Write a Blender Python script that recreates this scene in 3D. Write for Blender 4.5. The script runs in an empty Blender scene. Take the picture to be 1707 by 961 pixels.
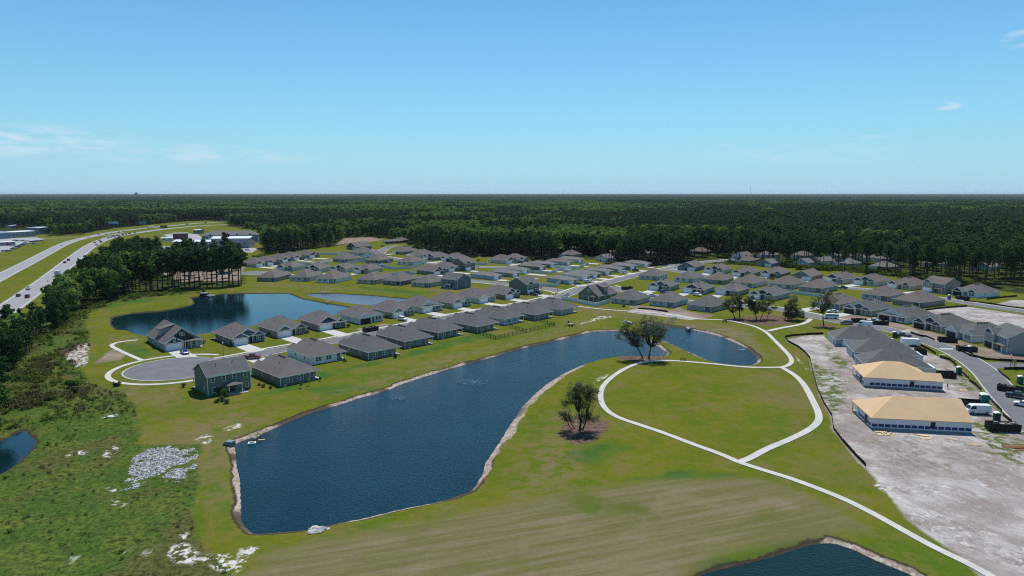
import bpy, math, random
import numpy as np
R = math.radians
random.seed(7); rng = np.random.default_rng(7)
SC = bpy.context.scene
COL = SC.collection

# ------------------------------------------------------------------ camera
FPX = 1138.0; CAMH = 54.0; PITCH = math.atan((480.5 - 322.5) / FPX)
cam_d = bpy.data.cameras.new("camera"); cam = bpy.data.objects.new("camera", cam_d)
COL.objects.link(cam); SC.camera = cam
cam.location = (0, 0, CAMH); cam.rotation_euler = (R(90) - PITCH, 0, 0)
cam_d.sensor_width = 36; cam_d.lens = FPX / 1707 * 36
cam_d.clip_start = 0.5; cam_d.clip_end = 90000

# ------------------------------------------------------------------ sky and sun
SUN_EL, SUN_AZ = 60.0, 6.0          # azimuth measured from +Y (view direction) towards +X
w = bpy.data.worlds.new("World"); SC.world = w; w.use_nodes = True
nt = w.node_tree; nt.nodes.clear()
def N(t, typ, **kw):
    n = t.nodes.new(typ)
    for k, v in kw.items(): setattr(n, k, v)
    return n
def wire(t, a, b): t.links.new(a, b)
def math_n(t, op, a, b=None, c=None, clamp=False):
    n = N(t, 'ShaderNodeMath', operation=op, use_clamp=clamp)
    for i, v in enumerate((a, b, c)):
        if v is None: continue
        if isinstance(v, (int, float)): n.inputs[i].default_value = v
        else: wire(t, v, n.inputs[i])
    return n.outputs[0]
out = N(nt, 'ShaderNodeOutputWorld'); bg = N(nt, 'ShaderNodeBackground')
sky = N(nt, 'ShaderNodeTexSky', sky_type='NISHITA', sun_disc=False)
sky.sun_elevation = R(SUN_EL); sky.sun_rotation = R(SUN_AZ)
sky.altitude = 0; sky.air_density = 1.0; sky.dust_density = 0.0; sky.ozone_density = 1.0
SKY_STR = 0.10
bg.inputs[1].default_value = SKY_STR
tint = N(nt, 'ShaderNodeMix', data_type='RGBA', blend_type='MULTIPLY'); tint.inputs[0].default_value = 1.0
wire(nt, sky.outputs[0], tint.inputs[6]); tint.inputs[7].default_value = (0.45, 0.96, 1.16, 1)
# thin clouds low over the horizon
tc = N(nt, 'ShaderNodeTexCoord'); sp = N(nt, 'ShaderNodeSeparateXYZ'); wire(nt, tc.outputs['Generated'], sp.inputs[0])
az = math_n(nt, 'ARCTAN2', sp.outputs[0], sp.outputs[1]); el = sp.outputs[2]
cmb = N(nt, 'ShaderNodeCombineXYZ'); wire(nt, math_n(nt, 'MULTIPLY', az, 9.0), cmb.inputs[0]); wire(nt, math_n(nt, 'MULTIPLY', el, 42.0), cmb.inputs[1])
cn = N(nt, 'ShaderNodeTexNoise'); cn.inputs['Scale'].default_value = 2.2; cn.inputs['Detail'].default_value = 7; cn.inputs['Roughness'].default_value = 0.62
wire(nt, cmb.outputs[0], cn.inputs['Vector'])
def blob(a0, wa, e0, we):
    x = math_n(nt, 'DIVIDE', math_n(nt, 'SUBTRACT', az, a0), wa); y = math_n(nt, 'DIVIDE', math_n(nt, 'SUBTRACT', el, e0), we)
    q = math_n(nt, 'ADD', math_n(nt, 'MULTIPLY', x, x), math_n(nt, 'MULTIPLY', y, y))
    return math_n(nt, 'SUBTRACT', 1.0, q, clamp=True)
tot = None
for a0, wa, e0, we, s in ((-0.63, 0.17, 0.062, 0.022, .85), (-0.43, 0.18, 0.050, 0.016, .5), (0.40, .14, 0.052, 0.016, .32), (0.47, .03, 0.070, 0.005, .5),
                          (0.635, .035, 0.172, 0.014, 1.0), (0.555, .018, 0.104, 0.006, 1.2), (0.30, .02, 0.066, 0.004, .4)):
    b = math_n(nt, 'MULTIPLY', blob(a0, wa, e0, we), s)
    tot = b if tot is None else math_n(nt, 'MAXIMUM', tot, b)
dens = math_n(nt, 'MULTIPLY', tot, math_n(nt, 'MULTIPLY', math_n(nt, 'SUBTRACT', cn.outputs[0], 0.40), 4.5, clamp=True), clamp=True)
# pale blue summer haze low in the sky
hz = math_n(nt, 'POWER', 2.718, math_n(nt, 'MULTIPLY', math_n(nt, 'MAXIMUM', el, 0.0), -8.0))
hm = N(nt, 'ShaderNodeMix', data_type='RGBA'); wire(nt, math_n(nt, 'MULTIPLY', hz, 0.92), hm.inputs[0]); wire(nt, tint.outputs[2], hm.inputs[6]); hm.inputs[7].default_value = (4.0, 6.3, 8.1, 1)
cm = N(nt, 'ShaderNodeMix', data_type='RGBA'); wire(nt, math_n(nt, 'MULTIPLY', dens, 0.65), cm.inputs[0])
wire(nt, hm.outputs[2], cm.inputs[6]); cm.inputs[7].default_value = (8.0, 8.6, 9.6, 1)
wire(nt, cm.outputs[2], bg.inputs[0]); wire(nt, bg.outputs[0], out.inputs[0])

sd = bpy.data.lights.new("sun", 'SUN'); so = bpy.data.objects.new("sun", sd); COL.objects.link(so)
sd.energy = 4.9; sd.angle = R(0.53); sd.color = (1.0, 0.96, 0.90)
e_, a_ = R(SUN_EL), R(SUN_AZ)
from mathutils import Vector, Matrix
so.rotation_euler = Vector((math.sin(a_) * math.cos(e_), math.cos(a_) * math.cos(e_), math.sin(e_))).to_track_quat('Z', 'Y').to_euler()
SC.view_settings.view_transform = 'Standard'; SC.view_settings.look = 'None'
SC.view_settings.exposure = 0.0; SC.view_settings.gamma = 1.0; SC.view_settings.use_curve_mapping = False
SC.render.engine = 'CYCLES'
SC.cycles.max_bounces = 5; SC.cycles.diffuse_bounces = 2; SC.cycles.glossy_bounces = 2
SC.cycles.transparent_max_bounces = 4; SC.cycles.volume_bounces = 0
SC.cycles.use_denoising = False; SC.cycles.filter_width = 1.15; SC.cycles.sample_clamp_indirect = 2; SC.cycles.sample_clamp_direct = 1.6

# ------------------------------------------------------------------ helpers
def G(px, py, z=0.0):
    """photo coordinate -> point on the ground plane (development notes were taken on the photograph)"""
    x = (px - 853.5) / FPX; y = -(py - 480.5) / FPX
    dy = math.cos(PITCH) + y * math.sin(PITCH); dz = -math.sin(PITCH) + y * math.cos(PITCH)
    t = (CAMH - z) / (-dz)
    return (x * t, dy * t)
def project(X, Y, Z=0.0):
    c, s = math.cos(PITCH), math.sin(PITCH)
    d = Y * c - (Z - CAMH) * s; u = Y * s + (Z - CAMH) * c
    return 853.5 + FPX * X / d, 480.5 - FPX * u / d
def zc(o, s, pts): return [(o[0] + a / s, o[1] + b / s) for a, b in pts]

MATS = {}
def mat(name, col, rough=0.85, var=0.12, scale=1.5, spec=0.25, metal=0.0, bump=0.0, obj=False, col2=None, detail=4.0, fine=0.0, fscale=12.0):
    """procedural surface: base colour broken up by noise, optional fine grain and bump"""
    if name in MATS: return MATS[name]
    m = bpy.data.materials.new(name); m.use_nodes = True; t = m.node_tree; b = t.nodes['Principled BSDF']
    b.inputs['Roughness'].default_value = rough; b.inputs['Metallic'].default_value = metal
    b.inputs['Specular IOR Level'].default_value = spec
    g = N(t, 'ShaderNodeNewGeometry') if not obj else N(t, 'ShaderNodeTexCoord')
    vec = g.outputs['Position'] if not obj else g.outputs['Object']
    n = N(t, 'ShaderNodeTexNoise'); n.inputs['Scale'].default_value = scale; n.inputs['Detail'].default_value = detail
    wire(t, vec, n.inputs['Vector'])
    mx = N(t, 'ShaderNodeMix', data_type='RGBA')
    c2 = col2 or tuple(c * (1 + var * 1.6) for c in col); c1 = tuple(c * (1 - var * 1.6) for c in col) if not col2 else col
    mx.inputs[6].default_value = (*c1, 1); mx.inputs[7].default_value = (*c2, 1)
    f = math_n(t, 'MULTIPLY_ADD', math_n(t, 'SUBTRACT', n.outputs[0], 0.5), 2.2, 0.5, clamp=True)
    wire(t, f, mx.inputs[0]); last = mx.outputs[2]
    if fine:
        n2 = N(t, 'ShaderNodeTexNoise'); n2.inputs['Scale'].default_value = fscale; n2.inputs['Detail'].default_value = 3
        wire(t, vec, n2.inputs['Vector'])
        mm = N(t, 'ShaderNodeMix', data_type='RGBA', blend_type='MULTIPLY'); mm.inputs[0].default_value = 1
        v = math_n(t, 'MULTIPLY_ADD', math_n(t, 'SUBTRACT', n2.outputs[0], 0.5), fine * 4, 1.0)
        cc = N(t, 'ShaderNodeCombineColor'); [wire(t, v, cc.inputs[i]) for i in range(3)]
        wire(t, last, mm.inputs[6]); wire(t, cc.outputs[0], mm.inputs[7]); last = mm.outputs[2]
    wire(t, last, b.inputs['Base Color'])
    if bump:
        bn = N(t, 'ShaderNodeBump'); bn.inputs['Strength'].default_value = bump; bn.inputs['Distance'].default_value = 0.1
        wire(t, n.outputs[0], bn.inputs['Height']); wire(t, bn.outputs[0], b.inputs['Normal'])
    MATS[name] = m; return m

class MB:
    """collects polygons, then links them as one mesh object"""
    def __init__(s): s.v = []; s.f = []; s.m = []
    def quad(s, pts, mi=0):
        i = len(s.v); s.v += [tuple(p) for p in pts]; s.f.append(tuple(range(i, i + len(pts)))); s.m.append(mi)
    def box(s, x0, y0, z0, x1, y1, z1, mi=0):
        if x0 > x1: x0, x1 = x1, x0
        if y0 > y1: y0, y1 = y1, y0
        i = len(s.v)
        s.v += [(x0, y0, z0), (x1, y0, z0), (x1, y1, z0), (x0, y1, z0), (x0, y0, z1), (x1, y0, z1), (x1, y1, z1), (x0, y1, z1)]
        for q in ((0, 3, 2, 1), (4, 5, 6, 7), (0, 1, 5, 4), (1, 2, 6, 5), (2, 3, 7, 6), (3, 0, 4, 7)):
            s.f.append(tuple(i + k for k in q)); s.m.append(mi)
    def prism(s, poly, z0, z1, mi=0):
        n = len(poly); a = sum(poly[k][0] * poly[(k + 1) % n][1] - poly[(k + 1) % n][0] * poly[k][1] for k in range(n))
        if a < 0: poly = poly[::-1]
        i = len(s.v); s.v += [(x, y, z0) for x, y in poly] + [(x, y, z1) for x, y in poly]
        s.f.append(tuple(i + k for k in range(n))[::-1]); s.f.append(tuple(i + n + k for k in range(n))); s.m += [mi, mi]
        for k in range(n):
            l = (k + 1) % n; s.f.append((i + k, i + l, i + n + l, i + n + k)); s.m.append(mi)
    def extr(s, prof, axis, a0, a1, mi=0):
        """profile polygon (u,z) extruded along axis 'x' or 'y'"""
        n = len(prof); i = len(s.v)
        P = (lambda u, z, a: (a, u, z)) if axis == 'x' else (lambda u, z, a: (u, a, z))
        s.v += [P(u, z, a0) for u, z in prof] + [P(u, z, a1) for u, z in prof]
        s.f.append(tuple(i + k for k in range(n))); s.f.append(tuple(i + n + k for k in range(n))[::-1]); s.m += [mi, mi]
        for k in range(n):
            l = (k + 1) % n; s.f.append((i + k, i + n + k, i + n + l, i + l)); s.m.append(mi)
    def tube(s, p0, p1, r0, r1, n=6, mi=0, cap=True):
        p0 = Vector(p0); p1 = Vector(p1); d = (p1 - p0)
        if d.length < 1e-6: return
        d.normalize(); a = d.orthogonal().normalized(); b = d.cross(a); i = len(s.v)
        for p, r in ((p0, r0), (p1, r1)):
            for k in range(n):
                t = 2 * math.pi * k / n; s.v.append(tuple(p + a * math.cos(t) * r + b * math.sin(t) * r))
        for k in range(n):
            l = (k + 1) % n; s.f.append((i + k, i + l, i + n + l, i + n + k)); s.m.append(mi)
        if cap:
            s.f.append(tuple(i + k for k in range(n))[::-1]); s.f.append(tuple(i + n + k for k in range(n))); s.m += [mi, mi]
    def mesh(s, name, mats):
        me = bpy.data.meshes.new(name); me.from_pydata(s.v, [], s.f)
        for m in (mats if isinstance(mats, (list, tuple)) else [mats]): me.materials.append(m)
        if any(s.m): me.polygons.foreach_set('material_index', s.m)
        me.update(); return me
    def build(s, name, mats, parent=None):
        o = bpy.data.objects.new(name, s.mesh(name, mats)); COL.objects.link(o); o.parent = parent; return o

def tag(o, label=None, cat=None, group=None, kind=None):
    if label: o['label'] = label
    if cat: o['category'] = cat
    if group: o['group'] = group
    if kind: o['kind'] = kind
    return o
def empty(name, loc=(0, 0, 0), rz=0.0):
    o = bpy.data.objects.new(name, None); COL.objects.link(o); o.location = loc; o.rotation_euler = (0, 0, rz); o.empty_display_size = .5; return o
REG = {}
def copy_tree(o, parent=None):
    c = o.copy(); COL.objects.link(c); c.parent = parent
    for ch in REG.get(o.name, []): copy_tree(ch, c)
    return c
def reg(parent, *ch):
    if parent is not None: REG.setdefault(parent.name, []).extend(ch)
def part(mb, name, mats, parent):
    o = mb.build(name, mats, parent); reg(parent, o); return o
def struct(mb, name, m):
    o = mb.build(name, m); o['kind'] = 'structure'; return o

# ------------------------------------------------------------------ ground zones (polygons surveyed as photo coordinates on the ground)
WZ = -0.55
W_MAIN = [(391,741),(405,735),(417,730),(444,720),(484,703),(517,690),(551,680),(600,664),(646,652),(664,643),(706,629),(759,613),(812,599),(865,583),(918,571),(950,563),
    (985,554),(1000,552.7),(1030,552),(1055,556),(1072,562),(1086,572),(1100,580),(1112,589),(1110,593),(1099,595),(1068,594),(1037,594.5),(1019,596.5),(1000,600),(975,607),(950,618),(936,625),
    (911,641),(894,655),(869,680),(860,695),(848,712),(833,737),(819,758),(809,772),(806,786),(796,806),(784,820),(752,831),(724,839),(690,845),(653,853),(600,866),(560,873),
    (538,878),(517,883),(496,885),(465,888),(434,890),(421,889),(409,879),(402,867),(402,846),(401,825),(400,800),(395,779),(393,757)]
W_RIGHT = [(1079,539),(1095,541),(1111,544),(1121,545.5),(1142,548),(1157,551),(1177,555),(1196,560),(1215,567),(1234,575.5),(1246,582),(1256,591),(1263,600),(1262,605),(1254,609),(1237,610),
    (1215,608.5),(1200,606.5),(1182,602),(1170,597),(1152,589),(1134,580),(1115,572.5),(1102,566),(1085,559),(1072,549)]
W_LEFT = [(188,530),(197,528),(222,523),(265,520),(291,516),(319,510),(325,506),(322,500),(318,497),(328,496),(342,493),(374,491),(406,490),(440,490),(475,489.5),(484,491.5),
    (488,493),(500,498),(510,500.5),(539,506),(568,510.5),(585,514),(590,518),(575,524),(550,527),(500,533),(450,541),(404,547),(350,556),(300,563),(250,562),(225,557),(214,552),(194,550.5),(186,541)]
W_PURPLE = [(507,491),(532,490),(561,490),(605,492.5),(644,496),(682,499.5),(705,503),(712,508),(700,514),(650,513),(620,510),(605,509),(576,505.5),(554,501.5),(524,496)]
W_NEAR = [(1200,950),(1245,940),(1289,929),(1348,910),(1378,905.5),(1393,907),(1423,917),(1467,938),(1512,956),(1540,970),(1560,1010),(1500,1080),(1300,1120),(1120,1060),(1130,985),(1165,961)]
W_CORNER = [(0,737),(14,730),(30,721),(39,717),(46,723),(59,735),(58,741),(52,752),(34,768),(14,784),(0,791),(-50,815),(-140,800),(-120,750),(-50,742)]
def gp(pts, z=0.0): return np.array([G(a, b, z) for a, b in pts])
WATERS = {'pond_main': gp(W_MAIN, WZ), 'pond_right': gp(W_RIGHT, WZ), 'pond_left': gp(W_LEFT, WZ), 'pond_purple': gp(W_PURPLE, WZ), 'pond_near': gp(W_NEAR, WZ), 'pond_corner': gp(W_CORNER, WZ)}
ZONES = {
 'wild': [[(-400,1200),(-400,600),(-60,560),(60,520),(100,520),(150,500),(205,490),(300,487),(345,489),(300,492),(240,497),(190,507),(150,521),(142,540),(148,556),(150,575),(140,600),(135,618),(150,640),(175,648),(205,655),
           (225,680),(230,700),(230,740),(332,742),(330,800),(318,850),(325,890),(385,960),(370,1200)]],
 'sand': [[(1309,566),(1345,560),(1372,559),(1388,574),(1430,558),(1462,556),(1500,570),(1540,585),(1575,600),(1600,618),(1625,645),(1650,675),(1700,720),(1760,800),(1900,900),(1900,1200),(1740,1100),(1660,1000),(1600,925),(1540,890),(1500,850),(1470,812),(1450,790),
           (1424,762),(1405,738),(1389,716),(1386,697),(1372,672),(1362,649),(1356,624),(1352,610),(1350,598),(1342,589),(1331,580),(1313,571)],
          [(1545,518),(1579,514),(1612,511.5),(1650,517),(1707,526),(1800,540),(1800,575),(1707,560),(1640,540),(1580,528),(1540,521)],
          [(1660,507),(1690,500),(1760,505),(1800,520),(1720,513),(1680,510)],
          [(1062,515),(1100,519),(1145,527),(1170,532),(1150,534),(1120,530),(1090,526),(1045,521),(1050,517)],
         ],
 'dirt': [[(1385,520),(1440,528),(1500,540),(1560,556),(1620,575),(1680,590),(1780,594),(1780,607),(1690,605),(1640,599),(1600,584),(1550,566),(1500,552),(1440,541),(1400,536)],
          [(594,548),(640,540),(662,543),(650,552),(605,556)],
          [(1052,508),(1100,513),(1120,517),(1130,512),(1150,520),(1190,526),(1170,533),(1120,528),(1090,519),(1048,513)],
          [(175,590),(195,580),(212,590),(200,600),(160,606)], [(104,585),(125,575),(150,570),(140,590),(140,610),(125,612),(115,600)],
          [(1420,640),(1440,590),(1480,600),(1500,650),(1640,760),(1560,800),(1450,760),(1400,700)],
          [(410,440),(330,425),(240,428),(235,440),(300,470),(400,468)],
          [(560,409),(590,404),(620,403),(640,400),(620,396),(570,398)]],
 'dry': [[(395,1000),(440,930),(520,900),(600,888),(700,872),(800,850),(900,830),(1000,815),(1080,805),(1180,800),(1250,800),(1330,818),(1400,850),(1440,880),(1400,892),(1330,900),(1200,925),(1150,961),(1140,1100),(400,1100)],
                  [(1125,540),(1200,543),(1250,556),(1272,588),(1263,597),(1240,573),(1200,559),(1150,549)]],
 'lush': [[(418,662),(470,655),(540,632),(600,615),(670,598),(720,585),(800,568),(850,562),(800,553),(640,600),(520,625)],[(500,650),(560,640),(640,648),(600,652),(540,660)],[(362,800),(366,825),(372,850),(384,880),(400,893),(378,885),(366,860),(360,830)],
          [(200,572),(235,572),(262,592),(232,600),(215,588)],[(600,478),(700,487),(740,486),(690,493),(610,486)],[(1175,486),(1195,480),(1215,486),(1195,490)],[(215,470),(225,490),(270,500),(240,505),(170,515),(190,500)],[(1040,800),(1140,786),(1230,790),(1200,800),(1100,800)],[(1150,930),(1250,905),(1360,890),(1330,905),(1230,945),(1160,960)],[(930,760),(1010,738),(1060,745),(1000,775)],[(1160,560),(1200,552),(1240,556),(1262,580),(1240,566),(1200,558)]],
 'mulch': [[(934,715),(948,700),(968,690),(1000,698),(1014,705),(1010,722),(985,738),(955,740),(938,733)],[(1205,532),(1240,529),(1290,526),(1325,532),(1318,541),(1280,543),(1245,542),(1220,538)],[(1025,597),(1060,593),(1110,595),(1118,599),(1090,605),(1060,605)],[(1360,541),(1385,540),(1392,545),(1365,547)]],
 'soil': [[(1372,600),(1400,585),(1432,600),(1440,640),(1436,660),(1450,720),(1560,745),(1640,742),(1700,735),(1660,705),(1640,690),(1600,640),(1640,650),(1700,760),(1640,800),(1520,800),(1440,745),(1405,715),(1395,690),(1410,650)],[(1440,650),(1580,655),(1600,690),(1440,690)],[(1540,590),(1580,600),(1610,625),(1560,620)]],
 'worn': [[(560,655),(760,590),(900,556),(960,535),(1000,515),(1050,522),(1000,535),(940,560),(800,592),(650,640)],[(425,478),(560,484),(700,492),(640,487),(560,478),(440,470)],[(845,840),(870,790),(895,740),(925,700),(960,760),(950,820)],[(290,720),(380,690),(450,700),(400,730),(330,740)],[(350,750),(372,760),(372,850),(350,840)],[(185,560),(250,560),(230,575),(180,572)],[(190,650),(300,655),(280,672),(200,668)],[(1020,520),(1200,540),(1270,552),(1180,548),(1040,530)]],
 'weed': [[(1350,605),(1378,612),(1400,625),(1412,650),(1400,690),(1388,690),(1372,668),(1358,640)],[(1570,612),(1600,620),(1628,652),(1600,650)],[(1600,695),(1660,715),(1720,745),(1707,775),(1640,752)],[(1612,588),(1650,596),(1640,603),(1612,594)],[(1380,575),(1400,590),(1420,610),(1400,615),(1380,600)]],
 'white': [[(296,905),(310,888),(322,912),(340,921),(375,928),(415,929),(390,958),(364,950),(335,938),(318,946),(285,940),(280,915)],[(322,733),(340,722),(360,729),(345,740)],[(372,714),(405,703),(400,712),(380,718)],[(108,600),(125,582),(152,570),(150,585),(135,606)],[(175,760),(188,744),(194,748),(186,764)],
           [(100,762),(120,752),(142,752),(138,760)],[(230,928),(248,908),(256,914),(250,930)],[(200,924),(228,904),(220,922)],[(170,697),(182,688),(192,692),(188,700)],[(120,610),(150,590),(148,600),(130,618)],[(1000,526.5),(1027,528),(1010,531.5),(985,537),(960,542),(985,533.5)],
           [(172,812),(200,816),(186,822)],[(180,832),(215,840),(205,850),(185,842)],[(105,935),(130,925),(125,948)],[(925,812),(945,810),(940,818)],[(405,918),(420,914),(424,922),(412,926)],[(1455,792),(1475,800),(1500,840),(1490,842),(1465,812)],[(1322,592),(1338,604),(1345,616),(1334,606)],[(985,642),(1012,627),(1036,614),(1012,625)]],
 'forest': [],
}
EDGE = [(-900,384),(0,384),(60,386),(95,389),(100,393),(150,388),(190,381),(250,375),(300,370),(350,368),(375,370),(385,377),(430,384),(440,395),(442,420),(460,424),(500,418),(530,414),(560,411),(590,404),(640,397),(660,401),(680,408),
        (700,417),(745,424),(760,428),(870,428),(890,434),(925,437),(950,432),(1000,434),(1010,440),(1060,443),(1100,445),(1160,440),(1200,440),(1250,443),(1300,446),(1350,449),(1400,452),(1450,457),(1500,462),(1550,468),(1600,478),(1650,484),(1707,490),(1900,512),(3000,560)]
EX = [e[0] for e in EDGE]; EY = [e[1] for e in EDGE]
WOOD_A = [(-260,640),(-60,556),(0,556),(40,550),(60,551),(74,558),(58,582),(36,606),(14,630),(4,655),(-2,690),(-8,728),(-60,770),(-300,800)]
WOOD_D = [(314,389),(345,385),(350,392),(325,399)]
WOOD_E = [(388,386),(440,388),(446,400),(430,404),(424,392)]
WOOD_F = [(86,394),(140,392),(156,388),(154,384),(120,386),(80,388)]
WOOD_C = [(215,434),(222,410),(240,402),(262,404),(288,409),(262,416),(258,432)]
WOOD_B = [(80,528),(100,500),(130,470),(155,452),(205,438),(260,436),(330,440),(405,446),(408,474),(350,481),(300,484),(240,488),(205,497),(180,505),(150,514),(125,530),(105,548),(88,560)]

def sdf(P, poly):
    """signed distance, negative inside"""
    n = len(poly); d = np.full(len(P), 1e9); inside = np.zeros(len(P), bool)
    for i in range(n):
        a = poly[i]; b = poly[(i + 1) % n]; e = b - a; wv = P - a
        t = np.clip((wv @ e) / max(e @ e, 1e-9), 0, 1)
        d = np.minimum(d, np.hypot(*(wv - t[:, None] * e).T))
        c = (a[1] > P[:, 1]) != (b[1] > P[:, 1])
        with np.errstate(divide='ignore', invalid='ignore'):
            xx = (b[0] - a[0]) * (P[:, 1] - a[1]) / (b[1] - a[1] if b[1] != a[1] else 1e-9) + a[0]
        inside ^= c & (P[:, 0] < xx)
    return np.where(inside, -d, d)
def sdf_clip(P, polys, lim=20.0):
    o = np.full(len(P), lim)
    for poly in polys:
        mn = poly.min(0) - lim; mx = poly.max(0) + lim
        k = np.where((P[:, 0] > mn[0]) & (P[:, 0] < mx[0]) & (P[:, 1] > mn[1]) & (P[:, 1] < mx[1]))[0]
        if len(k): o[k] = np.minimum(o[k], sdf(P[k], poly))
    return np.clip(o, -lim, lim)

xs = np.concatenate([-np.geomspace(30000, 650, 34), np.arange(-645, -172, 3.0), np.arange(-170, 215, 1.0), np.arange(216, 650, 3.0), np.geomspace(650, 30000, 34)])
ys = np.concatenate([[-3000, -1000, -300, -60, 0, 40, 70], np.arange(84, 345, 1.0), np.arange(346, 820, 2.5), np.geomspace(822, 45000, 60)])
XX, YY = np.meshgrid(xs, ys); P = np.c_[XX.ravel(), YY.ravel()]
AT = {'water': sdf_clip(P, list(WATERS.values()))}
AT['sandy'] = (sdf_clip(P, [WATERS['pond_main'], WATERS['pond_right'], WATERS['pond_near']]) < 6).astype(float)
AT['sandy'][(P[:, 1] < G(0, 880)[1]) & (P[:, 1] > 50) & (P[:, 0] > 20) & (project(P[:, 0], np.maximum(P[:, 1], 50))[0] < 1372)] = 0
_b = -(sdf_clip(P, [gp([(975,600),(900,640),(870,672),(840,712),(820,760),(800,815),(740,835),(760,850),(822,835),(858,780),(880,730),(910,680),(935,650),(985,612)])])); AT['sandy'] = np.where((AT['sandy'] > 0) & (_b > 0), 1 + np.clip(_b / 5, 0, 1), AT['sandy'])
for k in ('wild', 'sand', 'dirt', 'dry', 'lush', 'white', 'worn', 'weed', 'mulch', 'soil'): AT[k] = sdf_clip(P, [gp(z) for z in ZONES[k]])
dd = np.maximum(P[:, 1], 60.0); ppx, ppy = project(P[:, 0], dd)
edge_m = np.interp(ppx, EX, EY); EG = np.array([G(853, y)[1] for y in np.interp(np.clip(ppx, -900, 3000), EX, EY)])
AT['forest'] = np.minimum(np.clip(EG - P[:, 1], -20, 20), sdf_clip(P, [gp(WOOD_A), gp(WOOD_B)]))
AT['forest'][P[:, 1] < 60] = 20
s = AT['water']; zz = np.where(s > 0, -0.62 + 0.62 * np.clip(s / 1.7, 0, 1) ** 0.7, -0.62 + np.maximum(s, -6) * 0.25)
zz[s > 1.7] = 0
def grid_mesh(name, X, Y, Z):
    ny, nx = X.shape; me = bpy.data.meshes.new(name); nv = nx * ny
    me.vertices.add(nv); me.vertices.foreach_set('co', np.c_[X.ravel(), Y.ravel(), Z.ravel()].astype(np.float32).ravel())
    i = (np.arange(ny - 1)[:, None] * nx + np.arange(nx - 1)).ravel(); q = np.c_[i, i + 1, i + nx + 1, i + nx].astype(np.int32)
    me.loops.add(q.size); me.loops.foreach_set('vertex_index', q.ravel()); me.polygons.add(len(q))
    me.polygons.foreach_set('loop_start', np.arange(0, q.size, 4, dtype=np.int32)); me.update(calc_edges=True)
    me.polygons.foreach_set('use_smooth', np.ones(len(q), bool)); return me
gm = grid_mesh('ground', XX, YY, zz.reshape(XX.shape))
for k, v in AT.items():
    a = gm.attributes.new(k, 'FLOAT', 'POINT'); a.data.foreach_set('value', v.astype(np.float32))
ground = bpy.data.objects.new('ground', gm); COL.objects.link(ground); ground['kind'] = 'structure'

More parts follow.
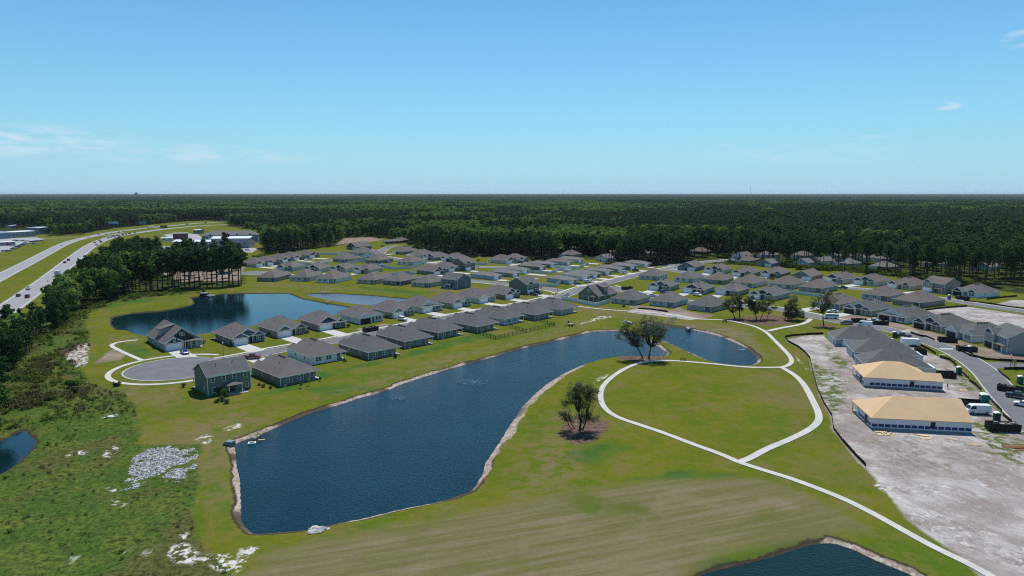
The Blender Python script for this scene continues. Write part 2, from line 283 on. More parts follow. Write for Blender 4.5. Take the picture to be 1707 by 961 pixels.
def ground_material():
    m = bpy.data.materials.new('ground'); m.use_nodes = True; t = m.node_tree; b = t.nodes['Principled BSDF']
    b.inputs['Roughness'].default_value = 0.95; b.inputs['Specular IOR Level'].default_value = 0.0
    g = N(t, 'ShaderNodeNewGeometry'); pos = g.outputs['Position']
    def noise(scale, detail=4, rough=0.55, vec=None, dist=0.0):
        n = N(t, 'ShaderNodeTexNoise'); n.inputs['Scale'].default_value = scale; n.inputs['Detail'].default_value = detail
        n.inputs['Roughness'].default_value = rough; n.inputs['Distortion'].default_value = dist
        wire(t, vec or pos, n.inputs['Vector']); return n.outputs[0]
    def at(n): a = N(t, 'ShaderNodeAttribute', attribute_name=n); return a.outputs['Fac']
    def mix(f, a, c):
        x = N(t, 'ShaderNodeMix', data_type='RGBA')
        if isinstance(f, float): x.inputs[0].default_value = f
        else: wire(t, f, x.inputs[0])
        for s_, v in ((6, a), (7, c)):
            if isinstance(v, tuple): x.inputs[s_].default_value = (*v, 1)
            else: wire(t, v, x.inputs[s_])
        return x.outputs[2]
    def ramp(v, lo, hi): 
        r = N(t, 'ShaderNodeMapRange', interpolation_type='SMOOTHSTEP'); r.inputs[1].default_value = lo; r.inputs[2].default_value = hi; wire(t, v, r.inputs[0]); return r.outputs[0]
    nB = noise(0.018, 5, 0.6); nM = noise(0.11, 5, 0.6); nS = noise(0.9, 6, 0.75); nF = noise(5.0, 3, 0.7); nX = noise(0.05, 4, 0.5)
    def zone(name, wob, soft=1.0):
        v = math_n(t, 'ADD', at(name), math_n(t, 'MULTIPLY', math_n(t, 'SUBTRACT', nM, 0.5), wob * 4)); v = math_n(t, 'ADD', v, math_n(t, 'MULTIPLY', math_n(t, 'SUBTRACT', nS, 0.5), wob * 1.5))
        return ramp(v, soft, -soft)
    # mown lawn: yellow-green with greener and worn brown patches
    c = mix(ramp(nX, 0.36, 0.66), (0.116, 0.126, 0.013), (0.084, 0.114, 0.012))
    c = mix(math_n(t, 'MULTIPLY', ramp(noise(0.03, 5, 0.65, dist=0.8), 0.54, 0.64), 0.8), c, (0.068, 0.116, 0.013))
    c = mix(ramp(nM, 0.52, 0.72), c, (0.150, 0.122, 0.048))
    c = mix(math_n(t, 'MULTIPLY', ramp(nB, 0.52, 0.66), 0.75), c, (0.155, 0.122, 0.058))
    nQ = noise(2.2, 5, 0.7); nR = noise(0.33, 6, 0.7, dist=0.4)
    c = mix(math_n(t, 'MULTIPLY', ramp(nR, 0.50, 0.60), 0.55), c, (0.142, 0.124, 0.034)); c = mix(math_n(t, 'MULTIPLY', ramp(nR, 0.46, 0.38), 0.5), c, (0.060, 0.108, 0.012))
    c = mix(math_n(t, 'MULTIPLY', ramp(nQ, 0.54, 0.66), 0.5), c, (0.150, 0.150, 0.030))
    c = mix(zone('lush', 1.5, 1.5), c, mix(ramp(nM, 0.4, 0.6), (0.046, 0.100, 0.020), (0.082, 0.118, 0.020)))
    c = mix(math_n(t, 'MULTIPLY', zone('worn', 3.0, 5.0), math_n(t, 'MULTIPLY', ramp(nR, 0.40, 0.60), 0.75)), c, (0.165, 0.130, 0.070))
    # dry mown field with mower rows
    mp = N(t, 'ShaderNodeMapping', vector_type='TEXTURE'); wire(t, pos, mp.inputs[0]); mp.inputs['Rotation'].default_value = (0, 0, R(19)); mp.inputs['Scale'].default_value = (30, 1.3, 1)
    row = noise(1.0, 5, 0.65, vec=mp.outputs[0], dist=0.15)
    dryc = mix(ramp(row, 0.40, 0.62), (0.122, 0.116, 0.044), (0.168, 0.142, 0.080)); dryc = mix(ramp(nX, 0.55, 0.68), dryc, (0.085, 0.108, 0.022)); dryc = mix(math_n(t, 'MULTIPLY', ramp(nM, 0.5, 0.7), 0.5), dryc, (0.20, 0.165, 0.115))
    c = mix(zone('dry', 3.0, 2.5), c, dryc)
    # rough vegetation
    wc = mix(ramp(nM, 0.40, 0.62), (0.064, 0.120, 0.021), (0.118, 0.146, 0.030)); wc = mix(ramp(noise(0.035, 4, 0.6, dist=0.6), 0.50, 0.60), wc, (0.110, 0.100, 0.036)); wc = mix(math_n(t, 'MULTIPLY', ramp(noise(0.35, 5, 0.7, dist=1.0), 0.5, 0.64), 0.6), wc, (0.054, 0.082, 0.018))
    wc = mix(ramp(nS, 0.33, 0.60), (0.030, 0.048, 0.014), wc)
    wc = mix(math_n(t, 'MULTIPLY', ramp(nQ, 0.50, 0.40), 0.65), wc, (0.030, 0.046, 0.014)); wc = mix(math_n(t, 'MULTIPLY', ramp(nQ, 0.56, 0.68), 0.6), wc, (0.130, 0.150, 0.030))
    spot = noise(0.23, 6, 0.7); wc = mix(math_n(t, 'MULTIPLY', ramp(spot, 0.69, 0.72), 0.9), wc, (0.52, 0.50, 0.46))
    c = mix(zone('wild', 1.2, 0.8), c, wc)
    # forest floor
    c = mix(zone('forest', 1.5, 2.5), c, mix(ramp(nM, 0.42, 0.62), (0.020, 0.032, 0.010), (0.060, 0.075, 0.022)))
    # bare dirt and pale sand
    dc = mix(ramp(nM, 0.40, 0.62), (0.20, 0.15, 0.115), (0.32, 0.25, 0.20)); c = mix(zone('dirt', 1.0, 0.8), c, mix(ramp(nS, 0.35, 0.75), dc, (0.16, 0.125, 0.10)))
    mp2 = N(t, 'ShaderNodeMapping', vector_type='TEXTURE'); wire(t, pos, mp2.inputs[0]); mp2.inputs['Rotation'].default_value = (0, 0, R(112)); mp2.inputs['Scale'].default_value = (9, 2.2, 1)
    tr = noise(1.0, 7, 0.72, vec=mp2.outputs[0], dist=2.2)
    sc = mix(ramp(nM, 0.36, 0.64), (0.25, 0.215, 0.195), (0.41, 0.385, 0.37)); sc = mix(math_n(t, 'MULTIPLY', ramp(tr, 0.52, 0.60), 0.6), sc, (0.185, 0.160, 0.150))
    sc = mix(math_n(t, 'MULTIPLY', ramp(noise(0.35, 6, 0.75, dist=1.5), 0.52, 0.62), 0.75), sc, (0.52, 0.50, 0.48)); sc = mix(math_n(t, 'MULTIPLY', ramp(nX, 0.5, 0.66), 0.6), sc, (0.22, 0.18, 0.165))
    sc = mix(math_n(t, 'MULTIPLY', ramp(nS, 0.55, 0.68), 0.5), sc, (0.16, 0.145, 0.12)); sc = mix(math_n(t, 'MULTIPLY', ramp(spot, 0.62, 0.70), 0.5), sc, (0.10, 0.11, 0.05))
    c = mix(zone('sand', 0.7, 0.5), c, sc)
    c = mix(math_n(t, 'MULTIPLY', zone('soil', 2.0, 3.0), math_n(t, 'MULTIPLY_ADD', ramp(nR, 0.42, 0.56), 0.6, 0.35)), c, mix(ramp(tr, 0.42, 0.6), (0.185, 0.150, 0.128), (0.29, 0.25, 0.23)))
    c = mix(math_n(t, 'MULTIPLY', zone('weed', 1.5, 1.5), ramp(nR, 0.45, 0.53)), c, (0.090, 0.115, 0.035))
    c = mix(zone('mulch', 1.0, 0.8), c, mix(ramp(nS, 0.4, 0.6), (0.090, 0.060, 0.045), (0.165, 0.112, 0.085)))
    wz = math_n(t, 'MULTIPLY', zone('white', 1.2, 0.4), ramp(noise(0.55, 7, 0.75, dist=0.5), 0.49, 0.55)); c = mix(wz, c, mix(ramp(nS, 0.4, 0.6), (0.40, 0.38, 0.34), (0.60, 0.59, 0.57)))
    # shoreline: dark wet edge, tan sand strip
    wv = math_n(t, 'ADD', at('water'), math_n(t, 'MULTIPLY', math_n(t, 'SUBTRACT', nM, 0.5), 2.6)); wv = math_n(t, 'ADD', wv, math_n(t, 'MULTIPLY', math_n(t, 'SUBTRACT', nS, 0.5), 1.6)); wv = math_n(t, 'ADD', wv, math_n(t, 'MULTIPLY', math_n(t, 'SUBTRACT', 1.0, at('sandy')), 0.75))
    c = mix(ramp(wv, 1.75, 1.35), c, (0.050, 0.042, 0.028))
    wvs = math_n(t, 'SUBTRACT', wv, math_n(t, 'MULTIPLY', math_n(t, 'SUBTRACT', at('sandy'), 1.0), 1.3)); sandy = math_n(t, 'MULTIPLY', ramp(wvs, 1.25, 0.9), math_n(t, 'MULTIPLY', at('sandy'), math_n(t, 'MAXIMUM', ramp(nX, 0.42, 0.52), math_n(t, 'SUBTRACT', at('sandy'), 1.0)), clamp=True))
    c = mix(ramp(wv, 1.15, 0.6), c, (0.085, 0.068, 0.045)); c = mix(sandy, c, mix(ramp(nS, 0.4, 0.65), (0.25, 0.19, 0.15), (0.46, 0.39, 0.33)))
    c = mix(ramp(wv, -0.5, -1.6), c, (0.030, 0.034, 0.020))
    # fine grain
    gr = math_n(t, 'MULTIPLY_ADD', math_n(t, 'SUBTRACT', nF, 0.5), 0.75, 1.0); gr = math_n(t, 'MULTIPLY', gr, math_n(t, 'MULTIPLY_ADD', math_n(t, 'SUBTRACT', nS, 0.5), 0.5, 1.0))
    cc = N(t, 'ShaderNodeCombineColor'); [wire(t, gr, cc.inputs[i]) for i in range(3)]
    mm = N(t, 'ShaderNodeMix', data_type='RGBA', blend_type='MULTIPLY'); mm.inputs[0].default_value = 1; wire(t, c, mm.inputs[6]); wire(t, cc.outputs[0], mm.inputs[7])
    wire(t, mm.outputs[2], b.inputs['Base Color'])
    bn = N(t, 'ShaderNodeBump'); bn.inputs['Strength'].default_value = 0.5; bn.inputs['Distance'].default_value = 0.25; wire(t, nS, bn.inputs['Height']); wire(t, bn.outputs[0], b.inputs['Normal'])
    return m
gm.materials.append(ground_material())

def water_material(name, deep, rough, bump, scale, sparkle=0.0):
    m = bpy.data.materials.new(name); m.use_nodes = True; t = m.node_tree; b = t.nodes['Principled BSDF']
    g = N(t, 'ShaderNodeNewGeometry'); n0 = N(t, 'ShaderNodeTexNoise'); n0.inputs['Scale'].default_value = 0.045; n0.inputs['Detail'].default_value = 4; wire(t, g.outputs['Position'], n0.inputs['Vector'])
    mx = N(t, 'ShaderNodeMix', data_type='RGBA'); mx.inputs[6].default_value = (*[c * 0.8 for c in deep], 1); mx.inputs[7].default_value = (*[c * 1.25 for c in deep], 1)
    r = N(t, 'ShaderNodeMapRange'); r.inputs[1].default_value = 0.35; r.inputs[2].default_value = 0.65; wire(t, n0.outputs[0], r.inputs[0]); wire(t, r.outputs[0], mx.inputs[0])
    wire(t, mx.outputs[2], b.inputs['Base Color']); b.inputs['Roughness'].default_value = rough; b.inputs['IOR'].default_value = 1.33
    mp = N(t, 'ShaderNodeMapping'); mp.inputs['Scale'].default_value = (1.0, 1.6, 1); mp.inputs['Rotation'].default_value = (0, 0, R(20)); wire(t, g.outputs['Position'], mp.inputs[0])
    n1 = N(t, 'ShaderNodeTexNoise'); n1.inputs['Scale'].default_value = scale; n1.inputs['Detail'].default_value = 4; n1.inputs['Roughness'].default_value = 0.6; wire(t, mp.outputs[0], n1.inputs['Vector'])
    bn = N(t, 'ShaderNodeBump'); bn.inputs['Strength'].default_value = 1.0; bn.inputs['Distance'].default_value = bump
    wire(t, n1.outputs[0], bn.inputs['Height']); wire(t, bn.outputs[0], b.inputs['Normal']); return m
wat = {'pond_main': water_material('water_open', (0.0003, 0.017, 0.026), 0.07, 0.145, 1.35), 'pond_near': water_material('water_near', (0.004, 0.014, 0.009), 0.06, 0.09, 1.5),
       'pond_left': water_material('water_calm', (0.002, 0.016, 0.022), 0.03, 0.03, 0.8), 'pond_purple': water_material('water_silty', (0.085, 0.085, 0.11), 0.18, 0.08, 1.2)}
wat['pond_right'] = wat['pond_main']; wat['pond_corner'] = wat['pond_left']
for k, poly in WATERS.items():
    c = poly.mean(0); big = poly.copy()
    # push the sheet 3 m under the bank, the bank itself draws the shoreline
    nrm = []
    area = np.sum(poly[:, 0] * np.roll(poly[:, 1], -1) - np.roll(poly[:, 0], -1) * poly[:, 1]); sg = 1 if area > 0 else -1
    for i in range(len(poly)):
        e = poly[(i + 1) % len(poly)] - poly[i - 1]; e /= max(np.hypot(*e), 1e-6); nrm.append((e[1] * sg, -e[0] * sg))
    big = poly + np.array(nrm) * 0.9
    mb = MB(); mb.quad([(x, y, WZ) for x, y in (big if sg > 0 else big[::-1])]); struct(mb, 'water', wat[k])

# ------------------------------------------------------------------ roads, pavements, paths
M_ASPH = mat('asphalt', (0.135, 0.135, 0.145), 0.9, 0.10, 0.25, fine=0.10, fscale=3)
M_ASPH2 = mat('asphalt_dark', (0.10, 0.10, 0.11), 0.9, 0.10, 0.25, fine=0.10, fscale=3)
M_HWY = mat('highway_asphalt', (0.26, 0.255, 0.265), 0.9, 0.06, 0.1, fine=0.06, fscale=2)
M_CONC = mat('concrete', (0.47, 0.46, 0.43), 0.9, 0.07, 0.35, spec=0.0, fine=0.08, fscale=3)
M_CURB = mat('kerb_concrete', (0.42, 0.41, 0.37), 0.85, 0.08, 0.4)
M_WHITE = mat('road_paint', (0.70, 0.70, 0.68), 0.7, 0.05, 1.0)
def smooth(pts, it=2):
    P = [np.array(p, float) for p in pts]
    for _ in range(it):
        Q = [P[0]]
        for a, b in zip(P[:-1], P[1:]): Q += [a * .75 + b * .25, a * .25 + b * .75]
        P = Q + [P[-1]]
    return np.array(P)
def offs(P, d):
    T = np.gradient(P, axis=0); T /= np.maximum(np.hypot(T[:, 0], T[:, 1])[:, None], 1e-9)
    return P + np.c_[-T[:, 1], T[:, 0]] * d
def ribbon(mb, P, a, b, z, th=0.0, mi=0):
    A, B = offs(P, a), offs(P, b)
    for i in range(len(P) - 1):
        mb.quad([(*B[i], z), (*B[i + 1], z), (*A[i + 1], z), (*A[i], z)], mi)
        if th:
            mb.quad([(*A[i], z), (*A[i + 1], z), (*A[i + 1], z - th), (*A[i], z - th)], mi); mb.quad([(*B[i + 1], z), (*B[i], z), (*B[i], z - th), (*B[i + 1], z - th)], mi)
def line_g(pts, it=2): return smooth([G(*p) for p in pts], it)
ROADS = []          # kept for clearing trees
zlev = [0.020]
def road(pts, wid, m=None, kerb=True, walk=(), it=2, name='road', ends=None):
    """asphalt strip with raised kerbs; walk = sides (+1 left of travel, -1 right) that carry a pavement"""
    Pn = line_g(pts, it) if not isinstance(pts, np.ndarray) else pts; ROADS.append(Pn); zlev[0] += 0.004
    mb = MB(); ribbon(mb, Pn, wid / 2, -wid / 2, zlev[0]); struct(mb, name, m or M_ASPH)
    if kerb:
        mb = MB(); s_, e_ = ends or (0, len(Pn)); Q = Pn[s_:e_]
        ribbon(mb, Q, wid / 2 + .45, wid / 2 + .003, 0.10, 0.10); ribbon(mb, Q, -wid / 2 - .003, -wid / 2 - .45, 0.10, 0.10); struct(mb, 'kerb', M_CURB)
    for sd_ in walk:
        mb = MB(); ribbon(mb, Pn, *((sd_ * (wid / 2 + 3.2), sd_ * (wid / 2 + 1.7)) if sd_ > 0 else (sd_ * (wid / 2 + 1.7), sd_ * (wid / 2 + 3.2))), 0.07, 0.07); struct(mb, 'pavement', M_CONC)
    return Pn
def path(pts, wid=1.45, it=2, z=None, name='path'):
    Pn = line_g(pts, it); zlev[0] += 0.004; mb = MB(); ribbon(mb, Pn, wid / 2, -wid / 2, 0.03 + zlev[0], 0.12); return struct(mb, name, M_CONC)
# highway
HW_N = [(-60,565),(0,524),(35,499),(69,475),(98,452),(120,434),(146,413),(165,403),(185,396),(203,392),(232,388),(260,384),(290,380.5),(330,377),(380,374.5)]
HW_F = [(-60,494),(0,462),(44,440),(76,423),(109,405.5),(140,397),(168,391),(200,385.5),(240,381),(281,377),(322,373),(363,370.5),(400,369.5)]
hn = road(HW_N, 12.5, M_HWY, False, name='highway'); hf = road(HW_F, 11.5, M_HWY, False, name='highway')
mb = MB()
for Pn, wd in ((hn, 12.5), (hf, 11.5)):
    for o_ in (wd / 2 - 1.2, -wd / 2 + 1.2): ribbon(mb, Pn, o_ + .12, o_ - .12, 0.06)
    L = np.r_[0, np.cumsum(np.hypot(*np.diff(Pn, axis=0).T))]
    for s0 in np.arange(0, min(L[-1], 500), 12.0):
        q = np.array([[np.interp(s0 + t_, L, Pn[:, k]) for k in (0, 1)] for t_ in (0, 3.0)]); ribbon(mb, q, .08, -.08, 0.061)
struct(mb, 'lane_markings', M_WHITE)
# frontage strip beyond the highway
road([(60,398),(120,396.5),(180,393.5),(205,388)], 5, M_HWY, False, name='road')
# estate roads
ST_A = [(305,611),(345,607),(400,598),(470,583),(540,572),(600,560),(677,545),(735,532),(790,522),(840,514),(880,506.5),(915,499),(945,491.5)]
ra = road(ST_A, 7.4, walk=(1,), ends=(6, 44))
rb = road([(915,503),(945,491),(980,478.5),(1012,472.5),(1050,461.5),(1088,453.5),(1126,446.5),(1168,438),(1217,434),(1260,431)], 7.6, walk=(1,))
road([(945,489.5),(930,484),(888,478),(830,472),(784,468),(735,463),(700,462)], 7.2, walk=(1,))
rf_ = road([(1010,477),(1030,483),(1060,490),(1100,497),(1140,503.5),(1200,509),(1240,511),(1279,513.5),(1312,518),(1350,526.5),(1408,538.5),(1440,543),(1474,548),(1505,556),(1533,566),(1577,580),(1617,601),(1645,622),(1663,644),(1690,675),(1740,725)], 7.4, ends=(4, 200))
mb = MB(); ribbon(mb, rf_[:44], 3.7 + 3.2, 3.7 + 1.7, 0.07, 0.07); struct(mb, 'pavement', M_CONC)
road([(1638,612),(1660,608),(1700,611),(1780,616)], 7.0, kerb=False)
road([(1108,449),(1150,457),(1200,464.5),(1260,471),(1338,475.5),(1400,480),(1450,484),(1520,492),(1579,500.5),(1640,510.5),(1707,519.6),(1800,535)], 7.2, walk=(1,))
road([(420,459),(445,456),(470,450),(500,442),(540,436.5),(575,431),(610,424),(640,416)], 7.0)
road([(630,431),(632,424),(640,416),(652,411),(668,409)], 8.0)
road([(632,428),(660,432),(701,438.5),(735,441.5),(784,445.5),(850,447),(868,443),(880,440)], 7.0, walk=(1,))
# turning circles
def disc(cx, cy, r, wring=None, a0=0, a1=360):
    zlev[0] += 0.004; mb = MB(); n = 64
    mb.quad([(cx + r * math.cos(2 * math.pi * k / n), cy + r * math.sin(2 * math.pi * k / n), zlev[0]) for k in range(n)]); struct(mb, 'road', M_ASPH)
    for (ri, ro, z, m_, nm) in ([(r + .003, r + .45, .10, M_CURB, 'kerb')] + ([(wring, wring + 1.6, .07, M_CONC, 'pavement')] if wring else [])):
        mb = MB(); A = np.radians(np.linspace(a0, a1, 60)); ribbon(mb, np.c_[cx + ri * np.cos(A), cy + ri * np.sin(A)], 0.0, -(ro - ri), z, z); struct(mb, nm, m_)
disc(-104.6, 207.2, 14.4, 17.6, 72, 330)
cc = G(430, 455.5); disc(cc[0], cc[1], 11.5, None, 90, 330)
road([(1095,444.5),(1126,442),(1150,439.5),(1180,437)], 8.0, M_ASPH, False)
# park paths
path([(1700,990),(1651,961),(1616,941),(1556,913),(1497,880),(1452,855),(1408,833),(1363,815),(1319,798.6),(1274,785),(1232,771.5)])
path([(1232,771.5),(1200,757),(1157,742),(1116,726),(1076,712),(1035,699),(1016,689),(1004,676),(1000.5,662),(1003,647),(1014,634),(1032.5,620),(1057,608),(1078,603),(1116,601.6),(1143,603.2),(1200,608.2),(1237,612.5),(1275,613.6),(1303,613)])
path([(1303,613),(1322,624),(1335,635),(1346,651),(1355.5,670),(1364,687),(1366,700),(1359,710),(1341,722),(1308,737),(1276,750),(1252,764),(1232,771.5)], 1.65)
path([(1303,613),(1313,610.5),(1320,605),(1319,598),(1312,589),(1301,578),(1290,567),(1280.5,557),(1272,551),(1256,544),(1237.5,539.6),(1219,535.5),(1200,533.6),(1168.5,533),(1146,531),(1122,526.5),(1094,522.7),(1056,520),(1000,516),(958,510.6),(935,507)])
path([(1280.5,552.5),(1301,547.5),(1331,542.6),(1344,538.6),(1352,532)], 1.9)
# path from the turning circle round the dormered house
path([(238,602),(215,592.5),(195,583),(186,578),(187,574.5),(200,570.5),(230,567.5)], 1.5)
def sheet(px, z=0.052, m=None, name='driveway'):
    mb = MB(); mb.prism([G(*p) for p in px], -0.05, z); return struct(mb, name, m or M_CONC)

# ------------------------------------------------------------------ houses
def shingle(name, col):
    m = mat(name, col, 0.92, 0.07, 0.35, spec=0.15, fine=0.16, fscale=5.0); return m
ROOFS = {'grey': shingle('shingle_grey', (0.135, 0.124, 0.120)), 'brown': shingle('shingle_brown', (0.142, 0.122, 0.110)), 'cool': shingle('shingle_cool', (0.110, 0.114, 0.113)),
         'light': shingle('shingle_light', (0.160, 0.155, 0.150)), 'red': shingle('shingle_red', (0.24, 0.115, 0.085))}
def siding(name, col):
    if 'siding_' + name in MATS: return MATS['siding_' + name]
    m = mat('siding_' + name, col, 0.7, 0.03, 0.5, spec=0.3); t = m.node_tree
    # lap boards: fine horizontal relief
    wv = N(t, 'ShaderNodeTexWave', bands_direction='Z', wave_profile='SAW'); wv.inputs['Scale'].default_value = 1.55
    g = N(t, 'ShaderNodeNewGeometry'); wire(t, g.outputs['Position'], wv.inputs['Vector'])
    bn = N(t, 'ShaderNodeBump'); bn.inputs['Strength'].default_value = 0.5; bn.inputs['Distance'].default_value = 0.02
    wire(t, wv.outputs[0], bn.inputs['Height']); wire(t, bn.outputs[0], t.nodes['Principled BSDF'].inputs['Normal']); return m
WALLS = {'white': (0.72, 0.74, 0.73), 'blue': (0.42, 0.49, 0.54), 'grey': (0.36, 0.35, 0.33), 'dark': (0.17, 0.17, 0.165), 'taupe': (0.30, 0.26, 0.215), 'beige': (0.50, 0.45, 0.35),
         'sage': (0.30, 0.33, 0.24), 'green': (0.145, 0.175, 0.135), 'pale': (0.58, 0.60, 0.58), 'brown': (0.20, 0.165, 0.135), 'slate': (0.16, 0.185, 0.21), 'brick': (0.22, 0.09, 0.065),
         'wrap': (0.62, 0.64, 0.68), 'yellow': (0.56, 0.52, 0.36)}
def W_(n): return siding(n, WALLS[n])
M_TRIM = mat('white_trim', (0.74, 0.75, 0.74), 0.6, 0.03, 0.6)
M_GAR = mat('garage_panel', (0.78, 0.79, 0.80), 0.55, 0.03, 0.8)
M_GLASS = mat('window_glass', (0.028, 0.036, 0.048), 0.08, 0.3, 0.8, spec=0.6)
M_DOOR = mat('door_paint', (0.045, 0.045, 0.055), 0.5, 0.1)
M_SHUT = mat('shutter_paint', (0.035, 0.04, 0.05), 0.6, 0.1)
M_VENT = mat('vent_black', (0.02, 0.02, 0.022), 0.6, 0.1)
M_GDARK = mat('gable_charcoal', (0.050, 0.052, 0.058), 0.8, 0.08, 0.8)
M_GBLUE = mat('gable_slate', (0.10, 0.12, 0.145), 0.8, 0.08, 0.8)
M_FOUND = mat('foundation', (0.30, 0.29, 0.27), 0.9, 0.08)
M_OSB = mat('roof_sheathing', (0.56, 0.385, 0.22), 0.85, 0.06, 0.18, fine=0.05, fscale=1.2)
M_BAND = mat('wrap_print_blue', (0.028, 0.040, 0.14), 0.5, 0.05)
M_WOOD = mat('lumber', (0.55, 0.41, 0.25), 0.8, 0.12, 0.8)
M_SOLAR = mat('solar_glass', (0.035, 0.04, 0.06), 0.15, 0.1, spec=0.6)
M_PATIO = M_CONC

def hip_roof(mb, fa, x0, y0, x1, y1, z, sl, ov=0.38, ax=None):
    X0, Y0, X1, Y1 = x0 - ov, y0 - ov, x1 + ov, y1 + ov; wx, wy = X1 - X0, Y1 - Y0; h = min(wx, wy) / 2 * sl
    zt = z + 0.02
    if (ax or ('y' if wy >= wx else 'x')) == 'y':
        m = (X0 + X1) / 2; r0, r1 = Y0 + wx / 2, Y1 - wx / 2; A, B = (m, r0, zt + h), (m, r1, zt + h)
        mb.quad([(X0, Y0, zt), (X1, Y0, zt), A]); mb.quad([(X1, Y0, zt), (X1, Y1, zt), B, A]); mb.quad([(X1, Y1, zt), (X0, Y1, zt), B]); mb.quad([(X0, Y1, zt), (X0, Y0, zt), A, B])
    else:
        m = (Y0 + Y1) / 2; A, B = (X0 + wy / 2, m, zt + h), (X1 - wy / 2, m, zt + h)
        mb.quad([(X0, Y0, zt), (X1, Y0, zt), B, A]); mb.quad([(X1, Y0, zt), (X1, Y1, zt), B]); mb.quad([(X1, Y1, zt), (X0, Y1, zt), A, B]); mb.quad([(X0, Y1, zt), (X0, Y0, zt), A])
    mb.quad([(X0, Y0, z - .05), (X0, Y1, z - .05), (X1, Y1, z - .05), (X1, Y0, z - .05)])
    if fa is not None:
        for a in ((X0 - .03, Y0 - .03, X1 + .03, Y0), (X0 - .03, Y1, X1 + .03, Y1 + .03), (X0 - .03, Y0, X0, Y1), (X1, Y0, X1 + .03, Y1)): fa.box(a[0], a[1], z - .16, a[2], a[3], z + .03)
    return zt + h
def cross_gable(mb, fa, ga, x0, x1, yf, yb, z, sl, ov=0.3):
    """gabled roof facing -y with white rake boards and a coloured gable face"""
    X0, X1 = x0 - ov, x1 + ov; m = (X0 + X1) / 2; h = (X1 - X0) / 2 * sl; Y = yf - ov
    mb.extr([(X0, z), (X1, z), (m, z + h)], 'y', yb, Y)
    if fa is not None: fa.extr([(X0 + .02, z - .12), (X1 - .02, z - .12), (X1 + .06, z + .02), (m, z + h + .05), (X0 - .06, z + .02)], 'y', Y - .005, Y - .05)
    k = 0.80 if (X1 - X0) > 4 else .72
    if ga is not None: ga.extr([(m - (m - X0) * k, z + .08), (m + (m - X0) * k, z + .08), (m, z + .08 + h * k)], 'y', Y - .055, Y - .085)
    return h
def window(parent, side, s, z, w=1.7, h=1.4, W=0, D=0, shut=False, pane=True, off=0.0):
    """side: front/rear/left/right, s = distance along the wall"""
    f = MB(); p = MB(); sh = MB()
    def bx(m, a0, z0, a1, z1, t0, t1):
        if side == 'front': m.box(a0, off - t1, z0, a1, off - t0, z1)
        elif side == 'rear': m.box(a0, D + off + t0, z0, a1, D + off + t1, z1)
        elif side == 'left': m.box(off - t1, a0, z0, off - t0, a1, z1)
        else: m.box(W + off + t0, a0, z0, W + off + t1, a1, z1)
    fr = 0.11; a0, a1 = s - w / 2, s + w / 2; n = 2 if w > 1.3 else 1
    bx(f, a0, z, a1, z + fr, .0, .06); bx(f, a0, z + h - fr, a1, z + h, 0, .06); bx(f, a0, z + fr, a0 + fr, z + h - fr, 0, .06); bx(f, a1 - fr, z + fr, a1, z + h - fr, 0, .06)
    if n == 2: bx(f, s - .09, z + fr, s + .09, z + h - fr, 0, .06)
    bx(f, a0 + fr, z + h / 2 - .04, (s - .09 if n == 2 else a1 - fr), z + h / 2 + .04, .03, .06)
    if n == 2: bx(f, s + .09, z + h / 2 - .04, a1 - fr, z + h / 2 + .04, .03, .06)
    o = part(f, 'window', M_TRIM, parent)
    bx(p, a0 + fr, z + fr, (s - .09 if n == 2 else a1 - fr), z + h - fr, .0, .025)
    if n == 2: bx(p, s + .09, z + fr, a1 - fr, z + h - fr, .0, .025)
    if pane: q = part(p, 'pane', M_GLASS, o)
    else:
        q = part(p, 'pane', M_GLASS, o)
    if shut:
        bx(sh, a0 - .42, z, a0 - .02, z + h, 0, .05); part(sh, 'shutter', M_SHUT, parent); sh = MB(); bx(sh, a1 + .02, z, a1 + .42, z + h, 0, .05); part(sh, 'shutter', M_SHUT, parent)
    return o

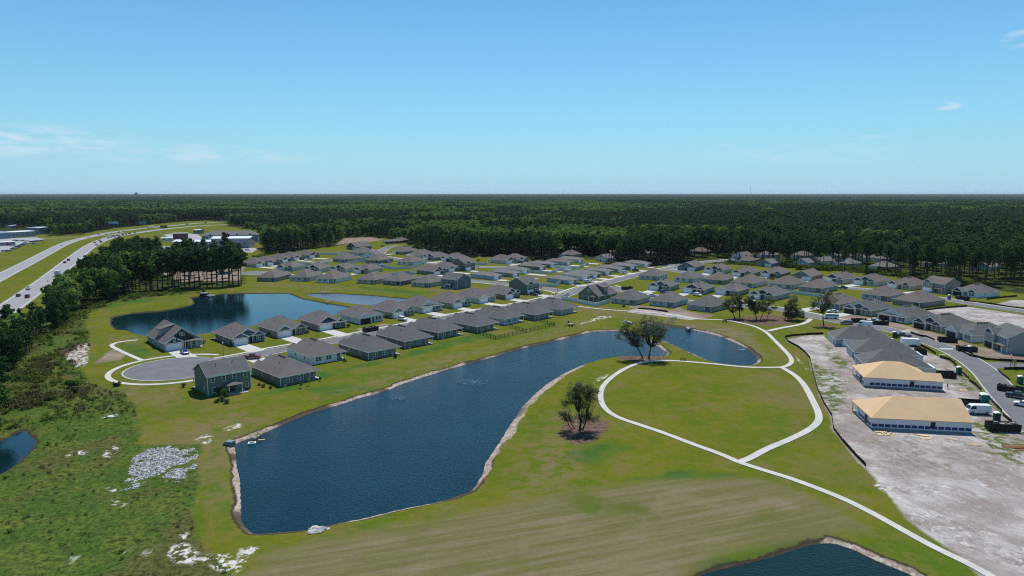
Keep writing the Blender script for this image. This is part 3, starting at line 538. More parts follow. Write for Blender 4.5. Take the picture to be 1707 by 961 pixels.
PROTO = {}
def make_house(kind, W, D, wall, roof, gable='dark', style='big', det=2, garage='white', mirror=False, h=2.65):
    """canonical frame: front wall faces -y, corner at the origin"""
    key = (kind, W, D, wall, roof, gable, style, det, garage, mirror)
    if key in PROTO:
        return copy_tree(PROTO[key])
    root = empty({'two': 'two_storey_house', 'ply': 'unfinished_house'}.get(kind, 'house')); PROTO[key] = root
    rm, fm, gm_, bm = MB(), MB(), MB(), MB(); tr = MB(); vt = MB(); wm = W_(wall); RM = ROOFS.get(roof)
    z0 = 0.0; ze = h
    GM = {'dark': M_GDARK, 'slate': M_GBLUE}.get(gable) or W_(gable)
    def vents(zr, n=4, x=None, yy=None):
        xm = x if x is not None else W * .5
        for k in range(n):
            vt.box(xm + .35, yy + k * 1.15, zr - .62, xm + .75, yy + k * 1.15 + .7, zr - .12)
        vt.box(W * .72, D * .62, zr - 1.7, W * .72 + .12, D * .62 + .12, zr - 1.0); vt.box(W * .25, D * .45, zr - 1.7, W * .25 + .12, D * .45 + .12, zr - 1.0)
    def corner_trim(pts, zt=None):
        for x, y in (pts if det > 1 else pts[:3]):
            c_ = MB(); c_.box(x - .07, y - .07, 0.15, x + .07, y + .07, (zt or ze) - .17); part(c_, 'corner_trim', M_TRIM, root)
    def garage_door(x0, x1, y, z1=2.2):
        g = MB(); g.box(x0, y - .05, .05, x1, y + .02, z1)
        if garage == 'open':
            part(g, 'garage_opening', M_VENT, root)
        else:
            for k in range(1, 4): g.box(x0 + .02, y - .065, .05 + z1 * k / 4 - .02, x1 - .02, y - .05, .05 + z1 * k / 4 + .005)
            o = part(g, 'garage_door', M_GAR, root)
        f = MB(); f.box(x0 - .16, y - .06, .0, x0 - .003, y + .02, z1 + .14); f.box(x1 + .003, y - .06, .0, x1 + .16, y + .02, z1 + .14); f.box(x0 - .003, y - .06, z1 + .003, x1 + .003, y + .02, z1 + .14); part(f, 'garage_frame', M_TRIM, root)
    def door(x0, y, side=1):
        g = MB(); g.box(x0, y - .05 if side > 0 else y - .01, .12, x0 + 1.0, y + .01 if side > 0 else y + .05, 2.15); part(g, 'door', M_DOOR, root)
    if kind == 'hip':
        gx = min(6.0, W * .5); ex = gx + 1.8; pw, pd = 3.3, 2.6
        foot = [(0, 0), (gx, 0), (gx, 2.4), (ex, 2.4), (ex, 1.0), (W, 1.0), (W, D), (pw, D), (pw, D - pd), (0, D - pd)]
        bm.prism(foot, 0, ze); zr = hip_roof(rm, fm, 0, 1.0, W, D, ze, 0.57)
        if style != 'plain':
            if style == 'wide':
                hip_roof(rm, fm, 0, 0, W - .0, 5, ze - .02, .2, ax='x')
                cross_gable(rm, fm, gm_, 1.2, 8.8, 1.7, 6.8, ze + .42, .56)
                cross_gable(rm, fm, gm_, ex + .2, W, 1.0, 4.2, ze + .01, .42)
            else:
                cross_gable(rm, fm, gm_, 0, gx, 0, 4.2, ze + .01, .58)
                cross_gable(rm, fm, gm_, ex, W, 1.0, 3.6, ze + .01, .58)
                if style == 'big': cross_gable(rm, fm, gm_, gx - 2.8, ex + 2.0, 1.9, 6.2, ze + .6, .60)
        garage_door(.55, gx - .55, 0.0); door(gx + .5, 2.4); window(root, 'front', (ex + W) / 2, .75, 1.7, 1.5, W, D, shut=True, off=1.0)
        window(root, 'rear', W - 2.6, .8, 1.9, 1.45, W, D); window(root, 'rear', W * .5, .8, 1.9, 1.45, W, D)
        if det > 1: window(root, 'rear', 1.3, .25, 1.2, 1.9, W, D, off=-pd)
        window(root, 'left', D * .45, 1.0, .9, 1.2, W, D); window(root, 'right', D * .4, 1.0, .9, 1.2, W, D)
        if det > 1: window(root, 'right', D * .75, 1.0, .9, 1.2, W, D)
        pp = MB(); pp.box(.05, D - .25, .12, .25, D - .05, ze - .06); part(pp, 'porch_post', M_TRIM, root)
        sl = MB(); sl.prism([(-.05, D - pd - .02), (pw + .02, D - pd - .02), (pw + .02, D + .3), (-.05, D + .3)], -.02, .12); part(sl, 'patio', M_CONC, root)
        corner_trim([(0, 0), (gx, 0), (W, 1.0), (W, D), (pw, D), (ex, 1.0)]); vents(zr, 4, W * .5, D * .5 - 2.2)
    elif kind == 'low':     # narrow house, long side to the camera
        bm.prism([(0, 0), (W * .55, 0), (W * .55, 1.5), (W, 1.5), (W, D), (0, D)], 0, ze); zr = hip_roof(rm, fm, 0, 0, W, D, ze, 0.36)
        garage_door(.6, W * .55 - .5, 0); door(W * .6, 1.5); window(root, 'front', W * .85, .8, 1.1, 1.3, W, D, off=1.5)
        for s_ in (.35, .6, .85): window(root, 'left', D * s_, 1.0, 1.0, 1.1, W, D)
        window(root, 'right', D * .5, 1.0, 1.0, 1.1, W, D); window(root, 'rear', W * .5, .8, 1.8, 1.4, W, D)
        corner_trim([(0, 0), (W, 1.5), (W, D), (0, D)])
    elif kind == 'two':
        hh = 5.45; bm.extr([(0, 0), (D, 0), (D, hh), (D / 2, hh + D / 2 * .48), (0, hh)], 'x', 0, W)
        ov = .35; sl = .5; zt = hh + .02
        rm.extr([(-ov, zt - ov * sl), (D / 2, zt + D / 2 * sl), (D + ov, zt - ov * sl), (D + ov, zt - ov * sl + .2), (D / 2, zt + D / 2 * sl + .22), (-ov, zt - ov * sl + .2)], 'x', -ov, W + ov)
        for x in (-ov - .03, W + ov + .0): fm.extr([(-ov, zt - ov * sl - .02), (D / 2, zt + D / 2 * sl - .02), (D + ov, zt - ov * sl - .02), (D + ov, zt - ov * sl + .18), (D / 2, zt + D / 2 * sl + .2), (-ov, zt - ov * sl + .18)], 'x', x, x + .03)
        fm.box(-ov, -ov - .04, zt - .2 - ov * sl, W + ov, -ov - .003, zt - ov * sl + .18); fm.box(-ov, D + ov + .003, zt - .2 - ov * sl, W + ov, D + ov + .04, zt - ov * sl + .18)
        # front bay with garage and its own gable
        gx = W * .48; x0b = 0.0; bm.prism([(x0b + .003, -1.2), (gx, -1.2), (gx, 0.01), (x0b + .003, 0.01)], 0, hh - .01)
        cross_gable(rm, fm, gm_, x0b, gx, -1.2, D * .32, hh - .02, .55)
        garage_door(.5, gx - .5, -1.2)
        # entry porch
        bp = MB(); hip_roof(bp, None, gx + .4, -1.7, W, 0.4, 2.6, .25, .2); part(bp, 'porch_roof', RM, root)
        for x in (gx + .5, W - .2):
            pp = MB(); pp.box(x, -1.7, .1, x + .18, -1.52, 2.55); part(pp, 'porch_post', M_TRIM, root)
        sl_ = MB(); sl_.box(gx + .1, -1.9, -.02, W + .2, -.01, .11); part(sl_, 'patio', M_CONC, root); door(gx + 1.0, 0.0)
        window(root, 'front', gx * .3, 3.5, 1.1, 1.5, W, D, shut=False, off=-1.2); window(root, 'front', gx * .72, 3.5, 1.1, 1.5, W, D, off=-1.2)
        for s_ in (.62, .76, .90): window(root, 'front', W * s_, 3.5, .9, 1.4, W, D)
        window(root, 'front', W * .85, .8, 1.0, 1.5, W, D)
        for s_ in (.12, .38, .63, .88): window(root, 'rear', W * s_, 3.5, 1.0, 1.5, W, D)
        window(root, 'rear', W * .82, .7, 1.8, 1.5, W, D); window(root, 'rear', W * .10, .7, 1.0, 1.5, W, D)
        for s_ in (.3,): window(root, 'left', D * s_, .8, .8, 1.3, W, D); window(root, 'right', D * (1 - s_), .8, .8, 1.3, W, D)
        bp = MB(); hip_roof(bp, None, W * .28, D - .3, W * .60, D + 2.7, 2.55, .3, .25); part(bp, 'porch_roof', RM, root)
        for x in (W * .28, W * .60 - .2):
            pp = MB(); pp.box(x, D + 2.4, .12, x + .2, D + 2.6, 2.5); part(pp, 'porch_post', M_TRIM, root)
        sl_ = MB(); sl_.box(W * .16, D + .01, -.02, W * .62, D + 3.1, .12); part(sl_, 'patio', M_CONC, root)
        g = MB(); g.box(W * .36, D - .01, .14, W * .36 + 1.7, D + .05, 2.2); part(g, 'patio_door', M_GLASS, root)
        corner_trim([(0, D), (W, 0), (W, D)], hh); corner_trim([(0, -1.2), (gx, -1.2)], hh)
        vt.box(W * .3, D * .66, hh + D * .17 + .25, W * .3 + .12, D * .66 + .12, hh + D * .17 + .9); vt.box(W * .7, D * .7, hh + D * .15 + .2, W * .7 + .12, D * .7 + .12, hh + D * .15 + .9)
    elif kind == 'cape':    # steep front gable with side dormer
        hh = 2.7; sl = .74; wv = W
        bm.extr([(0, 0), (wv, 0), (wv, hh), (wv / 2, hh + wv / 2 * sl), (0, hh)], 'y', 0, D)
        ov = .35; zt = hh + .02
        prof = [(-ov, zt - ov * sl), (wv / 2, zt + wv / 2 * sl), (wv + ov, zt - ov * sl), (wv + ov, zt - ov * sl + .24), (wv / 2, zt + wv / 2 * sl + .26), (-ov, zt - ov * sl + .24)]
        rm.extr(prof, 'y', -ov, D + ov)
        fp = [(a, b - .02) for a, b in prof[:3]] + [(a, b - .03) for a, b in prof[3:]]
        fm.extr(fp, 'y', -ov - .035, -ov - .003); fm.extr(fp, 'y', D + ov + .003, D + ov + .035)
        fm.box(-ov - .04, -ov, zt - ov * sl - .05, -ov - .003, D + ov, zt - ov * sl + .2); fm.box(W + ov + .003, -ov, zt - ov * sl - .05, W + ov + .04, D + ov, zt - ov * sl + .2)
        # dark siding of the upper gable
        gm_.extr([(wv * .14, hh + .3), (wv * .86, hh + .3), (wv / 2, hh + wv / 2 * sl - .35)], 'y', -.003, -.04)
        # shed dormer on the left slope
        dw = 3.4; dy0 = D * .36; xd = 1.1; zb = hh + xd * sl; zt2 = hh + 3.5
        dm = MB(); dm.extr([(xd, zb - .2), (xd, zt2), (wv / 2 - .3, hh + (wv / 2 - .3) * sl - .05)], 'y', dy0, dy0 + dw); d = part(dm, 'dormer', wm, root)
        dr = MB(); dr.extr([(xd - .35, zt2 - .03), (wv / 2 - .1, hh + (wv / 2 - .1) * sl + .22), (wv / 2 - .1, hh + (wv / 2 - .1) * sl + .38), (xd - .35, zt2 + .16)], 'y', dy0 - .3, dy0 + dw + .3); part(dr, 'dormer_roof', RM, d)
        window(d, 'left', dy0 + dw / 2, zt2 - 1.75, 1.6, 1.4, W, D, off=xd)
        # garage wing and porch in front
        gx = 6.0; bm.prism([(0, -1.6), (gx, -1.6), (gx, .01), (0, .01)], 0, hh - .01); cross_gable(rm, fm, gm_, 0, gx, -1.6, 4.0, hh - .02, .62); garage_door(.55, gx - .55, -1.6)
        window(root, 'front', gx / 2, hh + .45, .9, 1.1, W, D, off=-2.02, shut=True); window(root, 'front', W / 2, hh + 1.7, 1.6, 1.4, W, D, off=-.04, shut=True)
        bp = MB(); hip_roof(bp, None, gx + .3, -2.0, W, .6, 2.6, .32, .3); part(bp, 'porch_roof', RM, root)
        for k in range(4):
            x = gx + .4 + k * (W - gx - .6) / 3; pp = MB(); pp.box(x, -1.95, .12, x + .2, -1.75, 2.55); part(pp, 'porch_post', M_TRIM, root)
        sl_ = MB(); sl_.box(gx + .01, -2.2, -.02, W + .1, -.01, .12); part(sl_, 'patio', M_CONC, root); door(gx + .7, 0.0); window(root, 'front', W - 2.0, .7, 1.7, 1.5, W, D)
        window(root, 'rear', W * .5, hh + 1.2, 1.7, 1.5, W, D); window(root, 'rear', W * .6, .7, 1.2, 1.6, W, D); window(root, 'rear', W * .78, .7, 1.2, 1.6, W, D)
        bp = MB(); hip_roof(bp, None, W * .08, D - .2, W * .36, D + 2.4, 2.5, .3, .25); part(bp, 'porch_roof', RM, root)
        for x in (W * .08, W * .36 - .2):
            pp = MB(); pp.box(x, D + 2.1, 0, x + .2, D + 2.3, 2.45); part(pp, 'porch_post', M_TRIM, root)
        window(root, 'left', D * .25, 1.0, .9, 1.2, W, D); window(root, 'left', D * .6, 1.0, .9, 1.2, W, D)
        corner_trim([(0, -1.6), (gx, -1.6), (W, 0), (0, D), (W, D)])
    elif kind == 'gab':     # simple gable house, ridge front to back
        sl = .5; bm.extr([(0, 0), (W, 0), (W, ze), (W / 2, ze + W / 2 * sl), (0, ze)], 'y', 0, D); ov = .35; zt = ze + .02
        prof = [(-ov, zt - ov * sl), (W / 2, zt + W / 2 * sl), (W + ov, zt - ov * sl), (W + ov, zt - ov * sl + .22), (W / 2, zt + W / 2 * sl + .24), (-ov, zt - ov * sl + .22)]
        rm.extr(prof, 'y', -ov, D + ov)
        fp = [(a, b - .02) for a, b in prof[:3]] + [(a, b - .03) for a, b in prof[3:]]; fm.extr(fp, 'y', -ov - .035, -ov - .003); fm.extr(fp, 'y', D + ov + .003, D + ov + .035)
        if style == 'solar':
            for y0_ in (1.0, 6.5):
                so_ = MB(); a, b = .6, W / 2 - .6
                so_.extr([(b, zt + b * sl + .28), (a, zt + a * sl + .28), (a, zt + a * sl + .34), (b, zt + b * sl + .34)], 'y', y0_, y0_ + 3.2); so_.v = [(W - x, y, z) for x, y, z in so_.v]; part(so_, 'solar_panel', M_SOLAR, root)
        if style == 'front' : gm_.extr([(W * .15, ze + .35), (W * .85, ze + .35), (W / 2, ze + W / 2 * sl - .25)], 'y', -.003, -.04)
        garage_door(W - 5.6, W - .6, 0.0); door(W * .42, 0.0); window(root, 'front', W * .18, .8, 1.6, 1.4, W, D); window(root, 'front', W * .5, ze + 1.0, 1.3, 1.2, W, D, off=-.04)
        window(root, 'rear', W * .5, ze + .9, 1.4, 1.3, W, D)
        for s_ in (.15, .4, .6): window(root, 'rear', W * s_, .7, 1.1, 1.5, W, D)
        for s_ in (.3, .7): window(root, 'left', D * s_, 1.0, .9, 1.2, W, D); window(root, 'right', D * s_, 1.0, .9, 1.2, W, D)
        corner_trim([(0, 0), (W, 0), (0, D), (W, D)])
    elif kind == 'ply':     # timber frame house, wrapped walls, bare sheathing roof
        pw, pd = 3.4, 2.8
        foot = [(0, 0), (6, 0), (6, 2.4), (7.8, 2.4), (7.8, 1.0), (W, 1.0), (W, D), (W - pw + 9 - 9, D), (W - pw, D - pd)]
        foot = [(0, 0), (6, 0), (6, 2.0), (W, 2.0), (W, D - pd), (W - pw, D - pd), (W - pw, D), (0, D)]
        bm.prism(foot, .35, ze); rm2 = MB(); ov_ = .25; X0, X1, Y0, Y1, zt_ = -ov_, W + ov_, (-ov_ if style == 'gable_end' else 2.0 - ov_), D + ov_, ze + .06; hw = (X1 - X0) / 2; hh_ = hw * .50; xm = (X0 + X1) / 2; zr = zt_ + hh_
        if style == 'gable_end':
            A_, B_ = (xm, Y0, zt_ + hh_), (xm, Y1 - hw, zt_ + hh_)
            rm2.quad([(X0, Y0, zt_), A_, B_, (X0, Y1, zt_)][::-1]); rm2.quad([(X1, Y0, zt_), (X1, Y1, zt_), B_, A_]); rm2.quad([(X1, Y1, zt_), (X0, Y1, zt_), B_]); rm2.quad([(X0, Y0, zt_), (X1, Y0, zt_), A_])
            rm2.box(X0, Y0, zt_ - .14, X1, Y1, zt_ - .003)
        else:
            hip_roof(rm2, None, 0, 2.0, W, D, ze + .05, .50, ov_); cross_gable(rm2, None, None, 0, 6, 0, 7.0, ze + .04, .50, ov_); rm2.box(X0, Y0, zt_ - .14, X1, Y1, zt_ - .06)
        vents(zr, 0, W / 2, D / 2)
        part(rm2, 'roof', M_OSB, root); fo = MB(); fo.prism([(x * .996 + .01, y * .996 + .01) for x, y in foot], 0, .35); part(fo, 'foundation', M_FOUND, root)
        sb = MB(); sb.box(W - pw, D - pd, 0, W, D, .3); part(sb, 'porch_slab', M_FOUND, root)
        pp = MB(); pp.box(W - .2, D - .2, .3, W - .05, D - .05, ze); pp.box(W - pw + .02, D - .2, .3, W - pw + .14, D - .05, ze); part(pp, 'porch_post', M_WOOD, root)
        def band(side, a0, a1, off=0):
            n = int((a1 - a0) / 1.42); 
            for k in range(n):
                q = MB(); s0 = a0 + k * 1.42 + .1; s1 = s0 + 1.2
                zz0, zz1 = .62, 1.30
                if side == 'left': q.box(-.03, s0, zz0, -.002, s1, zz1)
                elif side == 'right': q.box(W + .002, s0, zz0, W + .03, s1, zz1)
                elif side == 'rear': q.box(s0, D + .002 + off, zz0, s1, D + .03 + off, zz1)
                else: q.box(s0, -.03 + off, zz0, s1, -.002 + off, zz1)
                part(q, 'wrap_print', M_BAND, root)
        band('left', 0, D); band('right', 2, D - pd); band('rear', 0.3, W - pw); band('front', 7, W, 2.0)
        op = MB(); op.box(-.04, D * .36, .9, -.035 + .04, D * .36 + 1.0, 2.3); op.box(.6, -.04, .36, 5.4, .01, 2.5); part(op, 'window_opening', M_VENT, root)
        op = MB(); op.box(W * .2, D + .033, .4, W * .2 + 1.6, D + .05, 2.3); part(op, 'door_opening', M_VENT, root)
    if kind != 'ply':
        fo = MB()
    part(bm, 'wall', wm, root)
    if kind != 'ply': rf = part(rm, 'roof', RM, root)
    else: rf = None
    if fm.v: part(fm, 'fascia', M_TRIM, root)
    if gm_.v: part(gm_, 'gable', GM, root)
    if tr.v: part(tr, 'corner_trim', M_TRIM, root)
    if vt.v and rf is not None:
        for k in range(0, len(vt.f), 6):
            v1 = MB(); v1.v = vt.v[k // 6 * 8:k // 6 * 8 + 8]; v1.f = [tuple(i - k // 6 * 8 for i in f) for f in vt.f[k:k + 6]]; v1.m = [0] * 6; part(v1, 'roof_vent', M_VENT, rf)
    return root

ROADS_D = [np.array([[np.interp(s0, np.r_[0, np.cumsum(np.hypot(*np.diff(Pn, axis=0).T))], Pn[:, k]) for k in (0, 1)] for s0 in np.arange(0, np.hypot(*np.diff(Pn, axis=0).T).sum(), 2.0)]) for Pn in ROADS[2:]]
HOUSES = []     # (x, y, radius) kept for tree clearing
def place_house(px, flag, ang, kind, W, D, wall, roof, label, drive=0, **kw):
    """px: photo position of the nearest wall corner at the ground; flag: F/B front or back is the wall running right from it, f/b the wall running left"""
    X, Y = G(*px); root = make_house(kind, W, D, wall, roof, **kw)
    c0, rot = {'F': ((0, 0), ang), 'B': ((W, D), ang + 180), 'f': ((W, 0), ang - 90), 'b': ((0, D), ang + 90)}[flag]
    r = R(rot); ca, sa = math.cos(r), math.sin(r)
    ox = X - (c0[0] * ca - c0[1] * sa); oy = Y - (c0[0] * sa + c0[1] * ca)
    root.location = (ox, oy, 0); root.rotation_euler = (0, 0, r)
    tag(root, label, 'house', group='houses of the new estate')
    cx, cy = W / 2, D / 2; HOUSES.append((ox + cx * ca - cy * sa, oy + cx * sa + cy * ca, max(W, D) * .62))
    if drive:
        gx_, gy_ = 3.0 * ca - 0 + ox, 3.0 * sa + oy; dm = min(float(np.min(np.hypot(Pn[:, 0] - gx_, Pn[:, 1] - gy_))) for Pn in ROADS_D); drive = min(max(dm - 4.0, 3.0), 17.0)
        mb = MB(); fy = {'cape': -1.6, 'two': -1.2}.get(kind, 0.0); pts = [(.5, fy - .02), (5.6, fy - .02), (5.9, -drive), (.1, -drive)]
        if kind == 'gab': pts = [(W - 5.7, -.02), (W - .5, -.02), (W - .2, -drive), (W - 5.9, -drive)]
        mb.prism([(ox + a * ca - b * sa, oy + a * sa + b * ca) for a, b in pts], -.05, .058 + random.random() * .008); struct(mb, 'driveway', M_CONC)
    return root

A1, B1, C1, D1, E1, F1 = ((160,500),5.34), ((380,480),5.34), ((550,460),5.34), ((780,460),5.34), ((1000,460),5.34), ((1200,460),5.34)
N4, N6, N8, N10, N12, N14 = ((400,380),6.828), ((600,380),6.828), ((800,380),6.828), ((1000,380),6.828), ((1200,380),6.828), ((1450,380),6.642)
def q(r, x, y): return (r[0][0] + x / r[1], r[0][1] + y / r[1])
ph = place_house
# row along the main pond, backs to the camera
ph(q(A1,1000,860), 'B', 42, 'two', 11.5, 10.5, 'green', 'cool', 'dark green two storey house beside the turning circle', gable='green', drive=4)
ph(q(B1,470,880), 'B', 45, 'hip', 12.3, 19.3, 'dark', 'grey', 'dark grey hip roofed house next to the dark green two storey house', drive=7)
ph(q(B1,740,690), 'B', 42, 'hip', 12.3, 18.3, 'white', 'grey', 'white house second to the right of the dark green two storey house', drive=7)
ph(q(C1,345,752), 'B', 44, 'hip', 12.4, 20, 'dark', 'cool', 'large dark grey house with wide roof fourth along the main pond lawn', drive=6)
ph(q(C1,668,650), 'B', 44, 'hip', 12.2, 19.3, 'dark', 'cool', 'dark grey house fifth in the row backing onto the main pond', drive=7)
ph(q(C1,965,568), 'B', 48, 'hip', 12.5, 19.3, 'green', 'cool', 'dark green single storey house sixth in the main pond row', drive=7)
ph(q(D1,83,512), 'B', 49, 'hip', 12.3, 19.3, 'dark', 'cool', 'grey house just left of the black fenced back gardens', drive=7)
ph(q(D1,325,442), 'B', 48, 'hip', 12.3, 19.3, 'blue', 'cool', 'pale blue house in front of the first black fenced garden', drive=7)
ph(q(D1,597,402), 'B', 47.5, 'hip', 12.3, 19.3, 'dark', 'cool', 'grey house in front of the second black fenced garden', drive=7)
ph(q(D1,830,355), 'B', 51, 'hip', 12.7, 19.3, 'grey', 'cool', 'last house of the main pond row, nearest the road junction', drive=7)
# row between the street and the left pond, fronts to the camera
ph(q(A1,605,455), 'F', 42, 'cape', 12.3, 20, 'grey', 'grey', 'steep gabled house with roof dormer at the turning circle by the left pond', drive=9)
ph(q(A1,1215,415), 'F', 44, 'hip', 12.3, 18.3, 'slate', 'grey', 'slate blue house right of the dormered house', drive=9, gable='slate')
ph(q(B1,440,450), 'F', 45, 'hip', 12.6, 18.3, 'taupe', 'grey', 'taupe house with white garage, third from the turning circle on the pond side', drive=9, gable='slate', style='small')
ph(q(B1,810,388), 'F', 43, 'hip', 12.2, 18.3, 'taupe', 'grey', 'taupe house with one wide charcoal gable above its white garage', drive=9, style='wide')
ph(q(C1,262,435), 'F', 43, 'hip', 12.0, 18.3, 'wrap', 'grey', 'white wrapped unfinished house with open garage beside the left pond', garage='open', gable='wrap', style='small')
ph(q(C1,560,382), 'F', 45, 'hip', 12.3, 18.3, 'sage', 'grey', 'green grey house with a white car on its drive', drive=9, gable='green', style='small')
ph(q(C1,825,335), 'F', 46, 'hip', 12.3, 18.3, 'pale', 'grey', 'pale house behind the pond row, seventh from the turning circle', drive=9, gable='pale', style='wide')
ph(q(C1,1095,295), 'F', 46, 'hip', 12.3, 18.3, 'sage', 'grey', 'sage house with small green gables, eighth from the turning circle', drive=9, gable='green', style='small')
ph(q(D1,103,250), 'F', 47, 'hip', 12.3, 18.3, 'pale', 'grey', 'white fronted house two left of the dark green junction house', drive=9, gable='pale', style='small')
ph(q(D1,335,215), 'F', 48, 'hip', 12.3, 18.3, 'brown', 'grey', 'brown sided house directly left of the two storey junction house', drive=9)
ph(q(N8,520,758), 'F', 48, 'two', 11.3, 12, 'green', 'cool', 'dark green two storey house at the road junction with two black cars', drive=8, gable='dark')
# row behind the purple pond, backs to the water
ph(q(N4,405,615), 'b', 80, 'hip', 12.3, 20, 'taupe', 'grey', 'leftmost house of the row behind the purple pond', style='small')
ph(q(N4,775,612), 'b', 76, 'hip', 12.5, 18.3, 'pale', 'grey', 'pale house second in the row behind the purple pond', style='small')
ph(q(N4,1070,633), 'b', 70, 'hip', 12.8, 19.3, 'white', 'brown', 'white house third in the row behind the purple pond', style='small')
ph(q(N6,165,645), 'b', 66, 'hip', 12.8, 19.3, 'beige', 'brown', 'beige house fourth in the row behind the purple pond', style='small')
ph(q(N6,460,660), 'b', 63, 'hip', 12.6, 19.3, 'brown', 'grey', 'dark brown house fifth in the row behind the purple pond', style='small')
ph(q(N6,780,682), 'b', 60, 'hip', 12.4, 19.3, 'beige', 'grey', 'cream house left of the slate two storey house', style='small')
ph(q(N6,1110,700), 'b', 56, 'two', 12.0, 11.3, 'slate', 'cool', 'slate grey two storey house at the end of the purple pond row', gable='slate')
# far left street, fronts to the right
for i, (p, a, st, wl, lb) in enumerate([((185,452), 60, 'small', 'pale', 'first house from the pines in the far left row'), ((312,437), 60, 'small', 'slate', 'slate sided house second in the far left row'),
        ((480,402), 60, 'small', 'slate', 'blue sided house third in the far left row'), ((617,377), 62, 'small', 'brown', 'house with twin gables fourth in the far left row'),
        ((792,350), 62, 'big', 'taupe', 'taupe gabled house fifth in the far left row')]):
    ph(q(N4,*p), 'F', a, 'hip', 12.8, 18.5, wl, 'grey', lb, style=st, gable='dark', det=1, drive=7)
# second row, fronts towards the camera
for p, a, st, wl, lb, rf in [((595,497), 76, 'small', 'pale', 'pale house behind the leftmost pond row house', 'grey'), ((900,513), 74, 'big', 'pale', 'pale house with a black gable behind the second pond row house', 'grey'),
        ((1195,515), 72, 'big', 'white', 'white house with two dark gables behind the third pond row house', 'brown'), ((1465,527), 68, 'small', 'beige', 'beige house with white garage left of the open lawn', 'brown')]:
    ph(q(N4,*p), 'f', a, 'hip', 12.2, 17.3, wl, rf, lb, style=st, det=1, drive=8)
ph(q(N6,840,545), 'F', 48, 'hip', 12.5, 20, 'brown', 'brown', 'brown roofed house behind the slate two storey house', det=1, drive=7)
ph(q(N6,1010,510), 'F', 50, 'hip', 12.5, 18, 'slate', 'grey', 'slate sided house left of the brown two storey house', style='small', det=1, gable='slate', drive=7)
ph(q(N6,1190,492), 'F', 50, 'two', 11, 12, 'brown', 'grey', 'brown two storey house in the middle of the estate', gable='dark', drive=7)
# far back, around the bend in the road
ph((631,433), 'b', 82, 'gab', 15, 16, 'white', 'grey', 'white gabled house with solar panels on its roof', style='solar')
ph((574,438.3), 'b', 50, 'hip', 15, 17, 'grey', 'brown', 'brown roofed house left of the solar panel house', style='plain', det=1)
ph((602,427), 'b', 50, 'hip', 16.5, 18, 'pale', 'grey', 'wide pale house behind the solar panel house', style='plain', det=1)
ph((594,417), 'f', 50, 'gab', 15.5, 18, 'slate', 'grey', 'grey gabled house near the forest at the road bend', style='front')
ph((646,407), 'f', 40, 'low', 9, 19, 'brick', 'grey', 'long dark brick house at the end of the bending road')
ph((667,405), 'f', 50, 'hip', 12, 12, 'brown', 'grey', 'dark house half hidden by trees beyond the bend', style='plain', det=1)
ph(q(N6,470,308), 'f', 45, 'hip', 14, 19, 'taupe', 'grey', 'taupe house right of the road bend', style='plain', det=1, drive=6)
ph(q(N6,665,352), 'f', 50, 'hip', 15, 21, 'pale', 'grey', 'pale house second right of the road bend', style='plain', det=1, drive=6)
ph(q(N6,842,375), 'f', 50, 'hip', 13, 19, 'sage', 'grey', 'sage house with a dark gable and a white car in front', style='big', det=1, drive=6)
ph(q(N6,1052,392), 'f', 50, 'hip', 13, 19, 'dark', 'grey', 'dark house with grey gable beside the brown two storey house', style='small', det=1, drive=6)
ph(q(N6,215,410), 'b', 62, 'hip', 13, 18, 'taupe', 'brown', 'taupe house behind the white garden fences', style='plain', det=1)
ph(q(N6,590,430), 'b', 62, 'hip', 14, 19, 'white', 'brown', 'white house behind the white garden fences', style='plain', det=1)
ph(q(N8,300,415), 'F', 45, 'hip', 12.5, 20, 'pale', 'brown', 'pale house with black gable near the pine wall, centre', det=1, drive=6)
ph(q(N8,440,400), 'F', 45, 'hip', 12.5, 18, 'grey', 'brown', 'grey house with a black car near the pine wall', style='small', det=1, drive=6)
# narrow houses of the middle block
for p, wl, rf, lb in [((160,597), 'blue', 'light', 'narrow pale blue house on the corner of the middle block'), ((375,565), 'taupe', 'light', 'narrow taupe house second in the middle block'),
        ((490,528), 'white', 'light', 'narrow white house third in the middle block'), ((680,488), 'brown', 'brown', 'narrow brown sided house fourth in the middle block'),
        ((800,457), 'green', 'light', 'narrow dark green house fifth in the middle block'), ((990,430), 'blue', 'brown', 'narrow blue house behind the long white fence'),
        ((1120,402), 'pale', 'light', 'narrow pale house last in the middle block by the pines')]:
    ph(q(N8,*p), 'F', 50, 'low', 8.2, 20, wl, rf, lb, drive=5)
for p, wl, rf, lb in [((1010,648), 'blue', 'light', 'narrow pale blue house with white fence at the junction'), ((1165,602), 'white', 'light', 'narrow white house with white cars outside'),
        ((1285,577), 'brown', 'light', 'narrow brown house third along the straight road'), ((1425,543), 'grey', 'light', 'narrow grey house fourth along the straight road'),
        ((1568,512), 'sage', 'light', 'narrow sage house fifth along the straight road')]:
    ph(q(N8,*p), 'F', 40, 'low', 8.2, 19, wl, rf, lb, drive=7)
ph(q(N10,345,482), 'F', 40, 'low', 8.2, 19, 'slate', 'light', 'narrow slate house with a black car by the straight road', drive=7)
ph(q(N10,505,452), 'F', 40, 'low', 8.2, 19, 'pale', 'light', 'narrow pale house at the far end of the straight road', drive=7)
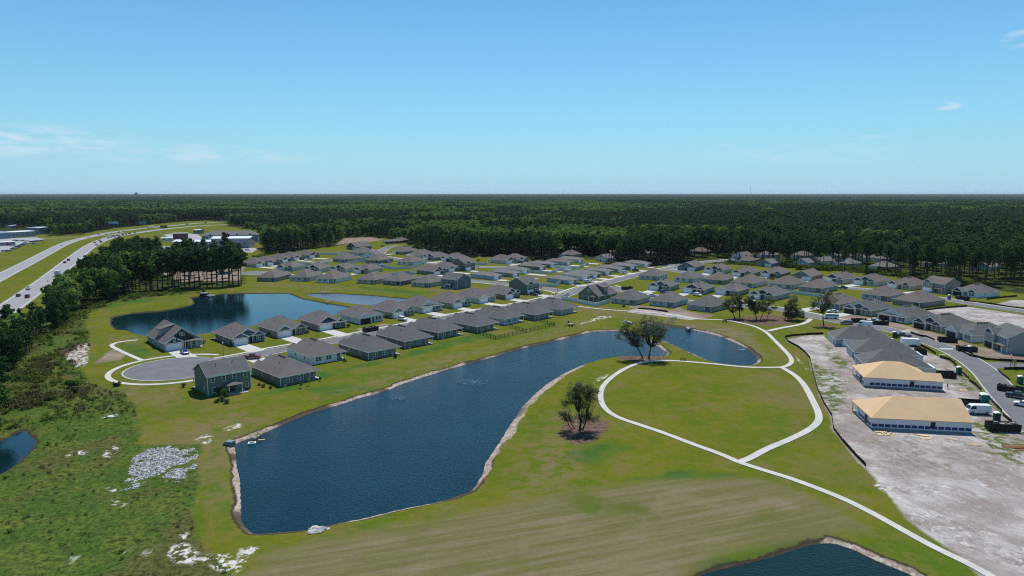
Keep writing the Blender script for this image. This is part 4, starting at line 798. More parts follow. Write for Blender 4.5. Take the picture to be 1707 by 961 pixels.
# green cape at the junction and the block to its right
ph(q(N8,1345,838), 'b', 47, 'cape', 12.4, 15, 'green', 'grey', 'green steep gabled house inside a white fence at the junction', gable='green')
ph(q(E1,315,264), 'b', 54, 'hip', 13, 16.8, 'beige', 'cool', 'beige backed house right of the fenced green house', style='plain')
ph(q(E1,652,285), 'b', 52, 'hip', 12.4, 17.3, 'blue', 'grey', 'pale blue house above the bare earth bank', style='plain')
ph(q(E1,990,327), 'b', 46, 'hip', 12.3, 17.8, 'grey', 'cool', 'grey house above the pond path left of the oaks', style='plain')
for p, a, st, wl, lb, rf in [((790,727), 58, 'big', 'sage', 'sage house with a blue car outside its white garage', 'grey'), ((1180,762), 54, 'wide', 'grey', 'grey house with a broad black gable and white car', 'grey')]:
    ph(q(N10,*p), 'f', a, 'hip', 12.3, 16.3, wl, rf, lb, style=st, drive=9)
ph(q(N12,200,782), 'f', 52, 'hip', 12.3, 17.3, 'taupe', 'grey', 'taupe house behind the left oak with open pale gable', style='small', gable='pale', drive=8)
ph(q(N12,602,837), 'f', 45, 'hip', 12.8, 20, 'grey', 'grey', 'grey house with black gable behind the middle oaks', style='big', drive=8)
for p, a, wl, rf, lb in [((655,600), 58, 'pale', 'grey', 'pale house behind the sage fronted house'), ((1065,628), 55, 'white', 'grey', 'white walled house in the second row back'),
        ((1400,648), 52, 'sage', 'brown', 'pale green house in the second row back')]:
    ph(q(N10,*p), 'b', a, 'hip', 12.5, 17.3, wl, rf, lb, style='small', det=1)
ph(q(N12,375,686), 'b', 46, 'hip', 13, 20, 'pale', 'brown', 'pale house with broad brown roof behind the oaks', style='small', det=1)
ph(q(N12,810,702), 'b', 43, 'hip', 13.5, 19, 'pale', 'brown', 'pale green backed house left of the white fenced garden', style='small', det=1)
ph(q(N12,1160,745), 'b', 42, 'hip', 12.8, 20, 'grey', 'brown', 'grey house inside the white fenced garden', style='small', det=1)
ph(q(N12,1345,937), 'f', 36, 'hip', 12.3, 20, 'grey', 'brown', 'grey house with white garage behind the white passenger van', style='plain', drive=8)
ph((1449.5,528.5), 'f', 32, 'hip', 12.6, 19.5, 'sage', 'cool', 'sage house with open garage behind the first skip', garage='open', drive=8, gable='slate')
# upper row right, fronts to the camera
for p, a, st, wl, lb, rf, kd in [((1158.9,452.5), 55, 'front', 'slate', 'navy gabled house at the left end of the upper right row', 'grey', 'gab'), ((1204.8,457.7), 54, 'big', 'pale', 'pale house with dark blue gable second in the upper right row', 'brown', 'hip'),
        ((1252,463), 52, 'small', 'sage', 'sage house third in the upper right row', 'brown', 'hip'), ((1301,464), 50, 'small', 'green', 'green house with a dark red car in the upper right row', 'brown', 'hip'),
        ((1352.3,469), 46, 'front', 'taupe', 'tall gabled taupe house in the upper right row', 'brown', 'gab'), ((1404.3,473.5), 33, 'wide', 'pale', 'pale house with broad slate gable in the upper right row', 'brown', 'hip'),
        ((1457.3,478), 35, 'big', 'pale', 'house with charcoal gable seventh in the upper right row', 'brown', 'hip'), ((1514.7,484.5), 28, 'small', 'yellow', 'pale yellow house left of the tall beige house', 'brown', 'hip')]:
    ph(p, 'f', a, kd, 12.8, 19, wl, rf, lb, style=st, det=1, drive=8, gable='slate' if st in ('front',) else 'dark')
ph((1573.5,490.5), 'f', 18, 'two', 12.5, 11, 'taupe', 'brown', 'beige two storey house by the forest edge, far right', gable='slate', drive=7)
ph((1624.6,497.5), 'f', 21, 'hip', 12.5, 19, 'white', 'grey', 'white house with dark open garage furthest right by the forest', style='small', garage='open')
ph((1479.3,503), 'b', 39, 'hip', 12.8, 20, 'blue', 'brown', 'blue grey backed house in the right middle row', style='plain')
ph((1532.8,514), 'b', 29, 'hip', 13.4, 21, 'taupe', 'brown', 'taupe house beside the pale empty lot', style='plain')
# street of unfinished houses, right
ph((1508,540.5), 'f', 26, 'hip', 12.3, 19.3, 'wrap', 'cool', 'unfinished wrapped house with large blue printed gable', garage='open', gable='wrap', style='wide')
ph((1565,555.5), 'f', 16, 'hip', 12.3, 18.3, 'taupe', 'cool', 'new taupe house with dark garage behind the sand heap', garage='open', gable='dark')
ph((1614.9,571.5), 'f', 4, 'hip', 12.3, 18.3, 'wrap', 'cool', 'unfinished wrapped house left of the grey two storey house', garage='open', gable='wrap', style='small')
ph((1678,590), 'f', -8, 'two', 12.2, 11.5, 'grey', 'cool', 'grey two storey house at the right edge facing the road junction', garage='open', gable='dark')
ph((1391.5,577), 'b', -15, 'hip', 12.4, 20, 'white', 'cool', 'new white house at the top of the silt fenced lot', style='plain')
ph((1424,600), 'b', -15, 'hip', 12.4, 20, 'blue', 'cool', 'new pale blue house second down the sandy lot', style='plain')
ph((1442,622), 'b', -14, 'hip', 12.6, 19, 'pale', 'cool', 'new pale house just above the bare timber roofs', style='plain')
for p, a, lb, D_ in (((1440,644.8), -13.5, 'house under construction with bare timber roof, the farther of the pair', 19.8), ((1451.8,715.3), -9, 'house under construction with bare timber roof, the nearer of the pair', 21.3)):
    ph(p, 'b', a, 'ply', 13.4, D_, 'wrap', 'cool', lb, style='gable_end' if 'nearer' in lb else 'big')
# older houses among the pines
OLD = [((1240,433),40,'white','grey','white house among pines, leftmost behind the upper right row','gab'), ((1248,441),40,'grey','brown','brown roofed house below the white one among the pines','hip'),
    ((1282,431),30,'pale','grey','pale house among pines with two garage wings','hip'), ((1286,446),40,'slate','light','slate gabled house close behind the upper right row','gab'),
    ((1340,432),30,'pale','brown','pale house with dark gable among the pines','hip'), ((1347,445),40,'blue','light','blue gabled house among pines above the tall taupe one','gab'),
    ((1368,442),20,'white','light','white house among pines left of the long grey roof','gab'), ((1398,432),10,'pale','grey','long pale house among the pines','hip'), ((1412,446),20,'grey','light','grey roofed house below the long pale house','hip'),
    ((1440,436),20,'white','grey','small white house deep among the pines','gab'), ((1484,438),30,'pale','light','pale house among pines with grey roof','hip'), ((1478,452),30,'taupe','light','grey roofed house low behind the charcoal gabled one','hip'),
    ((1566,446),30,'beige','brown','beige house hidden in the pines above the tall beige house','hip'), ((1650,452),30,'blue','light','blue house hidden in the pines at far right','gab'),
    ((1017,425),30,'white','red','white house with red roof among the central pines','hip'), ((1012,437),50,'pale','light','pale gabled house below the red roof','gab'), ((1078,428),40,'pale','light','pale house among the pines right of the red roof','gab'),
    ((1170,425),40,'brick','brown','brick house with brown roof among pines','hip'), ((934,416),40,'white','light','white house among central pines, left of a pair','gab'), ((955,418),40,'white','light','white house among central pines, right of a pair','gab'),
    ((952,430.5),45,'beige','brown','wide beige house with brown roof in a clearing','hip'), ((746,408),50,'blue','light','blue grey building seen between the pines','gab'), ((672,396),50,'dark','grey','dark roof deep in the trees beyond the bend','hip'),
    ((1222,396),30,'taupe','light','roof far away in the forest, left of the pale ones','hip'), ((1325,394),30,'white','light','small white building far in the forest','hip'), ((1340,395),30,'white','light','second small white building far in the forest','hip'),
    ((1430,392),30,'white','light','small white roof deep in the right forest','hip'), ((1612,399),30,'pale','light','pale roofs far in the forest at right','hip')]
for p, a, wl, rf, lb, kd in OLD:
    o = ph(p, 'f', a, kd, 13 if kd == 'hip' else 11, 14, wl, rf, lb, style='plain' if kd == 'hip' else 'x', det=1); o['group'] = 'older houses among the pines'

# ------------------------------------------------------------------ vegetation
def leaf_mat(name, c1, c2, trans=0.25, scale=0.35):
    m = bpy.data.materials.new(name); m.use_nodes = True; t = m.node_tree; t.nodes.remove(t.nodes['Principled BSDF']); o = t.nodes['Material Output']
    oi = N(t, 'ShaderNodeObjectInfo'); g = N(t, 'ShaderNodeNewGeometry'); n = N(t, 'ShaderNodeTexNoise'); n.inputs['Scale'].default_value = scale; n.inputs['Detail'].default_value = 3
    wire(t, g.outputs['Position'], n.inputs['Vector'])
    f = math_n(t, 'MULTIPLY_ADD', math_n(t, 'SUBTRACT', n.outputs[0], 0.5), 1.6, oi.outputs['Random'], clamp=True)
    mx = N(t, 'ShaderNodeMix', data_type='RGBA'); wire(t, f, mx.inputs[0]); mx.inputs[6].default_value = (*c1, 1); mx.inputs[7].default_value = (*c2, 1)
    d = N(t, 'ShaderNodeBsdfDiffuse'); tr = N(t, 'ShaderNodeBsdfTranslucent'); ms = N(t, 'ShaderNodeMixShader'); ms.inputs[0].default_value = trans
    wire(t, mx.outputs[2], d.inputs[0]); wire(t, mx.outputs[2], tr.inputs[0]); wire(t, d.outputs[0], ms.inputs[1]); wire(t, tr.outputs[0], ms.inputs[2]); wire(t, ms.outputs[0], o.inputs[0])
    return m
L_PINE = leaf_mat('pine_needles', (0.031, 0.066, 0.022), (0.070, 0.122, 0.040), .28)
L_BROAD = leaf_mat('broad_leaves', (0.060, 0.125, 0.024), (0.150, 0.230, 0.055), .32)
L_OAK = leaf_mat('oak_leaves', (0.085, 0.115, 0.050), (0.165, 0.195, 0.095), .5)
L_BRUSH = leaf_mat('brush_leaves', (0.060, 0.115, 0.018), (0.115, 0.140, 0.032), .3)
L_BRUSHB = leaf_mat('brush_brown', (0.090, 0.080, 0.038), (0.080, 0.100, 0.030), .25)
M_BARK = mat('bark', (0.085, 0.066, 0.052), 0.95, 0.2, 2.0)
M_BARK2 = mat('oak_bark', (0.060, 0.052, 0.045), 0.95, 0.2, 2.0)

def leaves(rg, lobes, n, size, up=0.25, aspect=1.0, inner=0.25):
    """leaf clumps scattered over and inside several lobes: centre, radii (rx,ry,rz), weight"""
    w_ = np.array([l[2] for l in lobes], float); w_ /= w_.sum(); idx = rg.choice(len(lobes), n, p=w_)
    C = np.array([l[0] for l in lobes])[idx]; Rr = np.array([l[1] for l in lobes])[idx]
    d = rg.normal(size=(n, 3)); d /= np.linalg.norm(d, axis=1)[:, None]
    r = np.where(rg.random(n) < inner, rg.random(n) ** .5, 0.82 + 0.22 * rg.random(n))
    pos = C + d * Rr * r[:, None]
    nrm = d * 0.9 + rg.normal(size=(n, 3)) * 0.55; nrm[:, 2] += up; nrm /= np.linalg.norm(nrm, axis=1)[:, None]
    a = np.cross(nrm, rg.normal(size=(n, 3))); a /= np.maximum(np.linalg.norm(a, axis=1)[:, None], 1e-6); b = np.cross(nrm, a)
    s = size * (0.6 + 0.8 * rg.random(n))[:, None]
    V = np.stack([pos - a * s - b * s * .55 * aspect, pos + a * s * .75 - b * s * .8 * aspect, pos + a * s + b * s * .6 * aspect, pos - a * s * .7 + b * s * .8 * aspect], 1)
    V += rg.normal(size=V.shape) * size * .12
    return V
def leaf_mesh(name, V, mat_, extra=None, mats=None):
    """one mesh from an (n,4,3) array of leaf clumps, optionally with an MB of woody parts as material 1"""
    n = len(V); me = bpy.data.meshes.new(name); v = V.reshape(-1, 3); f = np.arange(n * 4).reshape(-1, 4)
    if extra is None:
        me.vertices.add(len(v)); me.vertices.foreach_set('co', v.astype(np.float32).ravel()); me.loops.add(n * 4); me.loops.foreach_set('vertex_index', f.astype(np.int32).ravel())
        me.polygons.add(n); me.polygons.foreach_set('loop_start', np.arange(0, n * 4, 4, dtype=np.int32)); me.update(calc_edges=True); me.materials.append(mat_)
    else:
        o = len(extra.v); me.from_pydata(extra.v + [tuple(p) for p in v], [], extra.f + [tuple(int(k) + o for k in q_) for q_ in f])
        me.materials.append(mats[0]); me.materials.append(mats[1]); me.polygons.foreach_set('material_index', [0] * len(extra.f) + [1] * n); me.update()
    return me
def pine_parts(seed, h, nl, size, low=0.5, r=3.0):
    rg = np.random.default_rng(seed); tr = MB(); x = y = 0.0; pts = [(0, 0, 0)]
    for k in range(1, 6):
        x += rg.normal() * .12; y += rg.normal() * .12; pts.append((x, y, h * k / 5.6))
    rad = [0.26 * (1 - .8 * k / 5) * h / 18 + .03 for k in range(6)]
    for k in range(5): tr.tube(pts[k], pts[k + 1], rad[k], rad[k + 1], 5, cap=False)
    lobes = []; nb = 9
    for k in range(nb):
        t_ = low + (1 - low) * (k / (nb - 1)) * .96; rr = r * (1.0 - .42 * ((t_ - low) / (1 - low)) ** 2.2) * (0.65 + .6 * rg.random()); an = k * 2.4 + rg.random()
        cx = math.cos(an) * rr * .55 * (1 - .7 * (k == nb - 1)); cy = math.sin(an) * rr * .55 * (1 - .7 * (k == nb - 1))
        s_ = rr * (.62 + .25 * rg.random()); lobes.append(((cx + x * .6, cy + y * .6, h * t_), (s_, s_, s_ * .62), s_ ** 2))
        tr.tube((x * .6, y * .6, h * t_ - .6), (cx + x * .6, cy + y * .6, h * t_), .07, .03, 3, cap=False)
    return tr, leaves(rg, lobes, nl, size, up=.35, aspect=.7)
def broad_parts(seed, h, nl, size, r=3.6):
    rg = np.random.default_rng(seed); tr = MB(); tr.tube((0, 0, 0), (0, 0, h * .45), .24, .17, 5, cap=False); lobes = []
    for k in range(9):
        an = k * 2.4 + rg.random(); el = rg.random(); rr = r * (.55 + .3 * rg.random()); cz = h * (.38 + .5 * el); off_ = r * .62 * (1 - .55 * el)
        c_ = (math.cos(an) * off_, math.sin(an) * off_, cz); lobes.append((c_, (rr * .8, rr * .8, rr * .72), rr * rr)); tr.tube((0, 0, h * .3), c_, .1, .03, 3, cap=False)
    lobes.append(((0, 0, h * .82), (r * .5, r * .5, h * .17), r * r * .4))
    return tr, leaves(rg, lobes, nl, size, up=.3)

# clearing test shared by every scatter
road_pts = np.vstack([np.array([[np.interp(s0, np.r_[0, np.cumsum(np.hypot(*np.diff(Pn, axis=0).T))], Pn[:, k]) for k in (0, 1)] for s0 in np.arange(0, np.hypot(*np.diff(Pn, axis=0).T).sum(), 6.0)]) for Pn in ROADS])
HS = np.array(HOUSES)
CLEAR = [gp(z) for z in ([(-200,420),(0,412),(60,392),(95,388),(100,384),(0,380),(-200,380)], [(255,392),(420,418),(440,392),(345,376),(255,386)], [(235,438),(300,424),(442,420),(440,398),(300,400),(230,395)],
        [(555,412),(600,406),(640,400),(620,395),(575,396)], [(925,434),(965,436),(1010,440),(1000,428),(930,424)], [(1160,441),(1215,441),(1210,430),(1150,428)], [(1440,452),(1470,450),(1480,440),(1440,440)],
        [(310,379),(370,378),(365,371.5),(300,374)])]
def keep_mask(Pt, rad=1.0, rd=9.0):
    k = np.ones(len(Pt), bool); m = Pt[:, 1] < 1600
    idx = np.where(m)[0]
    for hx, hy, hr in HS: k[idx] &= np.hypot(Pt[idx, 0] - hx, Pt[idx, 1] - hy) > hr + rad
    for c0 in range(0, len(idx), 4000):
        ii = idx[c0:c0 + 4000]; d = np.min((Pt[ii, 0][:, None] - road_pts[:, 0]) ** 2 + (Pt[ii, 1][:, None] - road_pts[:, 1]) ** 2, axis=1); k[ii] &= d > rd * rd
    for c_ in CLEAR: k[idx] &= sdf(Pt[idx], c_) > 0
    for c_ in WATERS.values(): k[idx] &= sdf(Pt[idx], c_) > 1.5
    return k
def vnoise(Pt, sc, seed=0):
    """cheap smooth value noise"""
    rg = np.random.default_rng(seed); T = rg.random((256, 256)); p = Pt / sc + 1000; i = np.floor(p).astype(int); f = p - i; f = f * f * (3 - 2 * f); a = i % 256; b = (i + 1) % 256
    return (T[a[:, 0], a[:, 1]] * (1 - f[:, 0]) + T[b[:, 0], a[:, 1]] * f[:, 0]) * (1 - f[:, 1]) + (T[a[:, 0], b[:, 1]] * (1 - f[:, 0]) + T[b[:, 0], b[:, 1]] * f[:, 0]) * f[:, 1]
def jgrid(x0, x1, y0, y1, sp_):
    nx = int((x1 - x0) / sp_); ny = int((y1 - y0) / sp_); gx, gy = np.meshgrid(np.arange(nx), np.arange(ny))
    p = np.c_[gx.ravel() + rng.random(nx * ny) * .9, gy.ravel() + rng.random(nx * ny) * .9] * sp_; return p + [x0, y0]

def forest_points(y0, y1, sp_):
    xm = y1 * 0.80 + 40; p = jgrid(-xm, xm, y0, y1, sp_); p = p[np.abs(p[:, 0]) < p[:, 1] * .80 + 40]
    a, b = project(p[:, 0], p[:, 1]); return p[b < np.interp(a, EX, EY)]
F1p = forest_points(400, 700, 6.3); F2p = forest_points(700, 1500, 7.2); F3p = forest_points(1500, 3200, 11.5)
F1p = F1p[keep_mask(F1p)]; F2p = F2p[keep_mask(F2p)]
# thin the pines between the older houses
pa, pb = project(F1p[:, 0], F1p[:, 1]); thin = (pa > 1150) & (pb > 420); F1p = F1p[~thin | (rng.random(len(F1p)) < .38)]
pa, pb = project(F2p[:, 0], F2p[:, 1]); thin = (pa > 1150) & (pb > 405) & (pa < 1560); F2p = F2p[~thin | (rng.random(len(F2p)) < .6)]
def in_poly(poly, sp_):
    P_ = gp(poly); mn, mx_ = P_.min(0), P_.max(0); p = jgrid(mn[0], mx_[0], mn[1], mx_[1], sp_); return p[sdf(p, P_) < 0]
WAp = in_poly(WOOD_A, 5.2); WBp = in_poly(WOOD_B, 6.6); WAp = WAp[keep_mask(WAp)]; WBp = WBp[keep_mask(WBp)]
# front row of tall pines beside the left pond
row_px = [(196,487),(205,485),(214,486),(223,484),(233,486),(243,484.5),(252,485),(262,483),(272,484),(281,482.5),(291,483),(300,482),(309,481.5),(318,482),(326,480),(335,479.5),(345,480),(356,478.5),(363,478),(372,477.5),(381,477),(390,476),(398,475.5),(402,474)]
ROWp = np.array([G(a + random.uniform(-2, 2), b) for a, b in row_px])
cand = []
for p in WAp: cand.append((p[0], p[1], 'A'))
WBp = WBp[(project(WBp[:, 0], WBp[:, 1])[0] < 235) | (rng.random(len(WBp)) < .30)]
for p in WBp: cand.append((p[0], p[1], 'B'))
for p in ROWp: cand.append((p[0], p[1], 'R'))
WCp = np.vstack([in_poly(WOOD_C, 6.0), in_poly(WOOD_D, 7.0), in_poly(WOOD_E, 8.0), in_poly(WOOD_F, 9.0)]); WCp = WCp[keep_mask(WCp, 0, 8)]
for p in WCp: cand.append((p[0], p[1], 'B'))
LONE = np.array([G(376, 439)]); cand.append((LONE[0][0], LONE[0][1], 'R'))
for p in F1p: cand.append((p[0], p[1], 'F'))
def tree_spec(x, y, z_):
    """height, broadleaf?"""
    nz = vnoise(np.array([[x, y]]), 45.0, 3)[0]; r_ = random.random(); a, b = project(x, y)
    if z_ == 'A': return (8 + 5 * r_, r_ + nz > 1.45)
    if z_ == 'R': return (20 + 4 * r_, False)
    if z_ == 'B' and b < 434: return ((7 if b > 400 else 11) + 4 * r_, nz + r_ > .6)
    if z_ == 'B':
        if a < 190: return (9 + 6 * r_ + max(0, a - 120) * .03, nz + r_ * .6 > .98)
        return (16 + 6 * r_, nz + r_ * .5 > 1.25)
    if a < 450: return (14 + 6 * r_, nz + r_ * .5 > .7)
    if 1050 < a: return (18 + 6.5 * r_, nz + r_ * .4 > 1.12)
    return (16 + 6 * r_, nz + r_ * .5 > .82)
TR = []
for x, y, z_ in cand:
    h_, br = tree_spec(x, y, z_); TR.append((h_ / math.hypot(x, y), x, y, z_, h_, br))
vis = [t_ for t_ in TR if -40 < project(t_[1], t_[2])[0] < 1750]
vis.sort(key=lambda t_: -t_[0] * (2 if t_[3] == 'R' else 1)); IND = vis[:286]; ids = {id(t_) for t_ in IND}; REST = [t_ for t_ in TR if id(t_) not in ids]

def var_set(kind, n, hbase, nl, size, **kw):
    o = []
    for k in range(n):
        tr, V = (pine_parts if kind == 'pine' else broad_parts)(100 * n + k + (0 if kind == 'pine' else 50), hbase, nl, size, **kw)
        o.append((tr.mesh('trunk', M_BARK), leaf_mesh('crown', V, L_PINE if kind == 'pine' else L_BROAD)))
    return o
HI_P = var_set('pine', 5, 20.0, 900, .42, low=.50, r=2.9); HI_PT = var_set('pine', 4, 20.0, 850, .42, low=.60, r=3.2); HI_Pl = var_set('pine', 3, 12.0, 800, .38, low=.22, r=2.6); HI_B = var_set('broad', 5, 12.0, 1100, .40, r=3.5)
GRP = {'A': ('trees at the left edge below the highway', 'in the dense wood at the left edge below the highway'), 'B': ('trees of the wood between highway and left pond', 'in the wood between the highway and the left pond'),
       'R': ('tall pines in a row above the left pond', 'with bare trunk in the row above the left pond'), 'F': ('front trees of the forest beyond the estate', 'at the front of the forest beyond the estate')}
for _, x, y, z_, h_, br in IND:
    root = empty('broadleaf_tree' if br else 'pine_tree', (x, y, 0), random.random() * 6.28)
    base, st = (12.0, HI_B) if br else ((20.0, HI_PT if z_ == 'F' else HI_P) if z_ in 'RF' or h_ > 15 else (12.0, HI_Pl)); tm, cm_ = random.choice(st); s_ = h_ / base; sw = s_ * random.uniform(.9, 1.25) if base == 20 else s_ * random.uniform(.85, 1.15)
    for nm, me in (('trunk', tm), ('crown', cm_)):
        o = bpy.data.objects.new(nm, me); COL.objects.link(o); o.parent = root
    root.scale = (sw, sw, s_)
    if abs(x - LONE[0][0]) < .01: tag(root, 'tall lone pine standing in front of the metal sheds', 'tree'); continue
    tag(root, ('bright green leafy tree ' if br else 'dark green pine ') + GRP[z_][1], 'tree', GRP[z_][0] + (', leafy' if br else ', pines'))

# everything beyond is one wood: instanced crowns, then a canopy sheet out to the horizon
src = bpy.data.collections.new('woodland_source')
def src_obj(tr, V, lm, coll):
    me = leaf_mesh('tree_source', V, None, tr, [M_BARK, lm]); o = bpy.data.objects.new('tree_source', me); coll.objects.link(o); return o
for k in range(4): tr, V = pine_parts(300 + k, 20.0, 260, .80, low=.50, r=2.9); src_obj(tr, V, L_PINE, src)
for k in range(4): tr, V = broad_parts(400 + k, 16.0, 260, .85, r=4.2); src_obj(tr, V, L_BROAD, src)
for k in range(2): tr, V = pine_parts(500 + k, 20.0, 70, 1.6, low=.50, r=3.6); src_obj(tr, V, L_PINE, src)
for k in range(2): tr, V = broad_parts(600 + k, 16.0, 70, 1.7, r=5.0); src_obj(tr, V, L_BROAD, src)
def scatter(name, coll, pts, sc, idx, rot=None):
    me = bpy.data.meshes.new(name); n = len(pts); me.vertices.add(n); me.vertices.foreach_set('co', np.asarray(pts, np.float32).ravel())
    a = me.attributes.new('sc', 'FLOAT', 'POINT'); a.data.foreach_set('value', np.asarray(sc, np.float32)); a = me.attributes.new('idx', 'INT', 'POINT'); a.data.foreach_set('value', np.asarray(idx, np.int32))
    a = me.attributes.new('rot', 'FLOAT', 'POINT'); a.data.foreach_set('value', (rng.random(n) * 6.28).astype(np.float32)); me.update()
    o = bpy.data.objects.new(name, me); COL.objects.link(o); ng = bpy.data.node_groups.new(name, 'GeometryNodeTree')
    ng.interface.new_socket('Geometry', in_out='INPUT', socket_type='NodeSocketGeometry'); ng.interface.new_socket('Geometry', in_out='OUTPUT', socket_type='NodeSocketGeometry')
    gi = ng.nodes.new('NodeGroupInput'); go = ng.nodes.new('NodeGroupOutput'); ci = ng.nodes.new('GeometryNodeCollectionInfo'); ci.inputs[0].default_value = coll; ci.inputs[1].default_value = True; ci.inputs[2].default_value = True
    ip = ng.nodes.new('GeometryNodeInstanceOnPoints'); ip.inputs['Pick Instance'].default_value = True
    def na(nm, dt):
        x = ng.nodes.new('GeometryNodeInputNamedAttribute'); x.data_type = dt; x.inputs[0].default_value = nm; return x.outputs[0]
    cx = ng.nodes.new('ShaderNodeCombineXYZ'); ng.links.new(na('rot', 'FLOAT'), cx.inputs[2])
    ng.links.new(gi.outputs[0], ip.inputs['Points']); ng.links.new(ci.outputs[0], ip.inputs['Instance']); ng.links.new(na('idx', 'INT'), ip.inputs['Instance Index'])
    ng.links.new(cx.outputs[0], ip.inputs['Rotation']); ng.links.new(na('sc', 'FLOAT'), ip.inputs['Scale']); ng.links.new(ip.outputs[0], go.inputs[0])
    md = o.modifiers.new('scatter', 'NODES'); md.node_group = ng; return o
pts, scs, ix = [], [], []
for _, x, y, z_, h_, br in REST: pts.append((x, y, 0)); scs.append(h_ / (16 if br else 20)); ix.append(random.randrange(4) + (4 if br else 0))
nz = vnoise(F2p, 70.0, 5) + .35 * vnoise(F2p, 18.0, 6); hz = vnoise(F2p, 160.0, 7)
for p, n_, hh_ in zip(F2p, nz, hz):
    br = n_ > (.62 if p[0] < p[1] * .16 else .92); h_ = (15 if br else 18) * (.85 + .3 * hh_) * random.uniform(.75, 1.2); pts.append((p[0], p[1], 0)); scs.append(h_ / (16 if br else 20)); ix.append(random.randrange(4) + (4 if br else 0))
nz = vnoise(F3p, 110.0, 8) + .35 * vnoise(F3p, 30.0, 9); hz = vnoise(F3p, 300.0, 7)
for p, n_, hh_ in zip(F3p, nz, hz):
    br = n_ > (.66 if p[0] < p[1] * .16 else .88); h_ = 17.5 * (.85 + .3 * hh_) * random.uniform(.75, 1.2); pts.append((p[0], p[1], -1.0)); scs.append(h_ / (16 if br else 20) * 1.15); ix.append(random.randrange(2) + (10 if br else 8))
tag(scatter('woodland', src, pts, scs, ix), 'endless mixed pine and broadleaf forest reaching the horizon', 'forest', kind='stuff')
print('trees', len(IND), 'instanced', len(pts))
# far canopy
cx_ = np.linspace(-1, 1, 420); cy_ = np.geomspace(3100, 42000, 330); CX, CY = np.meshgrid(cx_, cy_); CXw = CX * CY * .84
Pc = np.c_[CXw.ravel(), CY.ravel()]; Z = 14 + 5 * (vnoise(Pc, 60, 11) - .5) + 4 * (vnoise(Pc, 25, 12) - .5) + 5 * (vnoise(Pc, 700, 13) - .3) + np.clip((Pc[:, 1] - 9000) / 9000, 0, 1) * 8 * vnoise(Pc, 2500, 14)
cme = grid_mesh('forest_canopy', CXw, CY, Z.reshape(CX.shape)); cme.polygons.foreach_set('use_smooth', np.zeros(len(cme.polygons), bool))
cme.materials.append(mat('canopy_foliage', (0.010, 0.020, 0.010), 0.95, 0.3, 0.02, spec=0.0, col2=(0.022, 0.036, 0.015), detail=6))
co_ = bpy.data.objects.new('forest_canopy', cme); COL.objects.link(co_); tag(co_, 'far forest canopy fading towards the horizon line', 'forest', kind='stuff')

# rough brush in the left foreground and hedge growth by the highway
bs = bpy.data.collections.new('brush_source')
for k in range(6):
    rg = np.random.default_rng(700 + k); lob = [((rg.normal() * .5, rg.normal() * .5, .35 + .3 * rg.random()), (.55, .55, .45), 1) for _ in range(4)]
    V = leaves(rg, lob, 60, .13, up=.8); me = leaf_mesh('brush_source', V, L_BRUSH if k % 3 else L_BRUSHB); o = bpy.data.objects.new('brush_source', me); bs.objects.link(o)
def zone_pts(polys, n_per_m2, lim):
    o = []
    for poly in polys:
        P_ = gp(poly); mn, mx_ = np.maximum(P_.min(0), (-230, 85)), np.minimum(P_.max(0), lim); a = max(0, mx_[0] - mn[0]) * max(0, mx_[1] - mn[1]); p = rng.random((int(a * n_per_m2), 2)) * (mx_ - mn) + mn; o.append(p[sdf(p, P_) < 0])
    return np.vstack(o)
bp_ = zone_pts(ZONES['wild'], .55, (60, 420)); a_, b_ = project(bp_[:, 0], bp_[:, 1]); bp_ = bp_[(a_ > -30) & (b_ < 1010)]
for W0 in WATERS.values(): bp_ = bp_[sdf(bp_, W0) > .8]
SANDP = gp(ZONES['white'][0]); ROCKPX = [(232,748),(283,741),(330,742),(331,770),(324,800),(290,806),(250,801),(228,816),(198,822),(212,790),(220,765)]; ROCKP = gp(ROCKPX)
bp_ = bp_[(sdf(bp_, SANDP) > -.3)]; bp_ = bp_[(sdf(bp_, ROCKP) > .2) | (rng.random(len(bp_)) < .3)]
nn = vnoise(bp_, 9.0, 21) * .6 + vnoise(bp_, 3.0, 22) * .4; pa_, pb_ = project(bp_[:, 0], bp_[:, 1]); dn = .22 + .78 * np.clip((235 - pa_) / 60, 0, 1) * np.clip((770 - pb_) / 60, 0, 1); kk = rng.random(len(bp_)) < np.clip((nn - .25) * 2.2, .08, 1) * dn; bp_ = bp_[kk]; nn = nn[kk]
a_, b_ = project(bp_[:, 0], bp_[:, 1]); big = np.clip((170 - a_) / 120, 0, 1) * np.clip((760 - b_) / 80, 0, 1)
sc_ = (.22 + .38 * rng.random(len(bp_)) * nn * 1.6) * (1 + 1.9 * big * (vnoise(bp_, 7.0, 23) > .5))
br_ = vnoise(bp_, 16.0, 24) > .48; ii = np.where(br_, rng.choice([0, 3], len(bp_)), rng.choice([1, 2, 4, 5], len(bp_)))
hp = zone_pts([[(-20,446),(30,436),(75,416),(110,404),(150,397),(110,399),(60,410),(20,425),(-20,436)], [(78,556),(105,538),(150,516),(200,496),(180,508),(150,518),(110,545),(70,585)],
               [(205,490),(300,488),(345,487),(300,491),(240,496),(195,506)], [(150,405),(190,398),(230,396),(200,410),(160,425)], [(400,438),(440,424),(480,418),(430,430),(410,446)]], .10, (60, 700))
hp = hp[keep_mask(hp, 0, 7)]
pts = [(x, y, 0) for x, y in bp_] + [(x, y, 0) for x, y in hp]; scs = list(sc_) + list(1.0 + 1.3 * rng.random(len(hp))); ii = list(ii) + list(rng.choice([1, 2, 4, 5], len(hp)))
